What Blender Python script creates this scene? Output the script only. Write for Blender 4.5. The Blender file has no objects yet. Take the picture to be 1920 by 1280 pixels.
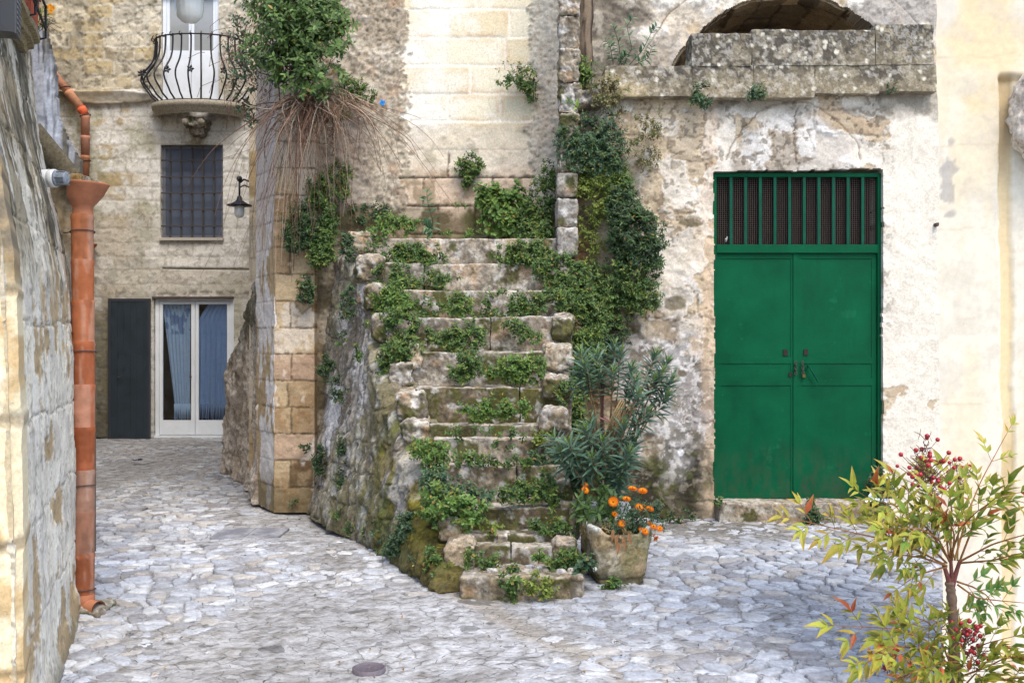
import bpy, math, random
import numpy as np
random.seed(7)
R = np.random.default_rng(11)
F, CX, CY, CH = 1950.0, 960.0, 640.0, 1.6
SC = bpy.context.scene
COL = SC.collection
f32 = np.float64

# ------------------------------------------------------------------ helpers
def P(px, py, Y):                       # a point of the place at distance Y
    return np.array([(px - CX) * Y / F, Y, CH - (py - CY) * Y / F])
def lin(c):
    c = np.array(c, dtype=f32) / 255.0
    return np.where(c <= 0.04045, c / 12.92, ((c + 0.055) / 1.055) ** 2.4)
K = 0.86
def C(r, g, b, k=None):
    return lin((r, g, b)) * (K if k is None else k)
T = np.random.default_rng(5).random((64, 64, 64))
def vn(x, y, z):
    xi = np.floor(x).astype(np.int64); yi = np.floor(y).astype(np.int64); zi = np.floor(z).astype(np.int64)
    fx = x - xi; fy = y - yi; fz = z - zi
    fx = fx * fx * (3 - 2 * fx); fy = fy * fy * (3 - 2 * fy); fz = fz * fz * (3 - 2 * fz)
    x0 = xi & 63; x1 = (xi + 1) & 63; y0 = yi & 63; y1 = (yi + 1) & 63; z0 = zi & 63; z1 = (zi + 1) & 63
    a = T[x0, y0, z0] * (1 - fx) + T[x1, y0, z0] * fx
    b = T[x0, y1, z0] * (1 - fx) + T[x1, y1, z0] * fx
    c = T[x0, y0, z1] * (1 - fx) + T[x1, y0, z1] * fx
    d = T[x0, y1, z1] * (1 - fx) + T[x1, y1, z1] * fx
    a = a * (1 - fy) + b * fy; c = c * (1 - fy) + d * fy
    return a * (1 - fz) + c * fz
def fbm(Pt, s, octv=4, seed=0, st=(1, 1, 1), gain=0.55):
    x = Pt[..., 0] * s * st[0] + seed * 7.31 + 100; y = Pt[..., 1] * s * st[1] + seed * 3.17 + 100; z = Pt[..., 2] * s * st[2] + seed * 5.77 + 100
    a = 1.0; t = 0; r = 0
    for o in range(octv):
        r = r + a * vn(x, y, z); t += a; a *= gain
        x = x * 2.03 + 11.3; y = y * 2.03 + 4.7; z = z * 2.03 + 8.1
    return np.clip((r / t - 0.5) * 1.9 + 0.5, 0, 1)
def ss(a, b, x):
    t = np.clip((x - a) / (b - a), 0, 1)
    return t * t * (3 - 2 * t)
def mix(a, b, m):
    m = np.asarray(m)[..., None]
    return a * (1 - m) + b * m
def blob(px, py, cx, cy, rx, ry, n=None, w=0.5, e=0.25):
    d = np.sqrt(((px - cx) / rx) ** 2 + ((py - cy) / ry) ** 2)
    if n is not None: d = d + (n - 0.5) * w * 2
    return 1 - ss(1 - e, 1 + e, d)
def hsh(a, b, s=0):
    return T[(a.astype(np.int64) * 17 + s * 5) & 63, (b.astype(np.int64) * 29 + s * 11) & 63, (a.astype(np.int64) * 7 + b.astype(np.int64) * 3 + s) & 63]
def blocks(u, v, ch, bl, seed=0, jit=0.28):
    """masonry: distance to the nearest joint (m) and a number per block"""
    r = np.floor(v / ch); dv = np.minimum(v - r * ch, (r + 1) * ch - v)
    L = bl * (0.8 + 0.5 * hsh(r, r * 0 + 3, seed)); q = u / L + hsh(r, r * 0 + 9, seed) * 5
    k = np.floor(q)
    def b(kk): return kk + jit * (hsh(r, kk, seed) - 0.5) * 2
    kk = np.where(q < b(k), k - 1, np.where(q > b(k + 1), k + 1, k))
    du = np.minimum(q - b(kk), b(kk + 1) - q) * L
    return np.minimum(dv, du), hsh(r, kk, seed + 4), dv, du
def worley(x, y, seed=0):
    xi = np.floor(x); yi = np.floor(y); best = np.full(x.shape, 9.0); idv = np.zeros(x.shape)
    for i in (-1, 0, 1):
        for j in (-1, 0, 1):
            a = xi + i; b = yi + j
            d = np.hypot(a + hsh(a, b, seed) - x, b + hsh(a, b, seed + 7) - y)
            h = hsh(a, b, seed + 13); idv = np.where(d < best, h, idv); best = np.minimum(best, d)
    return best, idv

WLOC = {}
def setp(o, label=None, cat=None, group=None, kind=None):
    if label: o['label'] = label
    if cat: o['category'] = cat
    if group: o['group'] = group
    if kind: o['kind'] = kind
    return o
def thing(name, label, cat, loc=(0, 0, 0), group=None, kind=None):
    o = bpy.data.objects.new(name, None); COL.objects.link(o)
    o.location = loc; o.empty_display_size = 0.1
    WLOC[o.name] = np.array(loc, dtype=f32)
    return setp(o, label, cat, group, kind)
def mk(name, v, faces, mat, parent=None, col=None, smooth=True):
    v = np.asarray(v, dtype=f32)
    if not isinstance(faces, (list, tuple)): faces = [faces]
    faces = [np.asarray(f, dtype=np.int64) for f in faces if len(f)]
    if parent is not None: base = WLOC[parent.name]
    else: base = np.array([(v[:, 0].min() + v[:, 0].max()) / 2, (v[:, 1].min() + v[:, 1].max()) / 2, v[:, 2].min()])
    me = bpy.data.meshes.new(name)
    me.vertices.add(len(v)); me.vertices.foreach_set('co', (v - base).astype(np.float32).ravel())
    nl = sum(f.size for f in faces); nf = sum(len(f) for f in faces)
    me.loops.add(nl); me.polygons.add(nf)
    me.loops.foreach_set('vertex_index', np.concatenate([f.ravel() for f in faces]).astype(np.int32))
    tot = np.concatenate([np.full(len(f), f.shape[1]) for f in faces]); st = np.concatenate([[0], np.cumsum(tot)[:-1]])
    me.polygons.foreach_set('loop_start', st.astype(np.int32)); me.polygons.foreach_set('loop_total', tot.astype(np.int32))
    me.polygons.foreach_set('use_smooth', np.full(nf, bool(smooth)))
    if col is not None:
        col = np.asarray(col, dtype=f32)
        if col.ndim == 1: col = np.tile(col, (len(v), 1))
        at = me.color_attributes.new('col', 'FLOAT_COLOR', 'POINT')
        c4 = np.ones((len(v), 4), dtype=np.float32); c4[:, :3] = np.clip(col, 0.002, 0.85); at.data.foreach_set('color', c4.ravel())
    me.update(calc_edges=True); me.validate()
    if mat: me.materials.append(mat)
    o = bpy.data.objects.new(name, me); COL.objects.link(o)
    if parent is not None: o.parent = parent; WLOC[o.name] = base
    else: o.location = base; WLOC[o.name] = base
    return o
class MB:
    def __init__(s): s.v = []; s.q = []; s.t = []; s.c = []; s.n = 0
    def add(s, v, q=None, t=None, col=None):
        v = np.asarray(v, dtype=f32); s.v.append(v)
        if q is not None and len(q): s.q.append(np.asarray(q) + s.n)
        if t is not None and len(t): s.t.append(np.asarray(t) + s.n)
        c = np.asarray((0.5, 0.5, 0.5) if col is None else col, dtype=f32)
        s.c.append(np.tile(c, (len(v), 1)) if c.ndim == 1 else c); s.n += len(v); return s
    def box(s, a, b, col=None, M=None, piv=None):
        a = np.minimum(a, b) if M is None else np.asarray(a); 
        x0, y0, z0 = np.minimum(a, b); x1, y1, z1 = np.maximum(a, b)
        v = np.array([[x0, y0, z0], [x1, y0, z0], [x1, y1, z0], [x0, y1, z0], [x0, y0, z1], [x1, y0, z1], [x1, y1, z1], [x0, y1, z1]])
        if M is not None:
            pv = v.mean(0) if piv is None else np.asarray(piv); v = (v - pv) @ np.asarray(M).T + pv
        q = [[0, 3, 2, 1], [4, 5, 6, 7], [0, 1, 5, 4], [1, 2, 6, 5], [2, 3, 7, 6], [3, 0, 4, 7]]
        return s.add(v, q, col=col)
    def tube(s, pts, r, n=8, col=None, cap=True, flat=1.0):
        pts = np.asarray(pts, dtype=f32); m = len(pts); r = np.broadcast_to(np.asarray(r, dtype=f32), (m,))
        d = np.gradient(pts, axis=0); d /= np.linalg.norm(d, axis=1)[:, None] + 1e-9
        up = np.array([0, 0, 1.0]) if abs(d[0, 2]) < 0.9 else np.array([1.0, 0, 0])
        a = np.cross(d, up); 
        for i in range(m):
            if np.linalg.norm(a[i]) < 1e-3: a[i] = a[i - 1] if i else [1, 0, 0]
            if i and a[i] @ a[i - 1] < 0: a[i] = -a[i]
        a /= np.linalg.norm(a, axis=1)[:, None]; b = np.cross(d, a)
        th = np.arange(n) * 2 * math.pi / n
        v = pts[:, None] + r[:, None, None] * (np.cos(th)[None, :, None] * a[:, None] + flat * np.sin(th)[None, :, None] * b[:, None])
        i = np.arange(m - 1)[:, None] * n; j = np.arange(n)[None]; k = (j + 1) % n
        q = np.stack([i + j, i + k, i + n + k, i + n + j], -1).reshape(-1, 4)
        v = v.reshape(-1, 3); cc = col if col is None or np.ndim(col) == 1 else np.repeat(col, n, axis=0)
        t = None
        if cap:
            v = np.vstack([v, pts[0], pts[-1]]); c0 = m * n; jj = np.arange(n); kk = (jj + 1) % n
            t = np.vstack([np.stack([np.full(n, c0), kk, jj], 1), np.stack([np.full(n, c0 + 1), (m - 1) * n + jj, (m - 1) * n + kk], 1)])
            if cc is not None and np.ndim(cc) == 2: cc = np.vstack([cc, col[0], col[-1]])
        return s.add(v, q, t, cc)
    def lathe(s, prof, c=(0, 0, 0), n=32, col=None, axis=(0, 0, 1), arc=None):
        prof = np.asarray(prof, dtype=f32); m = len(prof); ax = np.asarray(axis, dtype=f32); ax /= np.linalg.norm(ax)
        u = np.cross(ax, [0, 1, 0] if abs(ax[1]) < 0.9 else [1, 0, 0]); u /= np.linalg.norm(u); w = np.cross(ax, u)
        th = np.arange(n) * 2 * math.pi / n
        v = np.asarray(c) + prof[:, 1][:, None, None] * ax + prof[:, 0][:, None, None] * (np.cos(th)[None, :, None] * u + np.sin(th)[None, :, None] * w)
        i = np.arange(m - 1)[:, None] * n; j = np.arange(n)[None]; k = (j + 1) % n
        q = np.stack([i + j, i + k, i + n + k, i + n + j], -1).reshape(-1, 4)
        return s.add(v.reshape(-1, 3), q, col=col)
    def build(s, name, mat, parent=None, smooth=False):
        return mk(name, np.vstack(s.v), [np.vstack(x) for x in (s.q, s.t) if x], mat, parent, np.vstack(s.c), smooth)
def rotz(a):
    c, s_ = math.cos(a), math.sin(a); return np.array([[c, -s_, 0], [s_, c, 0], [0, 0, 1.0]])
def roty(a):
    c, s_ = math.cos(a), math.sin(a); return np.array([[c, 0, s_], [0, 1, 0], [-s_, 0, c]])

# ------------------------------------------------------------------ materials
def mat_vc(name, rough=0.9, bump=0.5, bs=60.0, dist=0.004, var=0.22, vs=45.0, spec=0.3, transl=0.0, pit=0.0, ps=34.0, pt=0.60):
    m = bpy.data.materials.new(name); m.use_nodes = True; nt = m.node_tree; N = nt.nodes; L = nt.links
    b = N['Principled BSDF']; b.inputs['Roughness'].default_value = rough; b.inputs['Specular IOR Level'].default_value = spec
    a = N.new('ShaderNodeAttribute'); a.attribute_name = 'col'
    g = N.new('ShaderNodeNewGeometry')
    n1 = N.new('ShaderNodeTexNoise'); n1.inputs['Scale'].default_value = vs; n1.inputs['Detail'].default_value = 6; n1.inputs['Roughness'].default_value = 0.65
    L.new(g.outputs['Position'], n1.inputs['Vector'])
    mr = N.new('ShaderNodeMapRange'); mr.inputs[1].default_value = 0.36; mr.inputs[2].default_value = 0.64
    mr.inputs[3].default_value = 1 - var; mr.inputs[4].default_value = 1 + var * 0.75
    L.new(n1.outputs['Fac'], mr.inputs[0])
    vm = N.new('ShaderNodeVectorMath'); vm.operation = 'SCALE'; L.new(a.outputs['Color'], vm.inputs[0]); L.new(mr.outputs[0], vm.inputs['Scale'])
    if pit > 0:                      # small holes and dark grains
        n4 = N.new('ShaderNodeTexNoise'); n4.inputs['Scale'].default_value = ps; n4.inputs['Detail'].default_value = 7; n4.inputs['Roughness'].default_value = 0.75; n4.inputs['Distortion'].default_value = .4
        L.new(g.outputs['Position'], n4.inputs['Vector'])
        pr = N.new('ShaderNodeMapRange'); pr.inputs[1].default_value = pt; pr.inputs[2].default_value = pt + .07; pr.inputs[3].default_value = 1; pr.inputs[4].default_value = 1 - pit; L.new(n4.outputs['Fac'], pr.inputs[0])
        v2 = N.new('ShaderNodeVectorMath'); v2.operation = 'SCALE'; L.new(vm.outputs[0], v2.inputs[0]); L.new(pr.outputs[0], v2.inputs['Scale']); vm = v2
    L.new(vm.outputs[0], b.inputs['Base Color'])
    if bump > 0:
        n2 = N.new('ShaderNodeTexNoise'); n2.inputs['Scale'].default_value = bs; n2.inputs['Detail'].default_value = 8; n2.inputs['Roughness'].default_value = 0.7
        L.new(g.outputs['Position'], n2.inputs['Vector'])
        bp = N.new('ShaderNodeBump'); bp.inputs['Strength'].default_value = bump; bp.inputs['Distance'].default_value = dist
        if pit > 0:
            ma = N.new('ShaderNodeMath'); ma.operation = 'MULTIPLY_ADD'; ma.inputs[1].default_value = .45; L.new(pr.outputs[0], ma.inputs[0]); L.new(n2.outputs['Fac'], ma.inputs[2]); L.new(ma.outputs[0], bp.inputs['Height'])
        else: L.new(n2.outputs['Fac'], bp.inputs['Height']); L.new(bp.outputs[0], b.inputs['Normal'])
    if transl > 0:
        t = N.new('ShaderNodeBsdfTranslucent'); L.new(vm.outputs[0], t.inputs['Color'])
        mx = N.new('ShaderNodeMixShader'); mx.inputs[0].default_value = transl
        L.new(b.outputs[0], mx.inputs[1]); L.new(t.outputs[0], mx.inputs[2]); L.new(mx.outputs[0], N['Material Output'].inputs[0])
    return m
def mat_plain(name, col, rough=0.5, metal=0.0, bump=0.0, bs=80, var=0.0, vs=8, spec=0.5, stripe=None):
    m = bpy.data.materials.new(name); m.use_nodes = True; nt = m.node_tree; N = nt.nodes; L = nt.links
    b = N['Principled BSDF']; b.inputs['Base Color'].default_value = (*col, 1); b.inputs['Roughness'].default_value = rough
    b.inputs['Metallic'].default_value = metal; b.inputs['Specular IOR Level'].default_value = spec
    g = N.new('ShaderNodeNewGeometry')
    if var:
        n = N.new('ShaderNodeTexNoise'); n.inputs['Scale'].default_value = vs; n.inputs['Detail'].default_value = 7; n.inputs['Roughness'].default_value = 0.65
        L.new(g.outputs['Position'], n.inputs['Vector'])
        r = N.new('ShaderNodeMapRange'); r.inputs[1].default_value = 0.3; r.inputs[2].default_value = 0.7; r.inputs[3].default_value = 1 - var; r.inputs[4].default_value = 1 + var
        L.new(n.outputs['Fac'], r.inputs[0])
        vm = N.new('ShaderNodeVectorMath'); vm.operation = 'SCALE'; vm.inputs[0].default_value = col; L.new(r.outputs[0], vm.inputs['Scale']); L.new(vm.outputs[0], b.inputs['Base Color'])
        r2 = N.new('ShaderNodeMapRange'); r2.inputs[1].default_value = 0.3; r2.inputs[2].default_value = 0.7; r2.inputs[3].default_value = rough - 0.1; r2.inputs[4].default_value = min(1, rough + 0.15)
        L.new(n.outputs['Fac'], r2.inputs[0]); L.new(r2.outputs[0], b.inputs['Roughness'])
    if bump:
        n2 = N.new('ShaderNodeTexNoise'); n2.inputs['Scale'].default_value = bs; n2.inputs['Detail'].default_value = 6
        L.new(g.outputs['Position'], n2.inputs['Vector'])
        bp = N.new('ShaderNodeBump'); bp.inputs['Strength'].default_value = bump; bp.inputs['Distance'].default_value = 0.004
        L.new(n2.outputs['Fac'], bp.inputs['Height']); L.new(bp.outputs[0], b.inputs['Normal'])
    return m
def mat_glass(name, tint=(0.8, 0.87, 0.95), rough=0.03, mixf=0.25):
    m = bpy.data.materials.new(name); m.use_nodes = True; nt = m.node_tree; N = nt.nodes; L = nt.links
    N.remove(N['Principled BSDF'])
    t = N.new('ShaderNodeBsdfTransparent'); t.inputs[0].default_value = (*tint, 1)
    g = N.new('ShaderNodeBsdfGlossy'); g.inputs['Roughness'].default_value = rough; g.inputs[0].default_value = (1, 1, 1, 1)
    f = N.new('ShaderNodeLayerWeight'); f.inputs[0].default_value = .25
    ad = N.new('ShaderNodeMath'); ad.operation = 'MULTIPLY_ADD'; ad.inputs[1].default_value = .5; ad.inputs[2].default_value = mixf; L.new(f.outputs['Facing'], ad.inputs[0])
    mx = N.new('ShaderNodeMixShader'); L.new(ad.outputs[0], mx.inputs[0]); L.new(t.outputs[0], mx.inputs[1]); L.new(g.outputs[0], mx.inputs[2])
    L.new(mx.outputs[0], N['Material Output'].inputs[0]); return m
M_PLAST = mat_vc('peeling plaster', 0.92, 0.5, 70, 0.007, 0.17, 60, pit=.34, ps=34, pt=.60)
M_FINE = mat_vc('smooth plaster', 0.92, 0.3, 60, 0.004, 0.06, 45, pit=.12, ps=22, pt=.63)
M_ROUGH = mat_vc('rough stone', 0.95, 0.9, 45, 0.018, 0.34, 48, pit=.5, ps=30, pt=.565)
M_SMOOTH = mat_vc('smooth tuff', 0.9, 0.35, 90, 0.003, 0.08, 40)
M_COB = mat_vc('worn paving stone', 0.75, 0.6, 50, 0.008, 0.2, 42, spec=0.3, pit=.32, ps=24, pt=.575)
M_MORT = mat_vc('paving mortar', 0.9, 0.8, 70, 0.01, 0.25, 40)
M_LEAF = mat_vc('leaf', 0.5, 0, var=0.15, vs=30, spec=0.4, transl=0.22)
M_TWIG = mat_vc('twig bark', 0.85, 0.4, 150, 0.002, 0.25, 80)
M_PETAL = mat_vc('petal', 0.6, 0, var=0.1, transl=0.2)
M_TERRA = mat_vc('terracotta', 0.72, 0.25, 60, 0.003, 0.14, 18)
M_PAINT = mat_vc('painted surface', 0.45, 0.08, 40, 0.002, 0.08, 14, spec=0.5)
M_CLOTH = mat_vc('curtain cloth', 0.9, 0.1, 200, 0.001, 0.06, 20)
M_IRON = mat_plain('dark wrought iron', (0.012, 0.013, 0.017), 0.5, 0.3, 0.3, 120, 0.3, 40)
M_RUST = mat_plain('rusty iron', (0.075, 0.05, 0.045), 0.75, 0.2, 0.4, 120, 0.35, 40)
M_GREEN = mat_plain('green door paint', (0.0005, 0.074, 0.030), 0.5, 0, 0.3, 12, 0.24, 2.6, spec=0.10)
def wear(m):
    nt = m.node_tree; N = nt.nodes; L = nt.links; b = N['Principled BSDF']; src = b.inputs['Base Color'].links[0].from_socket; g = [n for n in N if n.type == 'NEW_GEOMETRY'][0]
    def mixc(src, fac, col):
        mx = N.new('ShaderNodeMix'); mx.data_type = 'RGBA'; L.new(fac, mx.inputs[0]); L.new(src, mx.inputs[6]); mx.inputs[7].default_value = (*col, 1); return mx.outputs[2]
    def thr(scale, a, b_, amt, st=(1, 1, 1)):
        mp = N.new('ShaderNodeMapping'); mp.inputs['Scale'].default_value = st; L.new(g.outputs['Position'], mp.inputs[0]); n = N.new('ShaderNodeTexNoise'); n.inputs['Scale'].default_value = scale; n.inputs['Detail'].default_value = 8; n.inputs['Roughness'].default_value = .7; L.new(mp.outputs[0], n.inputs['Vector'])
        r_ = N.new('ShaderNodeMapRange'); r_.inputs[1].default_value = a; r_.inputs[2].default_value = b_; r_.inputs[3].default_value = 0; r_.inputs[4].default_value = amt; L.new(n.outputs['Fac'], r_.inputs[0]); return r_.outputs[0]
    c = mixc(src, thr(5, .6, .66, .45), (.006, .13, .055)); c = mixc(c, thr(22, .68, .71, .8), (.03, .16, .09)); c = mixc(c, thr(14, .69, .72, .75), (.05, .03, .02)); c = mixc(c, thr(9, .55, .75, .5, (1, 1, .12)), (.002, .045, .02))
    sp = N.new('ShaderNodeSeparateXYZ'); L.new(g.outputs['Position'], sp.inputs[0]); zr = N.new('ShaderNodeMapRange'); zr.inputs[1].default_value = .75; zr.inputs[2].default_value = .17; zr.inputs[3].default_value = 0; zr.inputs[4].default_value = 1; L.new(sp.outputs[2], zr.inputs[0])
    mu = N.new('ShaderNodeMath'); mu.operation = 'MULTIPLY'; L.new(zr.outputs[0], mu.inputs[0]); L.new(thr(12, .42, .62, .55, (1, 1, .5)), mu.inputs[1]); c = mixc(c, mu.outputs[0], (.05, .05, .035)); L.new(c, b.inputs['Base Color'])
wear(M_GREEN)
M_GREEND = mat_plain('green frame paint', (0.001, 0.066, 0.036), 0.5, 0, 0.15, 20, 0.25, 6, spec=.15)
M_BAR = mat_plain('old grey iron', (.05, .045, .045), .7, .1, .3, 120, .3, 40)
M_GREY = mat_plain('grey blue shutter paint', (0.016, 0.028, 0.038), 0.5, 0, 0.1, 30, 0.2, 6)
M_WHITE = mat_plain('white paint', (0.72, 0.76, 0.80), 0.4, 0, 0.1, 30, 0.06, 6)
M_DARK = mat_plain('dark interior', (0.018, 0.013, 0.010), 0.95, 0, 0, 0, 0.5, 7)
M_BLACK = mat_plain('black plastic', (0.014, 0.016, 0.02), 0.4, 0, 0.1, 50, 0.15, 12)
M_PLASTIC = mat_plain('white plastic', (0.68, 0.69, 0.68), 0.35, 0, 0, 0, 0.04, 12)
M_GREYPL = mat_plain('grey plastic', (0.22, 0.25, 0.29), 0.25, 0.1, 0, 0, 0.15, 20)
M_OPAL = mat_plain('opal glass', (0.62, 0.63, 0.60), 0.18, 0, 0.0, 0, 0.05, 20, spec=0.7)
M_GLASS = mat_glass('window glass', mixf=.06)
M_BERRY = mat_plain('red berry', (0.35, 0.012, 0.02), 0.25, 0, 0, 0, 0.3, 60)
M_BLUE = mat_plain('blue plastic', (0.01, 0.22, 0.6), 0.4)

def mat_bed():
    m = mat_vc('worn paving bed', 0.85, 0.0, var=0.26, vs=40, pit=.35, ps=20, pt=.56); nt = m.node_tree; N = nt.nodes; L = nt.links
    b = N['Principled BSDF']; src = b.inputs['Base Color'].links[0].from_socket; g = [n for n in N if n.type == 'NEW_GEOMETRY'][0]
    nz = N.new('ShaderNodeTexNoise'); nz.inputs['Scale'].default_value = 9; nz.inputs['Detail'].default_value = 4; L.new(g.outputs['Position'], nz.inputs['Vector'])
    sc_ = N.new('ShaderNodeVectorMath'); sc_.operation = 'MULTIPLY_ADD'; sc_.inputs[1].default_value = (.12, .12, .12); L.new(nz.outputs['Color'], sc_.inputs[0]); L.new(g.outputs['Position'], sc_.inputs[2])
    mp = N.new('ShaderNodeMapping'); mp.inputs['Scale'].default_value = (7.5, 12, 1); L.new(sc_.outputs[0], mp.inputs[0])
    ve = N.new('ShaderNodeTexVoronoi'); ve.feature = 'DISTANCE_TO_EDGE'; ve.inputs['Scale'].default_value = 1; ve.voronoi_dimensions = '2D'; L.new(mp.outputs[0], ve.inputs['Vector'])
    vc = N.new('ShaderNodeTexVoronoi'); vc.inputs['Scale'].default_value = 1; vc.voronoi_dimensions = '2D'; L.new(mp.outputs[0], vc.inputs['Vector'])
    n2 = N.new('ShaderNodeTexNoise'); n2.inputs['Scale'].default_value = 3; n2.inputs['Detail'].default_value = 5; L.new(g.outputs['Position'], n2.inputs['Vector'])
    th = N.new('ShaderNodeMapRange'); th.inputs[1].default_value = .35; th.inputs[2].default_value = .65; th.inputs[3].default_value = .0; th.inputs[4].default_value = .09; L.new(n2.outputs['Fac'], th.inputs[0])
    cm = N.new('ShaderNodeMapRange'); cm.inputs[1].default_value = 0; cm.inputs[3].default_value = .5; cm.inputs[4].default_value = 1; L.new(ve.outputs['Distance'], cm.inputs[0]); L.new(th.outputs[0], cm.inputs[2])
    sp = N.new('ShaderNodeSeparateColor'); L.new(vc.outputs['Color'], sp.inputs[0]); tn = N.new('ShaderNodeMapRange'); tn.inputs[3].default_value = .84; tn.inputs[4].default_value = 1.12; L.new(sp.outputs[0], tn.inputs[0])
    mu = N.new('ShaderNodeMath'); mu.operation = 'MULTIPLY'; L.new(cm.outputs[0], mu.inputs[0]); L.new(tn.outputs[0], mu.inputs[1])
    vs_ = N.new('ShaderNodeVectorMath'); vs_.operation = 'SCALE'; L.new(src, vs_.inputs[0]); L.new(mu.outputs[0], vs_.inputs['Scale']); L.new(vs_.outputs[0], b.inputs['Base Color'])
    n3 = N.new('ShaderNodeTexNoise'); n3.inputs['Scale'].default_value = 60; n3.inputs['Detail'].default_value = 6; L.new(g.outputs['Position'], n3.inputs['Vector'])
    ad = N.new('ShaderNodeMath'); ad.operation = 'MULTIPLY_ADD'; ad.inputs[1].default_value = .5; L.new(n3.outputs['Fac'], ad.inputs[0]); L.new(cm.outputs[0], ad.inputs[2])
    bp = N.new('ShaderNodeBump'); bp.inputs['Strength'].default_value = .6; bp.inputs['Distance'].default_value = .012; L.new(ad.outputs[0], bp.inputs['Height']); L.new(bp.outputs[0], b.inputs['Normal'])
    return m
M_BED = mat_bed()
# ------------------------------------------------------------------ relief walls
def grid_faces(nu, nv):
    i = np.arange(nu - 1)[:, None] * nv; j = np.arange(nv - 1)[None]
    return np.stack([i + j, i + nv + j, i + nv + j + 1, i + j + 1], -1)
def relief(name, O, U, W, H, du, fn, mat, parent, ext=None, thick=0.3, dv=None, V=(0, 0, 1)):
    O = np.asarray(O, f32); U = np.asarray(U, f32); U = U / np.linalg.norm(U); V = np.asarray(V, f32); V = V / np.linalg.norm(V)
    Nn = np.cross(U, V); nu = int(round(W / du)) + 1; nv = int(round(H / (dv or du))) + 1
    u, v = np.meshgrid(np.linspace(0, W, nu), np.linspace(0, H, nv), indexing='ij')
    P0 = O + u[..., None] * U + v[..., None] * V
    px = CX + F * P0[..., 0] / P0[..., 1]; py = CY - F * (P0[..., 2] - CH) / P0[..., 1]
    r = fn(P0, u, v, px, py); disp, col = r[0], r[1]; keep = r[2] if len(r) > 2 else None
    if np.ndim(disp) == 3: Pd = P0 + disp
    else: Pd = P0 + disp[..., None] * Nn
    fc = grid_faces(nu, nv); Kp = np.ones((nu - 1, nv - 1), bool)
    if keep is not None: Kp = keep[:-1, :-1] & keep[1:, :-1] & keep[:-1, 1:] & keep[1:, 1:]
    if ext is None: ext = -Nn * thick
    ext = np.asarray(ext, f32)
    Q = np.zeros((nu + 1, nv + 1), bool); Q[1:-1, 1:-1] = Kp
    E = []
    K0 = Q[1:-1, 1:-1]; idx = np.arange(nu * nv).reshape(nu, nv)
    for (di, dj, a, b) in ((-1, 0, (0, 1), (0, 0)), (1, 0, (1, 0), (1, 1)), (0, -1, (0, 0), (1, 0)), (0, 1, (1, 1), (0, 1))):
        nb = Q[1 + di:nu + di, 1 + dj:nv + dj]; m = K0 & ~nb; ii, jj = np.nonzero(m)
        E.append(np.stack([idx[ii + a[0], jj + a[1]], idx[ii + b[0], jj + b[1]]], 1))
    E = np.vstack(E); bv, inv = np.unique(E.ravel(), return_inverse=True); inv = inv.reshape(-1, 2)
    n0 = nu * nv; nb = len(bv); vf = Pd.reshape(-1, 3); cf = col.reshape(-1, 3)
    v2 = vf[bv]; v3 = v2 + ext
    sides = np.stack([n0 + inv[:, 1], n0 + inv[:, 0], n0 + nb + inv[:, 0], n0 + nb + inv[:, 1]], 1)
    faces = fc[Kp].reshape(-1, 4)
    back = []
    vall = np.vstack([vf, v2, v3]); call = np.vstack([cf, cf[bv], cf[bv]])
    if keep is None:
        k = len(vall); cs = Pd[[0, 0, -1, -1], [0, -1, -1, 0]] + ext; vall = np.vstack([vall, cs]); call = np.vstack([call, cf[:4]])
        back = [np.array([[k, k + 1, k + 2, k + 3]])]
    used = np.zeros(len(vall), bool); fl = [faces, sides] + back
    for f in fl: used[f.ravel()] = True
    rm = np.cumsum(used) - 1
    return mk(name, vall[used], [rm[f] for f in fl], mat, parent, call[used], True)

def rbox(a, b, res=0.02, rad=0.02, amp=0.01, fr=9, colfn=None, yaw=0, seed=0, taper=None, tilt=0):
    """a rough rounded block; returns verts, faces, colours"""
    a = np.asarray(a, f32); b = np.asarray(b, f32); cen = (a + b) / 2; h = (b - a) / 2; vs, qs, n = [], [], 0
    for ax in range(3):
        o1, o2 = (ax + 1) % 3, (ax + 2) % 3
        for s in (-1, 1):
            n1 = max(2, int(h[o1] * 2 / res) + 1); n2 = max(2, int(h[o2] * 2 / res) + 1)
            g1, g2 = np.meshgrid(np.linspace(-h[o1], h[o1], n1), np.linspace(-h[o2], h[o2], n2), indexing='ij')
            p = np.zeros((n1, n2, 3)); p[..., ax] = s * h[ax]; p[..., o1] = g1; p[..., o2] = g2
            f = grid_faces(n1, n2).reshape(-1, 4) + n
            if s < 0: f = f[:, ::-1]
            vs.append(p.reshape(-1, 3)); qs.append(f); n += n1 * n2
    p = np.vstack(vs); q = np.vstack(qs)
    inn = np.maximum(h - rad, 0.001); c = np.clip(p, -inn, inn); d = p - c; dn = np.linalg.norm(d, axis=1)[:, None] + 1e-9
    nrm = d / dn; p = c + nrm * np.minimum(rad, h.min())
    if taper is not None: p[:, :2] *= (1 - taper * (p[:, 2:3] / h[2] * -0.5 + 0.5))
    if tilt: p = p @ roty(tilt).T
    if yaw: p = p @ rotz(yaw).T; nrm = nrm @ rotz(yaw).T
    w = p + cen
    nn = fbm(w, fr, 4, seed) - 0.5; n2 = fbm(w, fr * 3.5, 3, seed + 3) - 0.5
    w = w + nrm * (nn * amp * 2 + n2 * amp * 0.7)[:, None]
    return w, q, colfn(w, nrm, nn, n2) if colfn else np.tile([0.4, 0.38, 0.33], (len(w), 1))
STN = dict(tan=C(172, 154, 124), pale=C(214, 206, 190), grey=C(150, 142, 130), dark=C(84, 74, 58), moss=C(82, 84, 34), white=C(232, 230, 226), orange=C(190, 140, 88))
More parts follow.
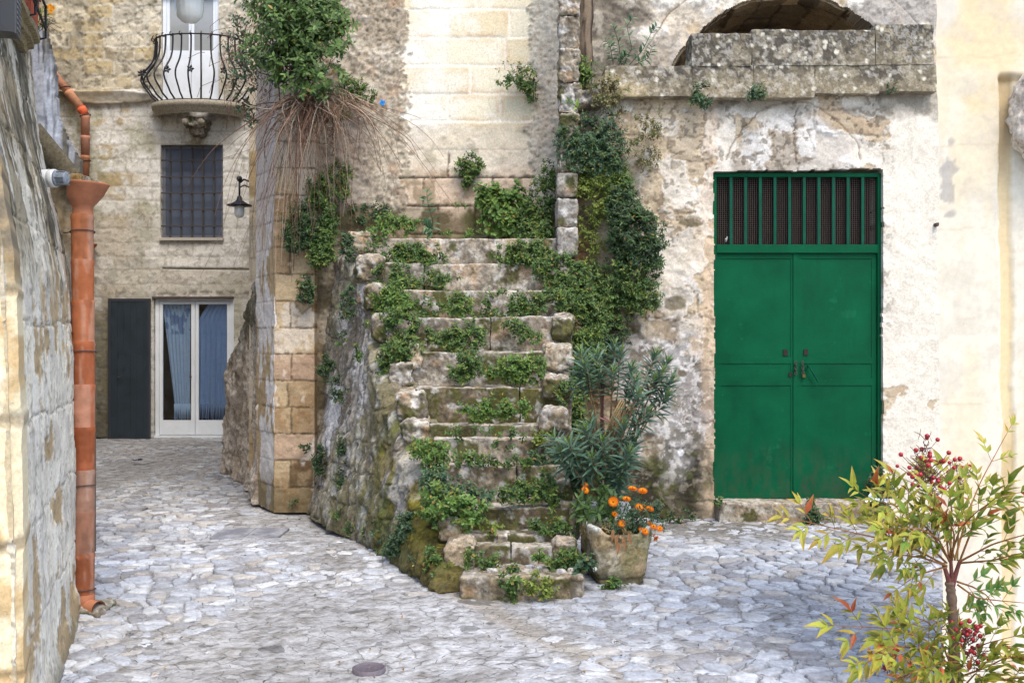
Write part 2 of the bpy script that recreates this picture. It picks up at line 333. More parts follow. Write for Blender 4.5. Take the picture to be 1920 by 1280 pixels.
def stonecol(base=STN['tan'], moss=0.4, lich=0.5, seed=0, dark=0.5):
    def fn(w, nrm, nn, n2):
        a = fbm(w, 3.2, 4, seed + 20); b = fbm(w, 14, 4, seed + 21); c = fbm(w, 7, 4, seed + 22)
        k = mix(np.tile(base, (len(w), 1)), STN['grey'], ss(0.45, 0.7, a)); k = mix(k, STN['pale'], ss(0.55, 0.75, b) * 0.6)
        k = mix(k, STN['orange'], ss(0.62, 0.8, c) * 0.35)
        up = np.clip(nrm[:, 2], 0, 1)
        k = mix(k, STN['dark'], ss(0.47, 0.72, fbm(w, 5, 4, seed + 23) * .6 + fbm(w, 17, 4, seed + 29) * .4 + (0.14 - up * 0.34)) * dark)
        k = mix(k, STN['moss'], ss(0.62 - moss * 0.3, 0.8 - moss * 0.25, fbm(w, 6, 4, seed + 24) - up * 0.12) * 0.9)
        k = mix(k, STN['white'], ss(0.55, 0.72, fbm(w, 15, 5, seed + 25) + up * 0.16 - 0.09) * lich * .85); k = mix(k, STN['pale'], ss(.25, .6, up) * ss(.3, .55, b) * .6 * min(1, lich * 1.6))
        k = mix(k, STN['dark'], ss(.52, .68, fbm(w, 19, 5, seed + 26)) * .42); k = k * .9
        k = mix(k, STN['dark'] * 0.5, ss(0.12, 0.35, -n2) * 0.5)
        return k
    return fn
def block(name, a, b, mat, parent, **kw):
    v, q, c = rbox(a, b, **kw); return mk(name, v, q, mat, parent, c, True)

# ------------------------------------------------------------------ ground and paving
def gz(x, y):
    p = np.stack([x, y, np.zeros_like(x)], -1)
    return (fbm(p, 0.9, 3, 40) - 0.5) * 0.07 - 0.01
def make_ground():
    mb = MB(); S = 400.0
    for (a, b) in (((-S, -S), (S, 1.9)), ((-S, 19.0), (S, S)), ((-S, 1.9), (-9.5, 19.0)), ((6.0, 1.9), (S, 19.0))):
        mb.add([[a[0], a[1], -0.03], [b[0], a[1], -0.03], [b[0], b[1], -0.03], [a[0], b[1], -0.03]], [[0, 1, 2, 3]], col=C(150, 146, 140))
    g = mb.build('ground', M_MORT); setp(g, 'grey earth ground reaching out beyond the paved courtyard', 'ground', kind='structure')
    def fn(P0, u, v, px, py):
        a = fbm(P0, 1.3, 4, 41); b = fbm(P0, 9, 5, 42); c = fbm(P0, 30, 3, 43)
        k = mix(np.broadcast_to(C(180, 180, 181), P0.shape), C(197, 198, 201), ss(0.35, 0.7, a)); k = mix(k, C(144, 140, 134), ss(0.5, 0.75, b) * 0.6)
        k = mix(k, C(84, 78, 64), ss(0.62, 0.8, c) * 0.5)
        # soil and dirt in the corner by the stairs and along the wall foot
        e = np.minimum(np.abs(P0[..., 1] - 9.35) * (P0[..., 0] > 0.4) + 9 * (P0[..., 0] <= 0.4), 9)
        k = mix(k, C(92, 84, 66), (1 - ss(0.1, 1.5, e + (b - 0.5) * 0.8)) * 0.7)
        s = np.abs(P0[..., 0] - (-0.394 - 0.497 * (P0[..., 1] - 6.8))) * 0.9 + 3 * (P0[..., 1] > 10.2)
        k = mix(k, C(160, 150, 134), (1 - ss(0.02, 0.16, s + (b - 0.5) * 0.15)) * 0.7)
        k = k * (1 - .2 * ss(9.5, 12.5, P0[..., 1]))[..., None]  # alley shade put into the bed colour, deeper toward the back
        return gz(P0[..., 0], P0[..., 1]) + (b - 0.5) * 0.012 + (c - 0.5) * 0.006, k
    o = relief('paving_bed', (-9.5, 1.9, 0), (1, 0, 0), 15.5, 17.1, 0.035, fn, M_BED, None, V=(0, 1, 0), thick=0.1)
    setp(o, 'grey mortar bed between the paving stones of the courtyard', 'paving', kind='structure')
make_ground()
def make_cobbles():
    rs = np.random.default_rng(3); cw, chh = 0.155, 0.112
    pts = {}
    j0, j1 = int(3.4 / chh), int(17.35 / chh)
    def vis(x, y):
        if y > 11.5: return -8.3 < x < -2.2
        return -0.56 * y < x < 0.54 * y and x < 4.6
    for j in range(j0, j1):
        for i in range(int(-8.6 / cw), int(4.8 / cw)):
            h = rs.random(3)
            pts[(i, j)] = ((i + 0.5 * (j & 1) + 0.5 + (h[0] - 0.5) * 1.1) * cw, (j + 0.5 + (h[1] - 0.5) * 1.05) * chh)
    V, Q3, CL = [], [], []; n = 0
    tones = [C(192, 196, 206), C(184, 188, 198), C(176, 180, 190), C(200, 203, 210), C(168, 170, 178), C(186, 182, 180), C(156, 156, 162), C(206, 208, 213)]
    keys = [k for k, (x, y) in pts.items() if vis(x, y)]
    cx = np.array([pts[k][0] for k in keys]); cy = np.array([pts[k][1] for k in keys])
    g0 = gz(cx, cy); pp = np.stack([cx, cy, cx * 0], -1); patch = fbm(pp, 0.75, 3, 50); ton = fbm(pp, 0.5, 3, 52)
    for ki, k in enumerate(keys):
        x0, y0 = pts[k]
        if 0.43 < x0 < 0.9 and 6.8 < y0 < 7.3: pass
        poly = [(-0.2, -0.15), (0.2, -0.15), (0.2, 0.15), (-0.2, 0.15)]
        for di in (-2, -1, 0, 1, 2):
            for dj in (-2, -1, 0, 1, 2):
                if not (di or dj): continue
                q = pts.get((k[0] + di, k[1] + dj))
                if q is None: continue
                dx, dy = (q[0] - x0) / 2, (q[1] - y0) / 2; lim = dx * dx + dy * dy
                out = []; m = len(poly)
                for a in range(m):
                    p, r = poly[a], poly[(a + 1) % m]
                    sp = p[0] * dx + p[1] * dy - lim; sr = r[0] * dx + r[1] * dy - lim
                    if sp <= 0: out.append(p)
                    if (sp < 0 < sr) or (sr < 0 < sp):
                        t = sp / (sp - sr); out.append((p[0] + (r[0] - p[0]) * t, p[1] + (r[1] - p[1]) * t))
                poly = out
                if len(poly) < 3: break
            if len(poly) < 3: break
        if len(poly) < 3: continue
        hgt = rs.normal(0.003, 0.003) - (patch[ki] - 0.47) * 0.045
        dd = y0 - 9.4
        if hgt < -0.010: continue
        pa = np.array(poly); pb = np.roll(pa, -1, 0); m = len(pa)
        ring = np.empty((2 * m, 2)); ring[0::2] = pa * 0.72 + pb * 0.28; ring[1::2] = pa * 0.28 + pb * 0.72
        mid = (ring + np.roll(ring, -1, 0)) / 2; r2 = np.empty((4 * m, 2)); r2[0::2] = ring; r2[1::2] = mid
        c0 = r2.mean(0); r2 = c0 + (r2 - c0) * (1 + rs.normal(0, 0.07, (len(r2), 1)))
        L = np.linalg.norm(r2 - c0, axis=1)[:, None] + 1e-6; m = len(r2)
        gap = 0.003 + rs.random() * 0.007
        rings = [(1 - gap / L, -0.03), (1 - (gap + 0.004) / L, hgt - 0.004), (1 - (gap + 0.013) / L, hgt + 0.001), (np.full_like(L, 0.5), hgt + 0.002)]
        tl = rs.normal(0, 0.05, 2); base = tones[rs.integers(len(tones))] * np.array([1.04, 1.04, 1.01]) * (0.86 + 0.28 * ton[ki])
        base = base * (1 - .2 * min(1, max(0, (y0 - 9.5) / 3)))  # same alley shade painted into the tone of the farther stones
        vv = []; cc = []
        for ri, (s, z) in enumerate(rings):
            w = c0 + (r2 - c0) * s; zz = np.full(m, z) + w @ tl * 0.5 + (rs.normal(0, 0.0016, m) if ri > 0 else 0)
            vv.append(np.column_stack([w[:, 0] + x0, w[:, 1] + y0, zz + g0[ki]])); cc.append(np.tile(base * (0.62 if ri == 0 else 0.9 if ri == 1 else 1), (m, 1)))
        vv.append([[c0[0] + x0, c0[1] + y0, hgt + 0.002 + g0[ki]]]); cc.append(base[None])
        V.append(np.vstack(vv)); CL.append(np.vstack(cc)); a = np.arange(m); b = (a + 1) % m
        for ri in range(3):
            o = n + ri * m; Q3.append(np.stack([o + a, o + b, o + m + b], 1)); Q3.append(np.stack([o + a, o + m + b, o + m + a], 1))
        Q3.append(np.stack([n + 3 * m + a, n + 3 * m + b, np.full(m, n + 4 * m)], 1)); n += 4 * m + 1
    v = np.vstack(V); c = np.vstack(CL)
    a = fbm(v, 25, 4, 55); b = fbm(v, 5, 4, 56); c = c * (0.84 + 0.3 * a)[:, None]; c = mix(c, C(120, 110, 94), ss(0.6, 0.85, b) * 0.35)
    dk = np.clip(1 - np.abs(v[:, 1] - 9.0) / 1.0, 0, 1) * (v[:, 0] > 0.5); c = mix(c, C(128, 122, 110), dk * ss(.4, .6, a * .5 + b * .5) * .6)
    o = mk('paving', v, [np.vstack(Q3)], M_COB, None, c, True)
    setp(o, 'pale worn irregular cobblestones covering the courtyard and alley', 'paving', kind='structure')
make_cobbles()

# ------------------------------------------------------------------ stone house: centre wall, door wall, arch
house = thing('stone_house', 'old stone house with peeling plaster, green double door and blind arch behind the stairs', 'house', (1.2, 9.4, 0))
def f_center(P0, u, v, px, py):
    n1 = fbm(P0, 1.6, 5, 1); n2 = fbm(P0, 7, 5, 2); n3 = fbm(P0, 22, 4, 3); n4 = fbm(P0, 3.5, 5, 4)
    wx = px + (n2 - 0.5) * 30 + (n3 - .5) * 16
    inner = ss(757, 763, wx) * (1 - ss(990, 996, wx))
    # courses of pale tuff at 53 px
    w = (n2 - 0.5) * 0.012 + (n3 - 0.5) * 0.008
    jd, jid, dv, du_ = blocks(u + w * 1.4, v + w + 0.047, 0.267, 0.62, 3, 0.3)
    jm = 1 - ss(0.004, 0.022, jd)
    pale = mix(np.broadcast_to(C(236, 226, 200), P0.shape), C(228, 212, 178), ss(0.3, 0.8, jid)); pale = mix(pale, C(240, 236, 224), ss(0.4, 0.7, n1))
    pale = mix(pale, C(214, 178, 138), ss(0.5, 0.8, n4) * (1 - ss(0.0, 0.07, jd)) * 0.7); pale = mix(pale, C(244, 236, 220), jm * 0.75)
    lower = ss(225, 250, py); pale = mix(pale, mix(np.broadcast_to(C(216, 204, 184), P0.shape), C(170, 160, 138), ss(0.5, 0.7, n2)), lower * 0.75)
    low2 = ss(300, 350, py + (n4 - 0.5) * 60); pale = mix(pale, mix(np.broadcast_to(C(206, 182, 158), P0.shape), C(158, 136, 110), ss(0.42, 0.68, n2)), low2 * 0.85)
    hj = (1 - ss(0.003, 0.012, jd + (n3 - 0.5) * 0.012)) * ss(275, 300, py); pale = mix(pale, C(66, 54, 40), hj * 0.8)
    nf = fbm(P0, 40, 4, 6); rough = mix(np.broadcast_to(C(196, 184, 164), P0.shape), C(172, 158, 138), ss(0.4, 0.7, n4)); rough = mix(rough, C(222, 214, 200), ss(0.5, 0.68, n2 * .5 + n3 * .5) * 0.6); rough = mix(rough, C(120, 106, 84), ss(.56, .68, nf) * .55)
    rough = mix(rough, C(180, 144, 114), ss(0.62, 0.85, fbm(P0, 5, 4, 5)) * 0.45); rough = mix(rough, C(104, 92, 74), ss(0.6, 0.74, n3) * 0.5)
    rough = mix(rough, C(232, 224, 208), blob(px, py, 1022, 180, 40, 330, n2, .4) * 0.4)
    rough = mix(rough, C(150, 138, 128), blob(px, py, 640, 300, 60, 150, n2, .5) * 0.55)
    k = mix(rough, pale, inner)
    wl, _ = worley(u * 14, v * 14, 5); pit = (1 - ss(0.06, 0.2, wl)) * ss(0.5, 0.65, n4) * (1 - inner)
    bott = ss(382, 412, py + (n2 - 0.5) * 40); bt = mix(np.broadcast_to(C(128, 112, 86), P0.shape), C(88, 78, 54), ss(0.4, 0.6, n2)); bt = mix(bt, C(172, 160, 140), ss(0.58, 0.75, n4)); bt = mix(bt, C(84, 88, 40), ss(.55, .75, n1) * .6)
    k = mix(k, bt, bott * 0.9); k = mix(k, C(110, 98, 80), pit * 0.5)
    d = (1 - inner) * (0.022 + (n2 - 0.5) * 0.028 + (n3 - 0.5) * 0.018 - pit * 0.012) + inner * ((n3 - 0.5) * 0.004 - jm * 0.004 * (1 - lower) + (jid - 0.5) * 0.008 - hj * 0.02 + lower * (n2 - 0.5) * 0.02)
    d = d - bott * 0.02 + ss(560, 640, 640 - abs(px - 640)) * 0.03
    return d, k
relief('wall', (-2.05, 9.9, 0), (1, 0, 0), 2.6, 5.35, 0.011, f_center, M_PLAST, house, thick=0.5)
def f_up(base, sd=8, e=0):
    def fn(P0, u, v, px, py):
        n = fbm(P0, 2, 4, sd); m = fbm(P0, 9, 3, sd + 1)
        return (m - 0.5) * 0.03, mix(np.broadcast_to(base, P0.shape), base * 0.75, ss(0.4, 0.7, n))
    return fn
relief('upper_wall', (-2.05, 9.9, 5.35), (1, 0, 0), 2.6, 3.0, 0.06, f_up(C(225, 212, 186)), M_PLAST, house, thick=0.5)

DX0, DX1, DZ0, DZ1 = 1.832, 3.352, 0.0, 3.135          # door opening in the wall at y=9.4
def f_door(P0, u, v, px, py):
    n1 = fbm(P0, 1.3, 5, 11); n2 = fbm(P0, 5, 6, 12); n3 = fbm(P0, 20, 4, 13); n4 = fbm(P0, 3, 5, 14); n5 = fbm(P0, 11, 5, 15)
    wj = (n2 - 0.5) * 0.06 + (n4 - .5) * .04
    jd, jid, dv, du_ = blocks(u + wj, v + wj + 0.06, 0.236, 0.46, 7)
    jm = 1 - ss(0.003, 0.014, jd + (n3 - 0.5) * 0.014)
    plaster = mix(np.broadcast_to(C(230, 221, 206), P0.shape), C(212, 203, 190), ss(0.4, 0.7, n4)); plaster = mix(plaster, C(240, 233, 220), ss(0.5, 0.7, n5) * 0.7)
    stone = mix(np.broadcast_to(C(214, 196, 168), P0.shape), C(190, 168, 140), ss(0.3, 0.8, jid)); stone = mix(stone, C(196, 178, 152), ss(0.45, 0.7, n5))
    right = ss(1640, 1690, px); upl = 1 - ss(1250, 1330, px)
    thr = 0.59 + right * 0.30 - 0.07 * blob(px, py, 1270, 270, 110, 90) - 0.12 * blob(px, py, 1690, 740, 70, 70) - 0.22 * (1 - ss(1335, 1352, px)) * ss(1312, 1330, px) * ss(320, 420, py)
    pe = n2 * 0.6 + n4 * 0.4
    peel = ss(thr, thr + 0.025, pe)                       # 1 = stone laid bare
    k = mix(plaster, stone, peel)
    k = mix(k, C(234, 226, 210), right * (1 - peel) * 0.75)
    k = mix(k, C(126, 110, 88), jm * (0.05 + 0.55 * peel) * ss(.35, .6, n5 * .6 + n1 * .4) * (1 - 0.6 * right))
    edge = np.exp(-((pe - thr - 0.01) / 0.012) ** 2); k = mix(k, C(140, 118, 92), edge * 0.4 * (1 - right * .5))
    # grey render patch with its cracked arch above the door
    q = ((px - 1490) / 118) ** 2 + ((py - 318) / 118) ** 2
    lun = (1 - ss(0.8, 1.05, q + (n2 - 0.5) * 0.5)) * (py < 326)
    k = mix(k, mix(np.broadcast_to(C(196, 188, 178), P0.shape), C(162, 150, 134), ss(0.42, 0.66, n4)), lun * 0.8)
    k = mix(k, C(232, 230, 226), lun * ss(0.56, 0.62, n2) * 0.7)
    rr = np.sqrt(((px - 1490) / 128) ** 2 + ((py - 322) / 128) ** 2) + (n2 - 0.5) * 0.1
    arcl = np.exp(-((rr - 1) / 0.012) ** 2) * (py < 300); k = mix(k, C(120, 100, 76), arcl * 0.75)
    crk = np.exp(-((px - 1490 + (n2 - 0.5) * 26 + (n3 - .5) * 8) / 1.6) ** 2) * (py > 200) * (py < 324); k = mix(k, C(74, 62, 50), crk * 0.8)
    # dark lichen band under the parapet
    top = 1 - ss(178, 214, py + (n2 - 0.5) * 70 - 26 * blob(px, py, 1680, 200, 120, 60)); lk = mix(np.broadcast_to(C(132, 124, 110), P0.shape), C(176, 168, 154), ss(0.45, 0.7, n5))
    k = mix(k, lk, top * 0.85 * (1 - 0.8 * blob(px, py, 1560, 185, 60, 20, n2, .5)))
    # speckled grey lichen left of the door
    sp = blob(px, py, 1275, 760, 105, 125, n4, 0.9, 0.5); g = mix(np.broadcast_to(C(146, 144, 146), P0.shape), C(84, 82, 80), ss(0.38, 0.62, n5)); g = mix(g, C(216, 214, 214), ss(0.52, 0.6, n3) * 0.85)
    k = mix(k, g, sp * 0.8)
    spk = ss(0.63, 0.70, n3) * ss(0.40, 0.56, n4) * (1 - right * 0.75); k = mix(k, C(98, 88, 72), spk * 0.6)
    brn = np.clip(blob(px, py, 1260, 560, 40, 300, n2, .8) * 0.5 + blob(px, py, 1200, 520, 90, 300, n2, .7), 0, 1)
    k = mix(k, mix(np.broadcast_to(C(192, 176, 150), P0.shape), C(136, 116, 90), ss(0.45, 0.65, n2)), brn * 0.42 * ss(.4, .55, n5))
    left = (1 - ss(1150, 1225, px + (n2 - 0.5) * 110 + (n5 - .5) * 40)) * ss(190, 300, py); bm = mix(np.broadcast_to(C(112, 96, 66), P0.shape), C(72, 66, 34), ss(0.4, 0.6, n2)); bm = mix(bm, C(178, 164, 140), ss(0.55, 0.68, n4) * .8); bm = mix(bm, C(128, 84, 44), ss(0.66, 0.8, n1) * .6)
    k = mix(k, bm, left * 0.92)
    yl = blob(px, py, 1330, 700, 26, 400, n2, .7) ; k = mix(k, C(214, 186, 156), yl * 0.35 * (px < 1345))
    ms = np.clip(ss(770, 870, py + (n4 - 0.5) * 150) * (1 - ss(1312, 1350, px + (n2 - .5) * 40)) , 0, 1)
    mk_ = mix(np.broadcast_to(C(70, 64, 40), P0.shape), C(38, 36, 22), ss(0.35, 0.6, n2)); mk_ = mix(mk_, C(132, 124, 108), ss(0.60, 0.70, n3) * 0.7); mk_ = mix(mk_, C(74, 80, 26), ss(0.55, 0.7, n5) * 0.6)
    k = mix(k, mk_, ms * ss(.15, .4, n5 + ms * .4) * 0.96)
    for (bx, by, br) in ((1276, 848, 6.5),): k = mix(k, C(236, 236, 240), blob(px, py, bx, by, br, br, n3, .25, .1))
    for (bx, by, rx, ry) in ((1205, 635, 22, 14), (1270, 570, 22, 10), (1315, 525, 10, 10), (1265, 600, 14, 8), (1282, 700, 12, 8), (1290, 418, 22, 6)): k = mix(k, C(92, 82, 52), blob(px, py, bx, by, rx, ry, n2, .9, .2) * 0.75)
    d = -peel * 0.009 * (1 - 0.4 * right) + (n2 - 0.5) * 0.022 * (1 - 0.6 * right) + (n3 - 0.5) * 0.008 * (1 - .4 * right) + (n4 - 0.5) * 0.03 * (1 - 0.6 * right) - jm * 0.004 * (1 - 0.8 * right) * (.3 + .7 * peel) - crk * 0.01 - arcl * .008 + left * (n2 - 0.5) * 0.07 + (jid - 0.5) * 0.012 * (1 - right) - spk * 0.008
    X, Z = P0[..., 0], P0[..., 2]
    rag = (n2 - 0.5) * 0.05 + (n3 - .5) * 0.02
    hole = (X > DX0 + rag * 0.5) & (X < DX1 + rag * 0.25) & (Z < DZ1 + rag * 0.5 + ((X - DX0) * 0.012))
    return d, k, ~hole
relief('wall', (0.45, 9.4, 0), (1, 0, 0), 3.75, 3.84, 0.0095, f_door, M_PLAST, house, thick=0.34)
# what is behind the door wall: solid inner wall strips and a dark store room
mb = MB(); mb.box((0.5, 9.8, 0), (DX0 - 0.02, 10.0, 3.8), C(60, 50, 40)); mb.box((DX1 + 0.02, 9.8, 0), (4.2, 10.0, 3.8), C(60, 50, 40)); mb.box((1.5, 11.3, 0), (3.7, 11.4, 3.3), C(84, 60, 44)); mb.box((1.5, 9.8, 3.2), (3.7, 11.4, 3.3), C(60, 50, 40))
mb.build('inner_wall', M_ROUGH, house)
# terrace floor above the door wall
mb = MB(); mb.box((0.5, 9.5, 3.72), (4.9, 12.4, 3.83), C(110, 100, 84)); mb.build('terrace_floor', M_ROUGH, house)
def parcol(seed):
    def fn(w, nrm, nn, n2):
        px = CX + F * w[:, 0] / w[:, 1]; py = CY - F * (w[:, 2] - CH) / w[:, 1]
        a = fbm(w, 4, 5, seed); b = fbm(w, 14, 4, seed + 1); d, i = worley(w[:, 0] * 13, w[:, 2] * 13, 3); c = fbm(w, 30, 3, seed + 2)
        k = mix(np.tile(C(126, 117, 98), (len(w), 1)), C(90, 84, 74), ss(0.4, 0.62, a)); k = mix(k, C(172, 162, 140), ss(0.55, 0.72, b) * .6)
        tan = (1 - ss(1180, 1300, px + (a - .5) * 200)) * ss(120, 150, py); k = mix(k, C(186, 168, 128), tan * 0.7)
        k = mix(k, C(176, 160, 130), ss(135, 170, py) * .35)
        dk = 1 - ss(60, 110, py + (a - .5) * 70); k = mix(k, C(66, 63, 60), dk * ss(.3, .55, c) * 0.85)
        sp = (1 - ss(0.12, 0.3, d + (c - .5) * .3)) * (i > 0.72); k = mix(k, C(222, 216, 198), sp * 0.9)
        k = mix(k, C(206, 200, 188), ss(.62, .7, c) * .4)
        return k
    return fn
par = []
for (x0, x1, y0, y1, sd) in ((1133, 1297, 124, 182, 1), (1297, 1412, 121, 184, 2), (1412, 1527, 120, 184, 3), (1527, 1648, 121, 176, 4), (1648, 1756, 118, 172, 5)):
    a = P(x0, y1, 9.3); b = P(x1, y0, 9.3)
    block('parapet_block', (a[0] + .002, 9.28 + sd * .003, a[2]), (b[0] - .000, 9.62, b[2] - .003), M_ROUGH, house, res=0.011, rad=0.005, amp=0.007, fr=7, colfn=parcol(60), seed=sd)
for (x0, x1, y0, y1, sd) in ((1295, 1408, 64, 126, 1), (1408, 1640, 57, 124, 2), (1640, 1750, 47, 122, 3)):
    a = P(x0, y1, 9.3); b = P(x1, y0, 9.3)
    block('parapet_block', (a[0] + .002, 9.275 + sd * .003, a[2]), (b[0] - .000, 9.6, b[2]), M_ROUGH, house, res=0.011, rad=0.006, amp=0.009, fr=6, colfn=parcol(60), seed=sd + 9)
# wall with the round arch behind the terrace
ARX, ARZ, ARR = (1480 - CX) * 10.6 / F, CH + (CY - 237) * 10.6 / F, 245 * 10.6 / F
def f_arch(P0, u, v, px, py):
    n1 = fbm(P0, 1.6, 5, 31); n2 = fbm(P0, 6, 5, 32); n3 = fbm(P0, 20, 4, 33)
    k = mix(np.broadcast_to(C(214, 202, 184), P0.shape), C(228, 222, 212), ss(0.45, 0.65, n2)); k = mix(k, C(176, 164, 148), ss(0.55, 0.75, n1) * .7)
    r = np.hypot(P0[..., 0] - ARX, P0[..., 2] - ARZ) / ARR
    ring = ss(1.245, 1.255, r + (n2 - .5) * .02); 
    crack = np.exp(-((r - 1.25 + (n2 - .5) * .03) / 0.006) ** 2); k = mix(k, C(120, 96, 66), crack * .85)
    k = mix(k, C(206, 176, 130), ss(.55, .75, fbm(P0, 4, 4, 34)) * (1 - ring) * .5)
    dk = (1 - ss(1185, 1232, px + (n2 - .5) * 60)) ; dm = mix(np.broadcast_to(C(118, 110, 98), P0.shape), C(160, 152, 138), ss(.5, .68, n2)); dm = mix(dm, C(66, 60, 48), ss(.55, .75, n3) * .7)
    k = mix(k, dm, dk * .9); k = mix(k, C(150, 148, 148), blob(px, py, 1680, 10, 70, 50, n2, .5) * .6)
    k = mix(k, C(110, 104, 98), ss(.62, .7, n3) * .4)
    d = (n2 - .5) * .04 + (n3 - .5) * .014 - crack * .015 + (1 - ring) * .02
    return d, k, r > 1.0 + (n2 - .5) * 0.03
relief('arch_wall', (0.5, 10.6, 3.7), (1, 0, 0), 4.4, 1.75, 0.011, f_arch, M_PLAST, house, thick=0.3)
relief('upper_wall', (0.5, 10.6, 5.45), (1, 0, 0), 4.4, 2.6, 0.06, f_up(C(210, 200, 184), 9), M_PLAST, house, thick=0.4)
def f_vault(P0, u, v, px, py):
    th = math.pi - u / ARR; n1 = fbm(P0, 3, 4, 36)
    x = ARX + ARR * 0.995 * np.cos(th); z = ARZ + ARR * 0.995 * np.sin(th)
    p = np.stack([x, P0[..., 1], z], -1); n2 = fbm(p, 5, 5, 37); n3 = fbm(p, 18, 4, 38)
    bd, bi, _, _ = blocks(v, u, 0.3, 0.5, 5); jm = 1 - ss(.004, .016, bd + (n3 - .5) * .02)
    k = mix(np.broadcast_to(C(140, 126, 106), P0.shape), C(104, 94, 82), ss(.4, .7, n2)); k = mix(k, C(176, 156, 124), ss(.55, .7, bi) * .5); k = mix(k, C(48, 42, 34), jm * .7)
    rr = 1 - ((n2 - .5) * .06 + (bi - .5) * .04) / ARR
    p2 = np.stack([ARX + (x - ARX) * rr, P0[..., 1], ARZ + (z - ARZ) * rr], -1)
    return p2 - P0, k
relief('vault', (ARX, 10.62, ARZ), (1, 0, 0), math.pi * ARR, 1.7, 0.03, f_vault, M_ROUGH, house, V=(0, 1, 0), ext=(0, 0, 0.12))
def f_vback(P0, u, v, px, py):
    n2 = fbm(P0, 5, 5, 39); n3 = fbm(P0, 18, 4, 38); bd, bi, _, _ = blocks(u, v, .26, .5, 15); jm = 1 - ss(.004, .018, bd + (n3 - .5) * .02)
    k = mix(np.broadcast_to(C(196, 168, 124), P0.shape), C(150, 128, 96), ss(.4, .7, n2)); k = mix(k, C(60, 50, 38), jm * .7)
    return (n2 - .5) * .06 + (bi - .5) * .05, k
relief('vault_back', (ARX - 1.45, 11.9, 3.7), (1, 0, 0), 2.9, 1.6, 0.03, f_vback, M_ROUGH, house, thick=.2)
# rough carved pilaster between both walls
zs = [2.36, 2.62, 2.88, 3.1, 3.35, 3.62, 3.9, 4.2, 4.5, 4.8, 5.1, 5.4]
for i in range(len(zs) - 1):
    lo = i < 3; xa, xb = (0.40, 0.585) if lo else (0.425, 0.60)
    block('pilaster_block', (xa, 9.22 + 0.01 * (i % 2), zs[i]), (xb, 9.55, zs[i + 1] - 0.004), M_ROUGH, house, res=0.011, rad=0.02, amp=0.022 if not lo else .01, fr=11 if not lo else 8,
          colfn=stonecol(C(186, 172, 152) if not lo else C(176, 172, 166), 0.05, 0.75, 70 + i, 0.55 if not lo else .2), seed=i)
block('upper_wall', (0.42, 9.45, 5.4), (0.6, 10.5, 8.2), M_ROUGH, house, res=.1, amp=.01, colfn=stonecol())
block('wall_stone', P(1079, 198, 9.2), P(1128, 166, 9.2) + np.array([0, .3, 0]), M_ROUGH, house, res=.012, rad=.05, amp=.03, colfn=stonecol(C(200, 190, 170), .1, .7, 80))
# doorstep
a = P(1346, 983, 9.26); b = P(1652, 941, 9.26)
block('door_step', (a[0], 9.2, -0.03), (b[0], 9.62, b[2]), M_ROUGH, house, res=.011, rad=.014, amp=.008, fr=8, colfn=stonecol(C(172, 156, 132), -.3, .35, 90, .1), seed=4)

# ------------------------------------------------------------------ green double door (a part of the house with its pieces)
YD = 9.485; dz0 = 0.165; xa, xb = 1.83, 3.36
zt = 2.44; ztop = 3.13
def wob(mb): return mb
dm = MB()
fr = [((xa, YD - .03, dz0), (xa + .03, YD + .04, ztop)), ((xb - .035, YD - .03, dz0), (xb, YD + .04, ztop)), ((xa + .03, YD - .03, ztop - .035), (xb - .035, YD + .04, ztop)), ((xa + .03, YD - .035, zt - .035), (xb - .035, YD + .04, zt + .04))]
for p, q in fr: dm.box(p, q)
door = dm.build('double_door', M_GREEN, house)
xc = (xa + xb) / 2 - .005
for (l, r, s) in ((xa + .032, xc - .004, -1), (xc + .004, xb - .037, 1)):
    m = MB(); m.box((l, YD, dz0 + .005), (r, YD + .03, zt - .038))
    for (z0, z1) in ((dz0 + .006, dz0 + .05), (1.20, 1.265), (1.40, 1.455), (zt - .085, zt - .04)): m.box((l, YD - .007, z0), (r, YD - .0005, z1))
    for (x0, x1) in ((l, l + .045), (r - .045, r)): m.box((x0, YD - .0055, dz0 + .051), (x1, YD - .0006, 1.199)); m.box((x0, YD - .0055, 1.2655), (x1, YD - .0006, 1.3995)); m.box((x0, YD - .0055, 1.4555), (x1, YD - .0006, zt - .0855))
    lf = m.build('door_leaf', M_GREEN, door)
m = MB(); m.box((xc - .028, YD - .016, dz0 + .01), (xc + .012, YD - .0075, zt - .04)); m.build('meeting_strip', M_GREEN, door)
N = 10
for i in range(N):
    x = xa + .03 + (xb - xa - .065) * (i + 1) / (N + 1)
    m = MB(); m.box((x - .013, YD - .025, zt + .041), (x + .013, YD - .013, ztop - .036)); m.build('grille_bar', M_GREEND, door)
m = MB()
for i in range(76):
    x = xa + .034 + i * (xb - xa - .07) / 75; m.box((x - .0017, YD + .012, zt + .041), (x + .0017, YD + .0155, ztop - .036), (.1, .06, .04))
for j in range(33):
    z = zt + .046 + j * (ztop - zt - .09) / 32; m.box((xa + .031, YD + .016, z - .0017), (xb - .036, YD + .0195, z + .0017), (.1, .06, .04))
m.build('wire_mesh', mat_plain('rusty wire mesh', (.065, .05, .043), .8, 0.2, 0, 0, .3, 30), door)
m = MB(); m.box((xa, YD + .25, zt - .1), (xb, YD + .27, ztop + .02)); m.build('interior_dark_sheet', mat_plain('dark sheet for the unlit interior', (.010, .006, .005), .95, 0, 0, 0, .8, 5, spec=.1), door)  # near-black sheet standing in for the unlit interior behind the mesh
for (px_, py_, w, h) in ((1473, 661, 9, 12), (1511, 660, 8, 11), (1482, 702, 6, 8)):
    c = P(px_, py_, YD - .006); m = MB(); m.box((c[0] - w / 420, YD - .0085, c[2] - h / 420), (c[0] + w / 420, YD - .0002, c[2] + h / 420)); m.build('lock_hole', M_DARK, door)
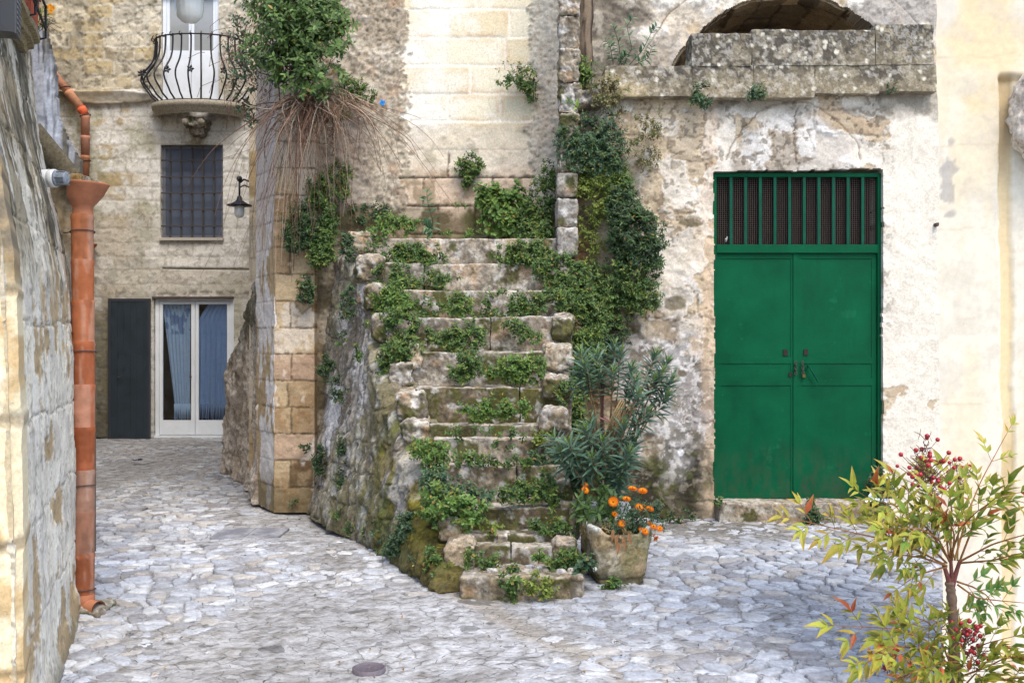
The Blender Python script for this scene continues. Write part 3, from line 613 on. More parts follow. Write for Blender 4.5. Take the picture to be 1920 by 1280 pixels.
m = MB(); h0 = P(1517, 686, YD - .05); h1 = P(1534, 716, YD - .05); m.tube([h0 + [0, .04, 0], h0, (h0 + h1) / 2, h1], [.012, .012, .012, .009], 8, flat=.6); m.build('door_handle', M_GREEND, door)
for x in (1492, 1505):
    m = MB(); c = P(x, 690, YD - .03)
    for k in range(5):
        th = np.linspace(0, 2 * math.pi, 9); o = c + [0, 0, .05 - k * .024]
        ring = np.stack([.010 * np.cos(th) * (k % 2 == 0), .010 * np.cos(th) * (k % 2 == 1), .015 * np.sin(th)], 1) + o
        m.tube(ring, .0035, 6, cap=False)
    m.build('door_chain', M_RUST, door)
m = MB(); c = P(1507, 704, YD - .03); m.box(c - [.013, .01, .016], c + [.013, .008, .012]); m.tube([c + [-.009, 0, .01], c + [-.008, 0, .03], c + [.008, 0, .03], c + [.009, 0, .01]], .003, 6); m.build('padlock', mat_plain('brass padlock', (.12, .10, .03), .5, .6), door)

# ------------------------------------------------------------------ staircase
stair = thing('stone_staircase', 'steep crumbling stone staircase overgrown with green weeds', 'staircase', (0, 6.5, 0))
ST = [  # front Y, py of the top edge, px left, px right
 (6.50, 1081, 862, 1096), (6.86, 1021, 893, 1082), (7.00, 1004, 893, 1075), (7.16, 951, 893, 1062), (7.40, 874, 852, 1040), (7.64, 822, 812, 1030),
 (7.84, 797, 798, 1050), (8.05, 726, 803, 1072), (8.30, 660, 778, 1070), (8.56, 595, 720, 1073), (8.80, 545, 700, 1045), (9.04, 494, 668, 1046), (9.28, 446, 655, 1046)]
def wallx(y): return -0.394 - 0.497 * (y - 6.8)
zprev = 0
SZ = []
for i, (Y, py, pl, pr) in enumerate(ST):
    z = CH - (py - CY) * Y / F; SZ.append(z)
    xl = (pl - CX) * Y / F; xr = (pr - CX) * Y / F
    if i > 0: xr = max(xr, 0.40)
    if i >= 1: xl = min(xl, wallx(Y + .1) + 0.20 + .09 * z)
    depth = 0.46 if i < 12 else 0.75
    if i == 12: xr = .52
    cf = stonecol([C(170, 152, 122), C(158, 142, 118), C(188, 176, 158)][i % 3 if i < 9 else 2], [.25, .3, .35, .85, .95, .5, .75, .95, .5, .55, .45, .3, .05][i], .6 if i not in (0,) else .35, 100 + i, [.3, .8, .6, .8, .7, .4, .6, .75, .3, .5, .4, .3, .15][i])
    if i == 0:
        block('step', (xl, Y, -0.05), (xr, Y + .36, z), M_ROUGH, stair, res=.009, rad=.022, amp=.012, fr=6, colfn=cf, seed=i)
    else:
        # each tread is two or three stones of slightly different height
        cuts = [xl] + ([] if i in (2, 3, 5, 6, 8, 10, 12) else [xl + (xr - xl) * (.3 + .45 * R.random())]) + [xr]
        V_, Q_, C_ = [], [], []; n = 0
        for j in range(len(cuts) - 1):
            dzz = (R.random() - .5) * .016; dy = (R.random() - .5) * .025
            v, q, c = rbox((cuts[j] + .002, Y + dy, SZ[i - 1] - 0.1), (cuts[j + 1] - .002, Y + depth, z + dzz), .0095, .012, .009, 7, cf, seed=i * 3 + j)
            V_.append(v); Q_.append(q + n); C_.append(c); n += len(v)
        mk('step', np.vstack(V_), [np.vstack(Q_)], M_ROUGH, stair, np.vstack(C_), True)
# solid core below the treads
mb = MB()
for i in range(1, 13):
    Y = ST[i][0]; mb.box((wallx(Y) + .16 + .12 * SZ[i], Y + .06, 0), (.38, (ST[i + 1][0] if i < 12 else 9.85) + .061, SZ[i] - .06), C(70, 60, 40))
mb.build('stair_core', M_ROUGH, stair)
def f_side(P0, u, v, px, py):
    n1 = fbm(P0, 1.6, 5, 121); n2 = fbm(P0, 8, 5, 122, st=(1, 1, .55)); n3 = fbm(P0, 26, 4, 123, st=(1, 1, .6)); n4 = fbm(P0, 4.5, 6, 124, st=(1, 1, .4)); n5 = fbm(P0, 17, 5, 125, st=(1, 1, .3))
    k = mix(np.broadcast_to(C(164, 154, 142), P0.shape), C(128, 118, 104), ss(.4, .65, n4)); k = mix(k, C(216, 212, 210), ss(.52, .57, n2 * .45 + n5 * .55) * .85)
    k = mix(k, C(84, 76, 60), ss(.58, .72, n5 * .6 + n3 * .4) * .75)
    k = mix(k, C(120, 116, 72), ss(.52, .68, n1) * .45)
    y = P0[..., 1]; z = v
    gm = np.clip(ss(8.55, 7.5, y + (n4 - .5) * 1.2) * 1.1, 0, 1) * (1 - ss(1.0, 1.5, z + (n2 - .5) * .6 - (7.6 - y) * .1)); mo = mix(np.broadcast_to(C(126, 118, 30), P0.shape), C(86, 92, 30), ss(.4, .6, n2)); mo = mix(mo, C(120, 96, 36), ss(.6, .8, n4) * .6); mo = mix(mo, C(60, 52, 32), ss(.6, .75, n3) * .7)
    k = mix(k, mo, gm * .93)
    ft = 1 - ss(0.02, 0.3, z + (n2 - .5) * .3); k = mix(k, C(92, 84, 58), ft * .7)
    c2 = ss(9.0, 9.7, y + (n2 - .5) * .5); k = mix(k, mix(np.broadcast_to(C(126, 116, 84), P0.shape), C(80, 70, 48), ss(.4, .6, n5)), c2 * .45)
    k = mix(k, C(224, 222, 222), blob(px, py, 600, 780, 12, 60, n2, .5) * .8); k = mix(k, C(208, 204, 206), blob(px, py, 740, 905, 18, 60, n5, .5) * .5)
    jd, jid, _, _ = blocks(u + (n2 - .5) * .08, v + (n4 - .5) * .08, .27, .48, 31); jj = (1 - ss(.003, .016, jd + (n3 - .5) * .02)) * ss(.4, .55, n1 * .5 + n5 * .5); k = mix(k, C(76, 66, 50), jj * .3)
    d = -0.10 * z - jj * .02 + (n1 - .5) * .12 * ss(6.6, 8.0, y) + (n2 - .5) * .032 + (n3 - .5) * .03 + (n5 - .5) * .035 + .05 * (1 - ss(0, .5, z)) 
    d = d + gm * ((fbm(P0, 16, 5, 127) - .5) * .05); k = mix(k, k * .45, gm * ss(.55, .68, fbm(P0, 16, 5, 127) * -1 + 1) * .7)
    yy = np.array([6.55] + [s[0] for s in ST[1:]] + [9.9]); zz = np.array([.10, .20, .28, .40, .62, .84, .93, 1.16, 1.42, 1.72, 1.98, 2.2, 2.46, 2.5])
    top = np.interp(y + .02, yy, zz) + (n2 - .5) * .1
    d = d - .08 * (1 - ss(0, .12, top - z))
    return d, k, z < top
Bn = np.array([-0.42, 6.62, 0]); An = np.array([wallx(9.98), 9.98, 0])
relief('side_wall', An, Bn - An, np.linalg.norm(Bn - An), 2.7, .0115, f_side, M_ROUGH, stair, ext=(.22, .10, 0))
# loose kerb stones at the ends of the treads
KS = [  # px0,px1,py0,py1,Y,depth,rad,white
 (652, 700, 434, 478, 9.2, .3, .05, .8), (664, 716, 478, 528, 8.98, .3, .05, .9), (682, 724, 534, 580, 8.74, .28, .05, .5), (700, 742, 588, 640, 8.5, .28, .05, .6),
 (768, 790, 644, 690, 8.28, .2, .03, .9), (728, 776, 678, 728, 8.24, .3, .035, .6), (744, 800, 730, 790, 7.98, .3, .04, 1.0), (756, 806, 786, 842, 7.8, .3, .05, .6),
 (1034, 1074, 590, 638, 8.52, .3, .045, .5), (1018, 1071, 645, 694, 8.27, .3, .04, .6), (1020, 1071, 702, 745, 8.02, .3, .05, .8), (1010, 1066, 766, 812, 7.8, .3, .05, .8),
 (1036, 1072, 896, 960, 7.32, .16, .03, .4), (1044, 1086, 938, 1012, 7.24, .16, .03, .4), (840, 878, 930, 972, 7.05, .25, .05, .3),
 (818, 870, 970, 1018, 6.98, .3, .05, .3), (838, 892, 1016, 1072, 6.78, .3, .06, .25), (1036, 1084, 1012, 1056, 6.8, .3, .04, .2), (930, 955, 1000, 1022, 6.98, .1, .02, .5)]
for i, (x0, x1, y0, y1, Y, dp, rd, wh) in enumerate(KS):
    a = P(x0, y1, Y); b = P(x1, y0, Y)
    block('kerb_stone', (a[0], Y - .03, a[2]), (b[0], Y + dp, b[2]), M_ROUGH, stair, res=.01, rad=rd, amp=.028, fr=7, colfn=stonecol(C(182, 164, 138), .3 if Y > 7.4 else .6, wh, 150 + i, .4), seed=30 + i, tilt=float(R.normal(0, .05)))
# small cobbles laid on the first tread
for i in range(12):
    x = -.13 + .62 * (i % 6) / 6 + R.random() * .04; y = 6.66 + .1 * (i // 6) + R.random() * .02
    block('tread_cobble', (x - .035, y - .03, .09), (x + .035, y + .03, .145 + R.random() * .012), M_ROUGH, stair, res=.012, rad=.02, amp=.008, colfn=stonecol(C(200, 200, 204), 0, .9, 180 + i, .1), seed=i)

# ------------------------------------------------------------------ quoin pier left of the stairs
pier = thing('stone_pier', 'tall pier of honey coloured squared blocks with a whitewashed left edge', 'pier', (-2.1, 9.75, 0))
def f_pier(front):
    def fn(P0, u, v, px, py):
        n1 = fbm(P0, 2, 5, 201); n2 = fbm(P0, 8, 5, 202); n3 = fbm(P0, 26, 4, 203); n5 = fbm(P0, 9, 4, 205, st=(1, 1, .25))
        vv = v + 0.012 + (n2 - .5) * .014; ch = 0.249; r = np.floor(vv / ch); dvv = np.minimum(vv - r * ch, (r + 1) * ch - vv)
        if front:
            cut = .145 + .05 * (hsh(r, r * 0 + 2, 3) - .5); has = (np.mod(r, 2) == 1) | (r == 4); dj = np.where(has, np.abs(u - cut + (n2 - .5) * .02), 9); idb = hsh(r, (u > cut) * has * 1.0, 21)
        else:
            dj = np.full(u.shape, 9.0); idb = hsh(r, r * 0 + 5, 22)
        jd = np.minimum(dvv, dj); jm = (1 - ss(.003, .011, jd + (n3 - .5) * .014)) * (1.0 if front else .55)
        k = mix(np.broadcast_to(C(190, 168, 134), P0.shape), C(168, 142, 108), ss(.25, .8, idb)); k = mix(k, C(206, 184, 150), ss(.5, .7, n1) * .7); k = mix(k, C(148, 112, 70), ss(.55, .75, n2) * .5)
        if front:
            k = mix(k, C(84, 60, 36), ((np.mod(r, 2) == 1) & (u > cut) & ((r == 1) | (r == 7)) & (hsh(r, r * 0, 2) > -1)) * ss(.3, .6, n2) * .75)
            k = mix(k, C(196, 164, 148), (r == 2) * .4 + (r == 5) * .35)
            k = mix(k, C(232, 222, 206), ss(.62, .7, n1 * .5 + n2 * .5) * .6)
            k = mix(k, C(222, 212, 196), ss(3.0, 3.4, v) * .6)
        else:
            w = ss(.46, .52, n5 * .7 + fbm(P0, 3, 3, 7) * .3 + ss(.25, .45, abs(u - .3)) * .02); k = mix(k, C(188, 168, 130), .5); k = mix(k, C(226, 222, 220), w * .9); k = mix(k, C(216, 206, 200), ss(2.4, 2.9, v) * .9)
        low = 1 - ss(.1, .5, v + (n2 - .5) * .2); k = mix(k, C(92, 84, 58), low * .65)
        k = mix(k, C(96, 82, 62), jm * .8)
        d = (n2 - .5) * .016 + (n3 - .5) * .007 - jm * .007 + (idb - .5) * .008
        return d, k
    return fn
fl = np.array([-2.225, 9.74, 0])
relief('wall', fl, (1, 0, 0), .375, 4.1, .0095, f_pier(True), M_PLAST, pier, thick=.4)
bl = np.array([-2.52, 10.24, 0])
relief('wall', bl, fl - bl, np.linalg.norm(fl - bl), 4.42, .011, f_pier(False), M_PLAST, pier, ext=(.25, .12, 0))
mb = MB(); mb.box((-2.2, 9.78, 0), (-2.0, 10.3, 4.05), C(150, 130, 100)); mb.build('wall', M_ROUGH, pier)

# the rounded old buttress at the mouth of the alley
def f_rock(P0, u, v, px, py):
    n1 = fbm(P0, 1.8, 5, 211); n2 = fbm(P0, 6, 5, 212, st=(1, 1, .6)); n3 = fbm(P0, 22, 4, 213); n4 = fbm(P0, 3, 5, 214, st=(1, 1, .3)); n5 = fbm(P0, 12, 4, 215, st=(1, 1, .5))
    tp = np.interp(px + (n2 - .5) * 5, [410, 414, 417, 420, 428, 440, 455, 470, 482, 500], [1.05, 1.3, 1.55, 1.72, 1.95, 2.2, 2.42, 2.52, 2.58, 2.6])
    k = mix(np.broadcast_to(C(186, 172, 154), P0.shape), C(156, 142, 126), ss(.4, .65, n4)); k = mix(k, C(216, 206, 194), ss(.5, .64, n2) * .7); k = mix(k, C(108, 96, 78), ss(.6, .72, n5) * .5)
    up = ss(1.3, 1.9, v + (n1 - .5) * .8); k = mix(k, mix(np.broadcast_to(C(140, 138, 128), P0.shape), C(76, 74, 62), ss(.4, .6, n5)), up * .75)
    k = mix(k, C(66, 66, 30), blob(px, py, 449, 560, 9, 80, n4, .6) * .7)
    k = mix(k, C(212, 204, 198), ss(.1, .35, .35 - abs(v - .45)) * ss(.5, .6, n4) * .5)
    t = np.clip(tp - v, 0, 9)
    d = -.13 * (1 - ss(1.5, 2.5, u)) + (n1 - .5) * .12 + (n2 - .5) * .06 + (n3 - .5) * .03 - .3 * (1 - np.sqrt(np.clip(t / .35, 0, 1))) + .06 * (1 - ss(0, .5, v)) + .05 * blob(px, py, 425, 700, 12, 60, None)
    return d, k, (v < tp)
rk0 = np.array([-3.62, 12.7, 0]); rk1 = np.array([-2.46, 10.2, 0])
rock = relief('rock_buttress', rk0, rk1 - rk0, np.linalg.norm(rk1 - rk0), 2.75, .0155, f_rock, M_ROUGH, None, ext=(.3, .14, 0))
setp(rock, 'rounded lump of eroded rough wall leaning against the pier at the alley mouth', 'buttress')
# the house that closes the right side of the alley
alley = thing('side_house', 'pale plastered house wall running back along the alley behind the pier', 'house', (-2.5, 12, 0))
def f_strip(P0, u, v, px, py):
    n1 = fbm(P0, 2, 5, 221); n2 = fbm(P0, 8, 5, 222)
    k = mix(np.broadcast_to(C(206, 192, 168), P0.shape), C(184, 160, 120), ss(.5, .7, n1)); jd, _, _, _ = blocks(u, v, .25, .5, 4); k = mix(k, C(110, 96, 76), (1 - ss(.004, .014, jd)) * .5)
    return (n2 - .5) * .03, k
relief('wall', (-2.83, 11.2, 0), (1, 0, 0), .9, 5.0, .02, f_strip, M_PLAST, alley, thick=.3)
relief('wall', (-2.83, 17.25, 0), (0, -1, 0), 6.0, 8.0, .06, f_strip, M_PLAST, alley, thick=.3)  # wall, roof and upper wall raised out of view to shade the alley
mb = MB(); mb.box((-2.78, 11.3, 7.95), (-1.2, 17.2, 8.1), C(150, 130, 100)); mb.build('roof', M_ROUGH, alley)
relief('upper_wall', (-2.6, 11.1, 5.0), (1, 0, 0), .9, 3.0, .05, f_strip, M_PLAST, alley, thick=.3)
lh = thing('alley_shade_house', 'plain tuff house side added unseen left of the alley to shade it', 'house', (-6, 12.5, 0))  # added out of view to keep sky light off the alley
relief('wall', (-4.15, 8.6, 0), (-3.9, 8.6, 0), 9.4, 8.0, .07, f_strip, M_PLAST, lh, ext=(-.3, 0, 0))

# ------------------------------------------------------------------ far house at the end of the alley
YF = 17.3
far = thing('alley_house', 'old tuff block house with a balcony and glazed door closing the alley', 'house', (-6, YF, 0))
def pf(px, py): return P(px, py, YF)
def f_far(P0, u, v, px, py):
    n1 = fbm(P0, 1.0, 5, 231); n2 = fbm(P0, 4, 6, 232); n3 = fbm(P0, 16, 4, 233); n4 = fbm(P0, 2.2, 5, 234); n5 = fbm(P0, 9, 5, 235)
    w = (n2 - .5) * .05
    jd, jid, dv, du_ = blocks(u + w, v + w * .8, .232, .50, 9); jm = 1 - ss(.006, .024, jd + (n3 - .5) * .02)
    st = mix(np.broadcast_to(C(214, 204, 180), P0.shape), C(194, 176, 138), ss(.3, .7, jid)); st = mix(st, C(150, 140, 120), ss(.6, .9, hsh(np.floor(jid * 63), np.floor(jid * 31), 3)) * .7); st = mix(st, C(204, 194, 172), ss(.5, .7, n2) * .7)
    st = mix(st, C(206, 200, 184), jm * .75)
    st = mix(st, C(92, 86, 74), ss(.56, .74, n4 * .5 + n5 * .5) * .6)
    lg = 1 - ss(150, 210, px + (n2 - .5) * 60); st = mix(st, C(112, 104, 84), lg * .45 * ss(.35, .6, n2))
    top = py < 168
    pl = mix(np.broadcast_to(C(228, 225, 216), P0.shape), C(204, 200, 188), ss(.4, .65, n4)); pl = mix(pl, C(238, 236, 230), ss(.52, .66, n2) * .8)
    och = ss(.50, .62, n2 * .4 + n1 * .3 + jid * .3) * (1 - ss(215, 300, px)); pl = mix(pl, C(176, 152, 100), och * .8)
    pl = mix(pl, C(156, 158, 118), ss(.62, .75, n4) * .4)
    pl = mix(pl, C(150, 140, 120), jm * .35)
    grey = ss(360, 430, py + (n1 - .5) * 120); pl = mix(pl, mix(np.broadcast_to(C(184, 178, 166), P0.shape), C(206, 200, 188), ss(.45, .65, n2)), grey * .7 * (1 - .6 * ss(240, 300, px)))
    gre = ss(520, 620, py + (n2 - .5) * 120) * (1 - ss(200, 215, px)); pl = mix(pl, mix(np.broadcast_to(C(104, 98, 66), P0.shape), C(66, 64, 48), ss(.4, .6, n5)), gre * .75)
    pl = mix(pl, C(60, 56, 44), gre * ss(700, 800, py) * .5)
    k = np.where(top[..., None], st, pl)
    k = mix(k, C(214, 206, 188), ss(290, 300, px) * (py < 170) * .7)
    band = blob(px, py, 180, 184, 130, 13, n2, .15, .15) * (px < 292); k = mix(k, mix(np.broadcast_to(C(104, 96, 82), P0.shape), C(150, 138, 116), ss(180, 190, py)), band * .8)
    lb = ss(497, 503, py) * (1 - ss(551, 556, py)) * ss(280, 300, px); k = mix(k, C(192, 184, 168), lb * .6)
    crk = np.exp(-((py - 503 - (px - 303) * .012) / 1.3) ** 2) * (px > 303); k = mix(k, C(30, 26, 20), crk * .95)
    k = mix(k, C(104, 98, 84), np.exp(-((py - 549 + (n2 - .5) * 10) / 4) ** 2) * (px > 285) * ss(.4, .6, n5) * .8)
    k = mix(k, C(120, 112, 96), ss(.62, .75, n3) * .4)
    d = (n2 - .5) * .02 + (n3 - .5) * .010 + np.where(top, (jid - .5) * .02 - ss(.55, .7, n5) * .015, -jm * .004) + band * .07 - crk * .03 - (py > 200) * .01
    dr = (px > 289) & (px < 437) & (py > 557)
    wn = (px > 302) & (px < 417) & (py > 272) & (py < 446)
    bd = (px > 303) & (px < 409) & (py < 191)
    return d, k, ~(dr | wn | bd)
relief('wall', (-9.2, YF, 0), (1, 0, 0), 6.5, 7.35, .0165, f_far, M_PLAST, far, thick=.16)
relief('upper_wall', (-9.2, YF, 7.35), (1, 0, 0), 6.5, 2.4, .08, f_up(C(190, 172, 136), 17), M_PLAST, far, thick=.3)
mb = MB(); mb.box((-9.2, YF + .6, 0), (-2.7, YF + .7, 9), (.05, .05, .055)); mb.build('room_back', M_DARK, far)
# glazed door
def ybox(m, x0, y0, x1, y1, Y0, Y1, col=None):     # rectangle given on the facade
    a = P(x0, y1, YF); b = P(x1, y0, YF); m.box((a[0], Y0, a[2]), (b[0], Y1, b[2]), col); return m
gd = ybox(MB(), 289, 557, 296, 820, YF + .06, YF + .13)
ybox(gd, 296, 557, 440, 564, YF + .06, YF + .13); ybox(gd, 431, 564, 440, 820, YF + .06, YF + .13); ybox(gd, 288, 816, 440, 821, YF + .02, YF + .06)
gdo = gd.build('glazed_door', M_WHITE, far)
for (x0, x1) in ((296.5, 363), (364, 430.5)):
    m = MB(); ybox(m, x0, 565, x0 + 6, 815, YF + .07, YF + .11); ybox(m, x1 - 7, 565, x1, 815, YF + .07, YF + .11); ybox(m, x0 + 6, 565, x1 - 7, 570, YF + .07, YF + .11); ybox(m, x0 + 6, 788, x1 - 7, 815, YF + .07, YF + .11); ybox(m, x0 + 9, 793, x1 - 10, 811, YF + .066, YF + .069)
    m.build('door_frame', M_WHITE, gdo)
    m = MB(); ybox(m, x0 + 6, 570, x1 - 7, 788, YF + .088, YF + .093); m.build('pane', M_GLASS, gdo)
m = MB(); c = P(358, 706, YF + .05); m.lathe([(0, -.03), (.016, -.03), (.018, -.015), (.008, 0), (.008, .03)], c, 12, axis=(0, 1, 0)); m.build('door_handle', M_RUST, gdo)
for (x0, x1, tilt, base) in ((300, 352, 22, C(216, 222, 226)), (368, 430, 10, C(172, 188, 208))):
    nu, nv = 60, 60; g1, g2 = np.meshgrid(np.linspace(0, 1, nu), np.linspace(0, 1, nv), indexing='ij')
    xl = x0 + tilt * g2 * (x0 < 350) + (x0 > 350) * (22 * np.clip(1 - g2 * 5, 0, 1) ** 1.5)
    pxg = xl + (x1 - xl) * g1; pyg = 566 + 192 * g2; Yc = YF + .13 + .014 * np.sin(g1 * 40 + g2 * 2)
    v = np.stack([(pxg - CX) * YF / F, Yc, CH - (pyg - CY) * YF / F], -1).reshape(-1, 3)
    cc = np.tile(base, (len(v), 1)); 
    if x0 < 350: cc = mix(cc, C(150, 164, 186), (np.abs(g2 - .18) < .13).ravel() * (1.0 * (fbm(v, 9, 2, 3) > .55)))
    mm = MB(); mm.add(v, grid_faces(nu, nv).reshape(-1, 4), col=cc)
    for i in range(34):
        t = i / 33; xx = (xl[0, -1] + (x1 - xl[0, -1]) * t); a = P(xx, 757, YF); a[1] = YF + .13; e = P(xx + R.normal(0, 1.2), 785 + R.random() * 4, YF); e[1] = YF + .13
        mm.tube([a, (a + e) / 2 + [R.normal(0, .004), 0, 0], e], .006, 4, base)
    mm.build('curtain', M_CLOTH, gdo, True)
# open shutter against the wall
m = MB(); ybox(m, 207, 560, 285, 824, YF - .10, YF - .055); sh = m.build('shutter', M_GREY, far)
m = MB(); ybox(m, 207, 560, 212, 824, YF - .108, YF - .101); ybox(m, 281, 560, 285, 824, YF - .108, YF - .101); ybox(m, 212, 560, 281, 566, YF - .108, YF - .101); ybox(m, 212, 818, 281, 824, YF - .108, YF - .101); m.build('shutter_frame', mat_plain('shutter edge', (.03, .034, .045), .5), sh)
m = MB()
for i in range(6):
    x = 213 + 68 * i / 5.6; ybox(m, x, 567, x + 11.2, 817, YF - .1045, YF - .1012)
m.build('shutter_boards', M_GREY, sh)
m = MB(); c = P(222, 706, YF - .11); m.lathe([(0, -.01), (.02, -.01), (.02, 0)], c, 12, axis=(0, 1, 0)); m.build('handle', M_RUST, sh)
m = MB(); ybox(m, 285, 556, 437, 560, YF - .01, YF + .05); m.build('door_lintel_strip', M_RUST, far)
# barred window
m = MB(); ybox(m, 302, 272, 307, 446, YF + .1, YF + .15); ybox(m, 412, 272, 417, 446, YF + .1, YF + .15); ybox(m, 307, 272, 412, 277, YF + .1, YF + .15); ybox(m, 307, 440, 412, 446, YF + .1, YF + .15)
win = m.build('window', mat_plain('grey window frame', (.14, .15, .18), .5), far)
m = MB(); ybox(m, 307, 277, 412, 440, YF + .12, YF + .13, None); m.build('pane', mat_plain('blue grey insect screen', (.075, .095, .14), .55, 0, 0, 0, .12, 3), win)
for i in range(6):
    m = MB()
    if i < 5:
        x = 318.5 + i * 20.6; ybox(m, x - 1.4, 275, x + 1.4, 447, YF + .005, YF + .028); m.build('window_bar', M_BAR, win); m = MB()
    y = 301 + i * 30.2 if i < 5 else 424.5
    if i < 5: y = [301, 332, 362, 393, 424][i]; ybox(m, 302, y - 1.3, 418, y + 1.3, YF - .012, YF + .006); m.build('window_bar', M_BAR, win)
m = MB(); ybox(m, 300, 446, 420, 451, YF - .05, YF + .1, C(190, 182, 170)); m.build('window_sill', M_PLAST, win)
# balcony door, slab, corbel and swelling railing
m = MB()
ybox(m, 303, -20, 310, 190, YF + .06, YF + .12); ybox(m, 402, -20, 409, 190, YF + .06, YF + .12)
for (x0, x1) in ((310.5, 355.5), (356.5, 401.5)):
    ybox(m, x0, -20, x0 + 5, 190, YF + .07, YF + .11); ybox(m, x1 - 4, -20, x1, 190, YF + .07, YF + .11); ybox(m, x0 + 5, 93, x1 - 4, 190, YF + .07, YF + .11); ybox(m, x0 + 9, 101, x1 - 8, 182, YF + .064, YF + .069)
bdoor = m.build('balcony_door', M_WHITE, far)
m = MB(); ybox(m, 315.5, -20, 397.5, 93, YF + .09, YF + .094); m.build('pane', mat_plain('dusty window glass', (.30, .31, .30), .12, 0, 0, 0, .15, 2, spec=.8), bdoor)
BX, BR, BD = (364 - CX) * 16.95 / F, .73, .52
def oval(th, rr): return np.array([BX + BR * rr * math.cos(th), YF - BD * rr * abs(math.sin(th)) ** .8, 0])
zs0, zs1 = CH - (190 - CY) * 16.9 / F, CH - (67 - CY) * 16.9 / F
m = MB(); ths = np.linspace(0, math.pi, 30); profs = [(-.20, .92), (-.17, .94), (-.15, 1.0), (-.10, 1.02), (-.09, 1.06), (-.01, 1.08), (0, 1.06), (0.001, .2)]
vv = np.array([[oval(t, r_) + [0, 0, zs0 + dz_] for t in ths] for dz_, r_ in profs]).reshape(-1, 3); m.add(vv, grid_faces(len(profs), 30).reshape(-1, 4)[:, ::-1], col=C(176, 168, 150))
bal = m.build('balcony', M_ROUGH, far, True)
v, q, c = rbox((BX - .16, YF - .40, zs0 - .40), (BX + .16, YF + .05, zs0 - .24), .012, .04, .02, 12, stonecol(C(150, 142, 126), 0, .4, 300, .4)); m = MB(); m.add(v, q, col=c)
v, q, c = rbox((BX - .11, YF - .28, zs0 - .52), (BX + .11, YF + .05, zs0 - .38), .012, .05, .02, 12, stonecol(C(150, 142, 126), 0, .4, 301, .4)); m.add(v, q, col=c)
for s in (-1, 1): m.lathe([(0, -.06), (.05, -.06), (.055, 0), (.05, .06), (0, .06)], (BX + s * .13, YF - .37, zs0 - .33), 14, C(150, 142, 126), axis=(0, 1, 0))
m.lathe([(0, -.1), (.03, -.08), (.045, -.03), (.03, 0)], (BX, YF - .16, zs0 - .54), 14, C(140, 130, 116)); m.build('corbel', M_ROUGH, bal, True)
Hh = zs1 - zs0
def bar(th, mb_, r0=.0145):
    ts = np.linspace(0, 1, 22); pts = []
    for t in ts:
        b = 1.0 + .30 * math.exp(-((t - .36) / .22) ** 2) - .02 * t
        if t < .1: b -= (.1 - t) * 1.2
        pts.append(oval(th, b) + [0, 0, zs0 + .015 + Hh * t])
    mb_.tube(np.array(pts), r0, 6); return pts
for th in np.linspace(.02, math.pi - .02, 15):
    m = MB(); p = bar(th, m)
    e = p[-1]; d_ = (oval(th, 1.2) - oval(th, 1.0)); d_ /= np.linalg.norm(d_); an = np.linspace(-.3, 4.6, 12); m.tube(np.array([e + d_ * (.035 + .03 * math.cos(math.pi - a)) + np.array([0, 0, -.015 - .03 * math.sin(a)]) for a in an]), .008, 5)
    m.build('railing_bar', M_IRON, bal)
for (zz, rr, hh) in ((Hh, .985, .012), (.012, .99, .01)):
    m = MB(); m.tube(np.array([oval(t, rr) + [0, 0, zs0 + zz] for t in ths]), hh + .006, 6, flat=.6); m.build('rail', M_IRON, bal)
for th in (math.pi - .5, math.pi / 2 + .35, math.pi / 2 - .05, math.pi / 2 + .95, math.pi / 2 - .6):        # iron leaves on some bars
    m = MB(); c = oval(th, 1.33) + [0, 0, zs0 + Hh * .42]
    for a in (0, 1.3, 2.5, 3.9, 5.1):
        d_ = np.array([math.cos(a), -.3, math.sin(a)]) * .07; s_ = np.array([-math.sin(a), 0, math.cos(a)]) * .022
        m.add([c, c + d_ * .5 + s_, c + d_, c + d_ * .5 - s_, c + d_ * .5 + [0, -.012, 0]], t=[[0, 1, 4], [1, 2, 4], [2, 3, 4], [3, 0, 4]])
    m.build('iron_leaf', M_IRON, bal)
for k_ in range(2):
    m = MB(); c = oval(math.pi - .25, 1.16) + [0, 0, zs0 + Hh * (.27 + .22 * k_)]; an = np.linspace(0, 9, 30); m.tube(np.array([c + [.010 * (1 + a * .6) * math.cos(a + k_ * 3), 0, .016 * (1 + a * .5) * math.sin(a + k_ * 3)] for a in an]), .006, 5); m.build('iron_scroll', M_IRON, bal)

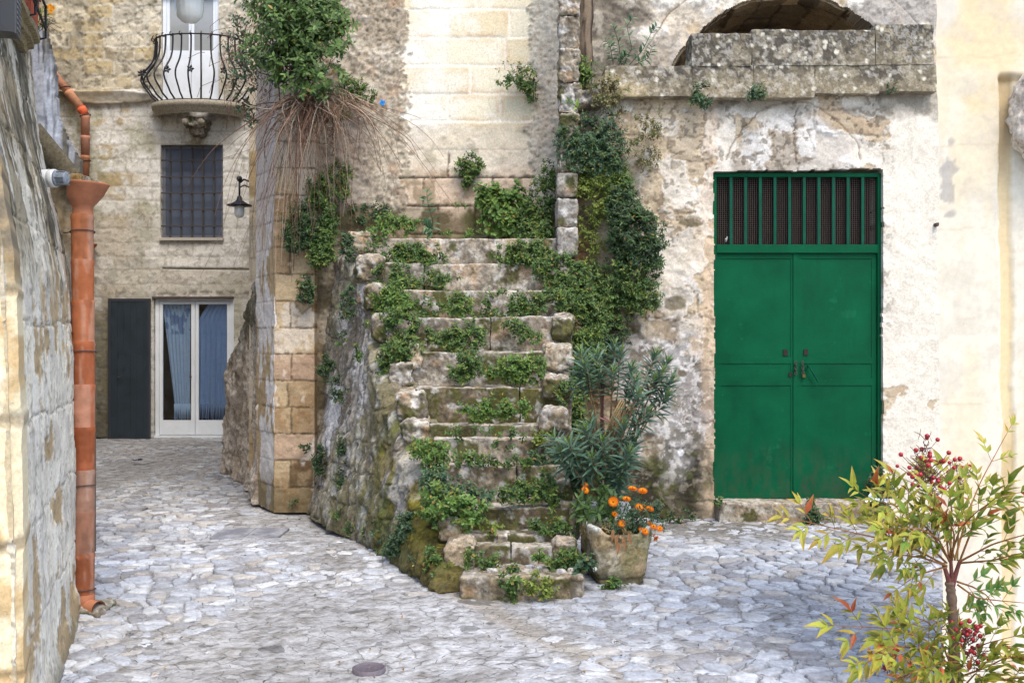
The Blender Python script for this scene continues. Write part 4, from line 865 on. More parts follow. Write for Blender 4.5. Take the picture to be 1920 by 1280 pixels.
# ------------------------------------------------------------------ battered wall on the left
lw = thing('boundary_wall', 'tall whitewashed wall leaning back at the left, streaked black at the top', 'wall', (-2.2, 5, 0))
C0 = np.array([-1.83, 3.8, 0]); C1 = np.array([-2.62, 6.25, 0]); dW = (C1 - C0) / np.linalg.norm(C1 - C0); nW = np.array([dW[1], -dW[0], 0])
def lean(z): return np.interp(z, [0, 1.5, 1.95, 2.3, 2.63, 2.77, 3.3, 4.5], [-.02, 0, .02, .08, .16, .19, .25, .33])
def f_left(P0, u, v, px, py):
    q = np.stack([u * .55, u * 0, v], -1)          # seen at a raking angle: marks are long along the wall
    n1 = fbm(q, 1.6, 5, 241); n2 = fbm(q, 6, 6, 242); n3 = fbm(q, 26, 5, 243); n4 = fbm(q, 5, 6, 244, st=(1.5, 1, .38)); n5 = fbm(q, 15, 6, 245, st=(1, 1, .10)); nj = fbm(q, 5, 5, 246); n6 = fbm(q, 34, 5, 247, st=(1, 1, .07)); n7 = fbm(q, 60, 3, 248)
    w = (nj - .5) * .07
    jd, jid, dv, du_ = blocks(u * .8 + w * .5, v + w, .42, .60, 12, .3); jm = 1 - ss(.003, .015, jd + (n3 - .5) * .02)
    wh = mix(np.broadcast_to(C(238, 232, 216), P0.shape), C(214, 208, 196), ss(.42, .6, n2)); wh = mix(wh, C(244, 240, 230), ss(.52, .6, n5) * .6); wh = mix(wh, C(176, 172, 158), ss(.56, .7, n6) * .3)
    st = mix(np.broadcast_to(C(212, 186, 140), P0.shape), C(180, 154, 112), ss(.4, .65, n2)); f = n4 * .55 + n2 * .25 + jid * .2; pe = ss(.585, .60, f)
    k = mix(wh, st, pe * .9); k = mix(k, C(128, 108, 78), np.exp(-((f - .59) / .006) ** 2) * .55)
    k = mix(k, C(240, 224, 188), ss(.6, .2, u + (n2 - .5) * .4) * .45)
    k = mix(k, C(244, 240, 232), jm * .3); k = mix(k, C(118, 102, 78), (1 - ss(.0, .007, jd + (n3 - .5) * .014)) * .65)
    k = mix(k, C(120, 108, 86), ss(.62, .7, n3 * .6 + n7 * .4) * .5)
    up = ss(1.6, 2.05, v + (n1 - .5) * .6 + (n5 - .5) * .5 - u * .05)
    streak = mix(np.broadcast_to(C(150, 140, 118), P0.shape), C(64, 60, 46), ss(.42, .58, n5 * .5 + n6 * .3 + n2 * .2)); streak = mix(streak, C(222, 216, 202), ss(.55, .59, n5 * .35 + n6 * .2 + n4 * .45) * .85); streak = mix(streak, C(172, 148, 108), ss(.56, .72, n1) * .45); streak = mix(streak, C(50, 46, 34), ss(.6, .68, n3) * .5)
    k = mix(k, streak, up * .95)
    ft = 1 - ss(.02, .2, v + (n2 - .5) * .14); k = mix(k, C(112, 104, 82), ft * .7)
    k = mix(k, C(128, 118, 92), ss(2.3, 2.6, u + (n2 - .5) * .3) * (1 - up) * .4)
    d = -lean(v) + (n1 - .5) * .02 + (n2 - .5) * .008 + (n3 - .5) * .005 - (1 - ss(.0, .010, jd)) * .008 - pe * .007 + ft * .03
    return d, k
relief('wall', C0, dW, 2.58, 4.6, .010, f_left, M_PLAST, lw, ext=(-.36, .12, 0))
def f_leftfront(P0, u, v, px, py):
    n1 = fbm(P0, 3, 5, 251); n2 = fbm(P0, 9, 5, 252); n3 = fbm(P0, 24, 4, 253)
    jd, jid, dv, du_ = blocks(u + 3, v + .1 + (n1 - .5) * .05, .47, .9, 14); jm = 1 - ss(.006, .03, dv + (n2 - .5) * .02)
    k = mix(np.broadcast_to(C(236, 220, 184), P0.shape), C(208, 180, 134), ss(.45, .7, n2)); k = mix(k, C(246, 238, 216), ss(.55, .7, n1) * .7); k = mix(k, C(120, 100, 74), jm * .6)
    up = ss(1.65, 2.0, v + (n1 - .5) * .3); k = mix(k, mix(np.broadcast_to(C(150, 128, 94), P0.shape), C(92, 80, 60), ss(.45, .65, n3)), up * .85)
    e = np.clip((.8 - u) / .05, 0, 1)
    sh_ = -np.array([0, 0, 0])
    dd = np.zeros(P0.shape); dd[..., 1] = -((n2 - .5) * .02 + (n3 - .5) * .008 - jm * .015) + .05 * (1 - e) ** 2; l_ = lean(v); dd[..., 0] = -l_ * nW[0] ; dd[..., 1] += -l_ * nW[1]
    return dd, k
relief('wall_end', C0 - np.array([.79, 0.004, 0]), (1, 0, 0), .80, 4.6, .011, f_leftfront, M_PLAST, lw, ext=(-.12, .3, 0))
# short return wall beside the downpipe and the dark parapet behind
def poly_keep(px, py, pts):
    ins = np.zeros(px.shape, bool); n = len(pts)
    for i in range(n):
        x0, y0 = pts[i]; x1, y1 = pts[(i + 1) % n]
        c_ = ((y0 > py) != (y1 > py)) & (px < (x1 - x0) * (py - y0) / ((y1 - y0) + 1e-9) + x0); ins ^= c_
    return ins
def f_ret(P0, u, v, px, py):
    n1 = fbm(P0, 3, 5, 261); n2 = fbm(P0, 9, 5, 262); n3 = fbm(P0, 26, 4, 263)
    k = mix(np.broadcast_to(C(168, 144, 108), P0.shape), C(132, 116, 90), ss(.4, .65, n2)); k = mix(k, C(206, 190, 160), ss(.55, .7, n1) * .6); k = mix(k, C(92, 84, 66), ss(.55, .7, n3) * .4); k = mix(k, C(214, 208, 196), ss(430, 520, py) * .7)
    return (n2 - .5) * .03 + (n3 - .5) * .01, k, poly_keep(px, py, [(40, 262), (84, 276), (137, 338), (139, 1190), (40, 1190)])
relief('return_wall', P(40, 1190, 6.42) * [1, 1, 0], (1, 0, 0), .36, 2.85, .010, f_ret, M_PLAST, lw, thick=.06)
m = MB(); a = P(60, 244, 6.36); b = P(132, 332, 6.36); m.tube([a, b, b + [.05, 0, -.005]], [.03, .03, .03], 8, C(104, 96, 78), flat=2.2); m.build('coping', M_ROUGH, lw, True)
m = MB(); v, q, c = rbox(P(126, 350, 6.3), P(152, 325, 6.3) + np.array([0, .3, 0]), .01, .01, .006, 9, stonecol(C(150, 120, 70), .1, .2, 310, .3)); m.add(v, q, col=c); m.build('coping_stone', M_ROUGH, lw, True)
pw = thing('terrace_parapet', 'blue grey streaked parapet wall stepping down behind the leaning wall', 'wall', (-3.5, 7.6, 0))
def f_par(P0, u, v, px, py):
    n1 = fbm(P0, 2, 5, 271); n2 = fbm(P0, 8, 5, 272); n5 = fbm(P0, 16, 5, 273, st=(1, 1, .07)); n3 = fbm(P0, 24, 4, 274)
    k = mix(np.broadcast_to(C(98, 92, 82), P0.shape), C(56, 54, 52), ss(.4, .65, n5)); bl_ = blob(px, py, 92, 240, 17, 130, n5, .5, .3); k = mix(k, mix(np.broadcast_to(C(166, 170, 178), P0.shape), C(112, 114, 118), ss(.45, .6, n5)), bl_ * .92)
    k = mix(k, C(190, 190, 194), ss(.58, .64, n5) * .5)
    return (n2 - .5) * .02 + (n3 - .5) * .01, k, poly_keep(px, py, [(30, 40), (78, 50), (88, 62), (100, 108), (106, 150), (108, 215), (128, 262), (151, 300), (151, 700), (30, 700)])
relief('wall', P(30, 700, 7.6), (1, 0, 0), .50, 2.62, .011, f_par, M_PLAST, pw, thick=.05)
mb = MB(); mb.box((-4.3, 7.7, 0), (-3.18, 7.95, 1.45), C(110, 100, 84)); mb.build('wall', M_ROUGH, pw)
# ledge, planters on it
led = thing('window_ledge', 'moulded stone ledge high on the leaning wall under the terracotta planters', 'ledge', (-2.6, 5, 3.2))
def wpt(t, off, z): return C0 + dW * t + nW * (off - 0.25) + np.array([0, 0, z])
m = MB()
prof = [(-.02, 3.19), (.04, 3.19), (.05, 3.215), (.075, 3.22), (.08, 3.25), (.105, 3.255), (.11, 3.285), (-.02, 3.285)]
vv = np.array([[wpt(t, o_, z_) for o_, z_ in prof] for t in np.linspace(-.2, 2.12, 40)]); vv += (fbm(vv, 12, 4, 320) - .5)[..., None] * .012
m.add(vv.reshape(-1, 3), grid_faces(40, 8).reshape(-1, 4), col=C(150, 138, 108)); e = vv[-1]; m.add(np.vstack([e, e.mean(0)]), t=[[i, (i + 1) % 8, 8] for i in range(8)], col=C(140, 130, 100)); m.build('ledge', M_ROUGH, led, False)
for i, (t0, t1, lb) in enumerate(((1.32, 1.72, 'ribbed terracotta planter nearer the black wall box on the ledge'), (1.78, 2.08, 'ribbed terracotta planter at the outer end of the ledge, by the orange flowers'))):
    m = MB(); nx = 30
    for (zz0, zz1, o1, o2) in ((3.29, 3.47, .085, .10), (3.47, 3.51, .115, .115)):
        A = [wpt(t0, -.05, zz0), wpt(t1, -.05, zz0), wpt(t1, o1, zz0), wpt(t0, o1, zz0), wpt(t0, -.05, zz1), wpt(t1, -.05, zz1), wpt(t1, o2, zz1), wpt(t0, o2, zz1)]
        m.add(A, [[0, 1, 2, 3], [4, 7, 6, 5], [0, 4, 5, 1], [1, 5, 6, 2], [2, 6, 7, 3], [3, 7, 4, 0]], col=C(170, 92, 68))
    o = m.build('planter', M_TERRA); setp(o, lb, 'planter', 'terracotta planters on the ledge')
    m = MB()
    for k_ in range(9):
        t = t0 + .02 + (t1 - t0 - .04) * k_ / 8; m.tube([wpt(t, .090, 3.30), wpt(t, .102, 3.46)], .006, 5, C(160, 84, 62))
    p_ = m.build('planter_rib', M_TERRA, o)
fh = MB(); pts = [wpt(1.2, .135, 3.33), wpt(2.12, .135, 3.33)]; fh.tube(pts, .007, 6); fh.tube([wpt(1.2, .135, 3.45), wpt(2.12, .135, 3.45)], .007, 6)
for t in (1.22, 1.66, 2.1): fh.tube([wpt(t, .10, 3.27), wpt(t, .135, 3.28), wpt(t, .135, 3.46)], .007, 6)
an = np.linspace(0, 6.3, 20); fh.tube(np.array([wpt(1.66 + .06 * math.cos(a), .14, 3.39 + .06 * math.sin(a)) for a in an]), .005, 5)
setp(fh.build('planter_holder', M_IRON), 'thin black iron holder in front of the terracotta planters', 'planter holder')
# black wall box with raised ornament
bb = thing('wall_box', 'black metal box with an embossed side fixed to the top of the leaning wall', 'wall lamp', (-2.1, 4.2, 2.8))
q0 = P(27, 60, 4.1); zt_ = P(27, -40, 4.1)[2]
def bxp(s_, o_, z_): return np.array([q0[0], 4.1, 0]) + dW * s_ + nW * o_ + np.array([0, 0, z_])
def prism(m_, s0, s1, o0, o1, z0, z1, col=None): m_.add([bxp(s0, o0, z0), bxp(s0, o1, z0), bxp(s1, o1, z0), bxp(s1, o0, z0), bxp(s0, o0, z1), bxp(s0, o1, z1), bxp(s1, o1, z1), bxp(s1, o0, z1)], [[0, 3, 2, 1], [4, 5, 6, 7], [0, 1, 5, 4], [1, 2, 6, 5], [2, 3, 7, 6], [3, 0, 4, 7]], col=col)
m = MB(); prism(m, 0, .11, -.3, 0, q0[2], zt_); m.build('housing', M_BLACK, bb)
m = MB(); prism(m, -.006, .116, .001, .008, q0[2] - .006, zt_, (.03, .034, .04)); m.build('side_panel', M_PAINT, bb)
m = MB()
for i in range(4):
    for j in range(10):
        if R.random() < .7: z_ = q0[2] + .012 + .021 * j; prism(m, .008 + .026 * i, .026 + .026 * i, .0085, .0115, z_, z_ + .011, (.10, .11, .13))
m.build('ornament', M_PAINT, bb)

# ------------------------------------------------------------------ sunlit pillar on the right
rp = thing('plastered_pillar', 'tall cream plastered pillar with a sunk panel at the right edge', 'pillar', (2.2, 4.3, 0))
def f_right(P0, u, v, px, py):
    n1 = fbm(P0, 1.6, 5, 281, st=(1, 1, .4)); n2 = fbm(P0, 7, 5, 282); n3 = fbm(P0, 26, 4, 283); n4 = fbm(P0, 4, 5, 284, st=(1, 1, .3))
    k = mix(np.broadcast_to(C(226, 218, 200), P0.shape), C(234, 230, 220), ss(.4, .65, n1)); k = mix(k, C(222, 204, 168), ss(.52, .72, n4) * .5); k = mix(k, C(226, 202, 156), blob(px, py, 1850, 60, 70, 130, n2, .5) * .6)
    jd, _, _, _ = blocks(u + (n2 - .5) * .03, v + .1 + (n2 - .5) * .03, .36, .6, 41); k = mix(k, C(196, 180, 150), (1 - ss(.001, .006, jd)) * .4 * ss(.4, .55, n4)); cr = np.exp(-((fbm(P0, 2.6, 5, 286) - .5) / .0035) ** 2) * ss(.5, .6, n1); k = mix(k, C(150, 126, 90), cr * .6); k = mix(k, C(198, 190, 176), ss(.56, .66, fbm(P0, 9, 6, 287)) * .35)
    k = mix(k, C(150, 146, 146), blob(px, py, 1780, 340, 12, 50, n3, 1.0) * .6)
    k = mix(k, C(226, 220, 208), ss(1000, 1200, py) * .6); k = mix(k, C(200, 186, 160), ss(.6, .8, n3) * .15)
    wx = px + (n2 - .5) * 8
    panel = ss(1876, 1882, wx) * ss(136, 150, py + (n2 - .5) * 10); groove = panel * (1 - ss(1902, 1906, wx)); k = mix(k, mix(np.broadcast_to(C(222, 200, 156), P0.shape), C(196, 172, 130), ss(.45, .7, n4)), groove * .85)
    k = mix(k, C(168, 140, 92), np.exp(-((py - 146 - (n2 - .5) * 14) / 5) ** 2) * (px > 1876) * .6)
    d = (n2 - .5) * .004 + (n1 - .5) * .008 + (n3 - .5) * .0015 - panel * .03 + ss(1902, 1906, wx) * panel * .012
    wob_ = ((n2 - .5) * .014 + (v - 2) * .0)
    dd = np.zeros(P0.shape); dd[..., 1] = -d; dd[..., 0] = wob_ * (1 - ss(0, .08, u)) - .012 * (v - 1.6) * (1 - ss(0, .5, u))
    return dd, k
relief('wall', (1.768, 4.3, 0), (1, 0, 0), 1.3, 4.8, .009, f_right, M_FINE, rp, ext=(.35, .5, 0))
a = P(1900, 262, 4.24); 
v, q, c = rbox((2.06, 4.14, 2.33), (2.32, 4.4, 2.73), .01, .12, .03, 7, (lambda w, a, b, c_: mix(np.tile(C(226, 216, 202), (len(w), 1)), C(188, 172, 158), ss(.45, .62, fbm(w, 16, 5, 331)) * .7))); mk('boss_stone', v, q, M_ROUGH, rp, c, True)

# ------------------------------------------------------------------ vegetation
def unit(a): return a / (np.linalg.norm(a, axis=-1, keepdims=True) + 1e-9)
def leaves(mb, pos, d, up, ln, wd, col, fold=.25, curl=.15, shape='oval'):
    pos = np.asarray(pos); d = unit(np.asarray(d)); m = len(pos); ln = np.broadcast_to(ln, (m,))[:, None]; wd = np.broadcast_to(wd, (m,))[:, None]
    n = unit(up - (up * d).sum(-1, keepdims=True) * d); s = np.cross(d, n)
    sh = {'oval': (.28, .42, .66, .40), 'lance': (.25, .38, .6, .36), 'round': (.25, .46, .75, .44), 'point': (.3, .45, .6, .30)}[shape]
    def pt(t, w_, dz): return pos + d * ln * t + s * wd * w_ + n * (dz * wd - curl * t * t * ln)
    v = np.stack([pt(0, 0, 0), pt(sh[0], sh[1], fold * .5), pt(sh[0], 0, 0), pt(sh[0], -sh[1], fold * .5), pt(sh[2], sh[3], fold * .5), pt(sh[2], 0, 0), pt(sh[2], -sh[3], fold * .5), pt(1, 0, 0)], 1)
    o = (np.arange(m) * 8)[:, None]
    t = np.concatenate([o + [0, 2, 1], o + [0, 3, 2], o + [4, 5, 7], o + [5, 6, 7]]); q = np.concatenate([o + [1, 2, 5, 4], o + [2, 3, 6, 5]])
    mb.add(v.reshape(-1, 3), q, t, np.repeat(col, 8, axis=0))
GL = 1.18
GREEN = {'mid': (C(66, 96, 46), C(108, 136, 66), C(44, 70, 36)), 'dark': (C(50, 76, 48), C(84, 108, 66), C(36, 54, 36)), 'blue': (C(60, 90, 62), C(104, 130, 92), C(40, 64, 46)),
         'light': (C(112, 130, 52), C(146, 156, 72), C(84, 104, 44)), 'bright': (C(78, 116, 50), C(126, 152, 74), C(54, 84, 40)), 'dry': (C(122, 116, 76), C(146, 132, 90), C(90, 92, 60)), 'bush': (C(78, 110, 48), C(126, 148, 84), C(50, 76, 36))}
GREEN = {k_: tuple(c_ * GL for c_ in v_) for k_, v_ in GREEN.items()}
def rv(n): return unit(R.normal(size=(n, 3)))
def sprigs(mb, cen, dr, nl, Ls, ll, lw_, pal, shape='oval', tipc=None):
    n = len(cen); dr = unit(dr); a = unit(np.cross(dr, rv(n))); b = np.cross(dr, a); base = R.random((n, 1))
    col0 = pal[0] * (1 - base) + pal[2] * base; 
    for j in range(nl):
        t = (j + .5) / nl; an = 2.4 * j + R.random(n) * .8; pr = np.cos(an)[:, None] * a + np.sin(an)[:, None] * b
        pos = cen + dr * Ls * t + R.normal(0, .003, (n, 3)); ld = pr * 1.0 + dr * (.15 + .7 * t) + R.normal(0, .15, (n, 3))
        k = ll * (1 - .35 * t) * (.75 + .5 * R.random(n)); c = col0 * (1 - .5 * t) + pal[1] * .5 * t; c = c * (.75 + .5 * R.random((n, 1))); dead = R.random(n) < (.012 if ll > .05 else .03); c[dead] = C(160, 136, 70) * (.6 + .6 * R.random((int(dead.sum()), 1)))
        leaves(mb, pos, ld, dr + np.array([0, -.25, .45]), k, k * lw_, c, .3, .2, shape)
def scatter(blobs, dens, irr=.35, seed=0):
    cs, ds = [], []
    for (px, py, rx, ry, Y, dp) in blobs:
        Rx, Rz = rx * Y / F, ry * Y / F; n = max(4, int(math.pi * Rx * Rz * dens)); c = P(px, py, Y)
        u = rv(n); r = R.random((n, 1)) ** .42; nn = fbm(u * 1.0 + c, 1.7, 3, seed); r = r * (1 - irr + irr * 2 * nn[:, None])
        p = c + u * r * np.array([Rx, dp, Rz]); p[:, 1] = np.where(p[:, 1] > c[1] + dp * .3, c[1] - dp * R.random(n) * .7, p[:, 1])
        keep = fbm(p, 14, 2, seed + 3) > .30
        cs.append(p[keep]); ds.append((u * [1, .5, .8] + [0, -.75, .35] + R.normal(0, .35, (n, 3)))[keep])
    return np.vstack(cs), np.vstack(ds)
def weed(label, blobs, pal='mid', dens=900, ll=.026, lw_=.72, nl=7, Ls=.05, shape='oval', name='wall_weed', group='green weeds on the old walls and stairs', irr=.4, cat='weed', stems=True):
    blobs = [(b if len(b) == 6 else (*b, .06)) for b in blobs]; blobs = [(a_, b_, c_ * 1.1, d_ * 1.1, e_, f_) for a_, b_, c_, d_, e_, f_ in blobs]
    c, d = scatter(blobs, dens * 2.1, irr, int(R.integers(50))); ll = ll * 1.12; mb = MB(); sprigs(mb, c, d, nl, Ls, ll, lw_, GREEN[pal], shape)
    sel = c[::7]
    if len(sel) > 3: sprigs(mb, sel, d[::7], 5, Ls * 1.25, ll * 1.6, .34, GREEN['light' if pal in ('mid', 'bright', 'light') else 'mid'], 'lance')
    if stems:
        for i in range(0, len(c), 9): mb.tube([c[i] + [0, .05, -.03], c[i] - unit(d[i]) * .01, c[i] + unit(d[i]) * Ls * .8], .0013, 3, GREEN[pal][2] * .8, cap=False)
    o = mb.build(name, M_LEAF); setp(o, label, cat, group); return o
W = weed
# on the stairs, top to bottom
W('wide green mat over the left half of the riser just below the top landing', [(735, 478, 42, 22, 9.13), (785, 480, 42, 20, 9.13), (810, 492, 20, 10, 9.1)], 'mid', 1500)
W('two dark tufts joined at the left of the second tread from the top', [(735, 522, 36, 20, 8.95), (772, 530, 22, 12, 8.95)], 'mid', 1400)
W('low weed around the loose stone left of centre, second riser from the top', [(820, 525, 28, 12, 8.95)], 'mid', 1200)
W('bushy green tuft at the left end of the third riser from the top', [(738, 562, 34, 24, 8.7), (752, 580, 28, 16, 8.65)], 'bright', 1500)
W('small green tuft beside the third riser from the top, left of centre', [(802, 574, 22, 14, 8.65)], 'mid', 1200)
W('rounded tuft in the middle of the third riser from the top', [(861, 573, 26, 17, 8.66)], 'bright', 1300)
W('broad clump right of the middle on the third riser from the top', [(930, 572, 26, 20, 8.68), (968, 576, 28, 16, 8.66), (1000, 572, 24, 16, 8.66)], 'mid', 1400)
W('long weed trailing down at the left end of the fourth riser from the top', [(760, 612, 30, 24, 8.45), (785, 632, 24, 16, 8.4), (735, 600, 16, 20, 8.5)], 'mid', 1400)
W('dark green cushion at the centre of the fourth riser from the top', [(845, 636, 30, 20, 8.38), (880, 622, 20, 16, 8.4), (895, 640, 10, 14, 8.38)], 'mid', 1500)
W('thin trailing weed under the red brick edge, fourth riser from the top', [(970, 612, 20, 12, 8.45), (996, 630, 18, 14, 8.42)], 'mid', 1100)
W('green mass filling the left corner beside the pale upright end stone', [(740, 664, 28, 20, 8.32), (765, 655, 20, 14, 8.3), (725, 690, 12, 26, 8.34)], 'mid', 1500)
W('narrow weed hanging over the fifth riser from the top, left of the big cushion', [(876, 690, 22, 22, 8.16), (860, 702, 22, 12, 8.14), (876, 668, 12, 12, 8.2)], 'mid', 1300)
W('big rounded green cushion at the right of the fifth riser from the top', [(962, 692, 38, 22, 8.14, .09), (1000, 690, 20, 22, 8.14, .08), (930, 698, 16, 12, 8.14)], 'bright', 1600)
W('green tufts in the middle of the sixth riser from the top', [(900, 772, 18, 18, 7.9), (935, 768, 20, 16, 7.9), (965, 768, 22, 14, 7.9), (868, 766, 9, 6, 7.9)], 'bright', 1300)
W('small weed left of centre on the worn narrow tread halfway down', [(874, 812, 24, 9, 7.66)], 'mid', 1300)
W('thin pale weed right of centre on the seventh riser from the top', [(950, 816, 30, 12, 7.62), (938, 838, 16, 8, 7.6)], 'mid', 900)
W('green fringe along the foot of the fifth riser from the bottom', [(884, 862, 34, 8, 7.42), (958, 866, 50, 5, 7.4)], 'mid', 1300)
W('trailing green clump at the left end of the fifth riser from the bottom', [(815, 856, 30, 24, 7.4), (790, 840, 14, 14, 7.5)], 'bright', 1500)
W('dark blue green clump spilling over the left end of the fourth riser from the bottom', [(826, 902, 24, 20, 7.2), (812, 925, 20, 20, 7.15), (870, 932, 44, 18, 7.12)], 'blue', 1400, ll=.03)
W('largest bright green clump, at the left of the lower stairs above the end stones', [(830, 945, 36, 26, 7.02, .1), (868, 955, 36, 26, 7.0, .1), (812, 960, 20, 16, 7.02)], 'bright', 1600, ll=.032)
W('green band climbing the right end of the fourth riser from the bottom', [(990, 922, 24, 16, 7.2), (1025, 915, 20, 26, 7.25), (955, 930, 16, 12, 7.15)], 'mid', 1500)
W('rounded weed at the right end of the third riser from the bottom', [(1012, 982, 16, 18, 7.02), (1035, 990, 24, 18, 7.02)], 'mid', 1300)
W('small yellow green tuft at the left of the third riser from the bottom', [(923, 992, 12, 10, 7.02)], 'light', 900)
W('low green mat at the right end of the first tread, beside the trough', [(1066, 1050, 32, 16, 6.75), (1048, 1056, 16, 10, 6.73)], 'mid', 1600)
W('dark leafy weed between the lowest step and the stone trough', [(1095, 1072, 12, 20, 6.65)], 'blue', 1500, ll=.04)
W('weed growing from the crack at the middle of the lowest step front', [(957, 1098, 12, 22, 6.47, .04), (964, 1062, 6, 14, 6.6, .03)], 'mid', 1300)
W('yellowish weed growing on the right of the lowest step front', [(1008, 1105, 24, 14, 6.46, .04), (1010, 1085, 12, 12, 6.5, .04), (990, 1112, 14, 8, 6.45, .03)], 'light', 1000)
W('sparse weed over the small cobbles at the left of the first tread', [(905, 1052, 36, 12, 6.75), (888, 1030, 8, 20, 6.8)], 'mid', 900)
W('ragged green band climbing the right ends of the upper steps', [(960, 480, 30, 14, 9.1), (1000, 475, 36, 22, 9.08), (1050, 505, 36, 28, 8.95), (1080, 540, 34, 28, 8.9), (1040, 560, 26, 18, 8.7), (1088, 578, 26, 26, 8.85), (1062, 520, 40, 36, 8.95), (1110, 560, 30, 34, 8.95), (1120, 600, 20, 26, 9.0), (975, 488, 24, 8, 9.06)], 'mid', 1600)
W('green curtain behind the end stones down the right of the stairs', [(1092, 620, 26, 40, 8.9), (1105, 650, 26, 34, 8.85), (1090, 700, 22, 34, 8.6), (1090, 655, 20, 26, 8.8), (1078, 745, 18, 40, 8.3), (1060, 735, 14, 16, 8.0), (1085, 790, 16, 34, 8.2)], 'mid', 1500)
W('bright green clump beside the oleander at the right of the middle steps', [(1040, 870, 34, 20, 7.5), (1075, 885, 26, 30, 7.45), (1085, 850, 26, 26, 7.5), (1050, 845, 22, 12, 7.5), (1010, 860, 14, 10, 7.5)], 'blue', 1500)
W('thin light weed on the mossy tread left of the oleander', [(1015, 822, 26, 8, 7.62)], 'light', 1000)
# around the top landing
W('round leaved green mound growing at the foot of the pale blocked doorway', [(945, 395, 38, 42, 9.74, .08), (920, 375, 22, 26, 9.76, .08), (962, 422, 22, 20, 9.72, .08)], 'bright', 1000, ll=.042, lw_=.95, nl=5, shape='round')
W('tall green growth in the corner between the blocked doorway and the carved pilaster', [(1012, 400, 26, 56, 9.6), (1030, 350, 12, 40, 9.6), (1015, 450, 30, 26, 9.45), (985, 440, 16, 20, 9.5)], 'mid', 1500)
W('small dark weed on the rough wall above the left end of the landing', [(674, 402, 16, 18, 9.8), (712, 400, 14, 16, 9.82)], 'dark', 1000)
W('low green fringe along the left of the top landing', [(755, 424, 34, 14, 9.4), (720, 420, 20, 14, 9.5), (700, 440, 24, 8, 9.3)], 'bright', 1000)
W('tiny green tufts along the middle of the top landing', [(845, 438, 14, 5, 9.4), (890, 440, 18, 5, 9.4), (862, 398, 10, 12, 9.8)], 'bright', 900)
W('hanging heart shaped tuft on the blocked doorway', [(881, 312, 17, 20, 9.84, .05), (878, 338, 10, 16, 9.85, .04)], 'mid', 1500, ll=.03)
W('open straggling plant sprouting from the edge of the pale blocks', [(985, 150, 22, 26, 9.78, .08), (960, 155, 22, 10, 9.76), (992, 175, 10, 20, 9.8)], 'mid', 600, nl=6, ll=.03)
W('thin curling shoots left of the straggling plant on the pale blocks', [(950, 138, 12, 22, 9.74, .04), (935, 164, 12, 8, 9.75, .03)], 'mid', 260, nl=4, ll=.03)
# on the wall right of the stairs
W('large dark rounded bush on the wall under the parapet end', [(1115, 262, 46, 44, 9.25, .12), (1090, 285, 34, 30, 9.25, .1), (1140, 290, 30, 40, 9.25, .1), (1062, 262, 16, 20, 9.25, .06)], 'blue', 1500, ll=.03, lw_=.5)
W('yellow green spreading growth below the dark bush on the door wall', [(1118, 330, 46, 26, 9.3, .07), (1090, 350, 30, 20, 9.3), (1150, 345, 22, 30, 9.3), (1125, 372, 22, 26, 9.3)], 'light', 1300)
W('dark trailing growth joining the rounded bush to the hanging ones', [(1150, 330, 26, 30, 9.28, .07), (1165, 350, 20, 24, 9.26, .07), (1130, 318, 30, 20, 9.28, .07)], 'mid', 1300, ll=.028, lw_=.55)
W('green creeping growth on the brown wall below the hanging bushes', [(1135, 560, 20, 40, 9.3, .05), (1125, 520, 14, 30, 9.32, .04), (1150, 600, 22, 20, 9.28, .05), (1100, 660, 20, 30, 9.2, .06)], 'mid', 900)
W('sparse light cress over the brown mossy wall beside the pilaster', [(1100, 425, 18, 34, 9.33, .03), (1125, 400, 16, 30, 9.33, .03), (1112, 462, 22, 18, 9.33, .03), (1100, 500, 14, 14, 9.33, .03)], 'light', 800, ll=.018)
W('largest dark green hanging bush in the middle of the door wall', [(1170, 385, 28, 36, 9.25, .12), (1190, 430, 44, 46, 9.22, .16), (1210, 470, 34, 36, 9.22, .14), (1175, 460, 26, 40, 9.25, .12)], 'dark', 1500, ll=.034, lw_=.5)
W('green bush hanging below the largest dark one on the door wall', [(1190, 520, 38, 30, 9.25, .12), (1200, 555, 34, 28, 9.25, .1), (1165, 560, 22, 16, 9.28), (1160, 500, 14, 20, 9.28)], 'mid', 1500, ll=.03, lw_=.5)
W('wispy stems at the right edge of the hanging bushes', [(1235, 465, 14, 20, 9.3, .04), (1232, 500, 10, 30, 9.32, .03)], 'dark', 350)
W('dry brownish tuft on the wall, right of the dark rounded bush', [(1215, 240, 22, 28, 9.3, .05), (1200, 262, 14, 12, 9.3, .04)], 'dry', 800, ll=.022)
W('smaller dry tuft below the brownish one on the wall', [(1218, 296, 20, 22, 9.3, .05)], 'dry', 900, ll=.022)
W('straw green tuft hanging from the left end of the parapet', [(1140, 175, 28, 26, 9.2, .06), (1118, 178, 14, 20, 9.2), (1155, 205, 14, 14, 9.25)], 'dry', 1100, ll=.024)
W('dark green clump on the ledge beside the wooden post', [(1098, 142, 24, 28, 9.35, .1), (1112, 152, 18, 18, 9.3)], 'mid', 1300, ll=.035, lw_=.45)
W('small grey green tuft below the parapet, nearer the stairs', [(1315, 178, 20, 17, 9.22, .05), (1322, 192, 10, 8, 9.24, .04)], 'blue', 1300, ll=.028)
W('small flat tuft below the parapet above the left of the green door', [(1416, 176, 18, 12, 9.22, .05)], 'blue', 1300, ll=.028)
W('tiny weed under the parapet above the right of the green door', [(1671, 170, 10, 8, 9.26, .03)], 'dark', 900)
W('weedy growth above the oleander on the mossy wall', [(1155, 625, 26, 30, 9.28, .05), (1135, 650, 24, 20, 9.25, .05), (1115, 600, 16, 20, 9.3)], 'dark', 900)
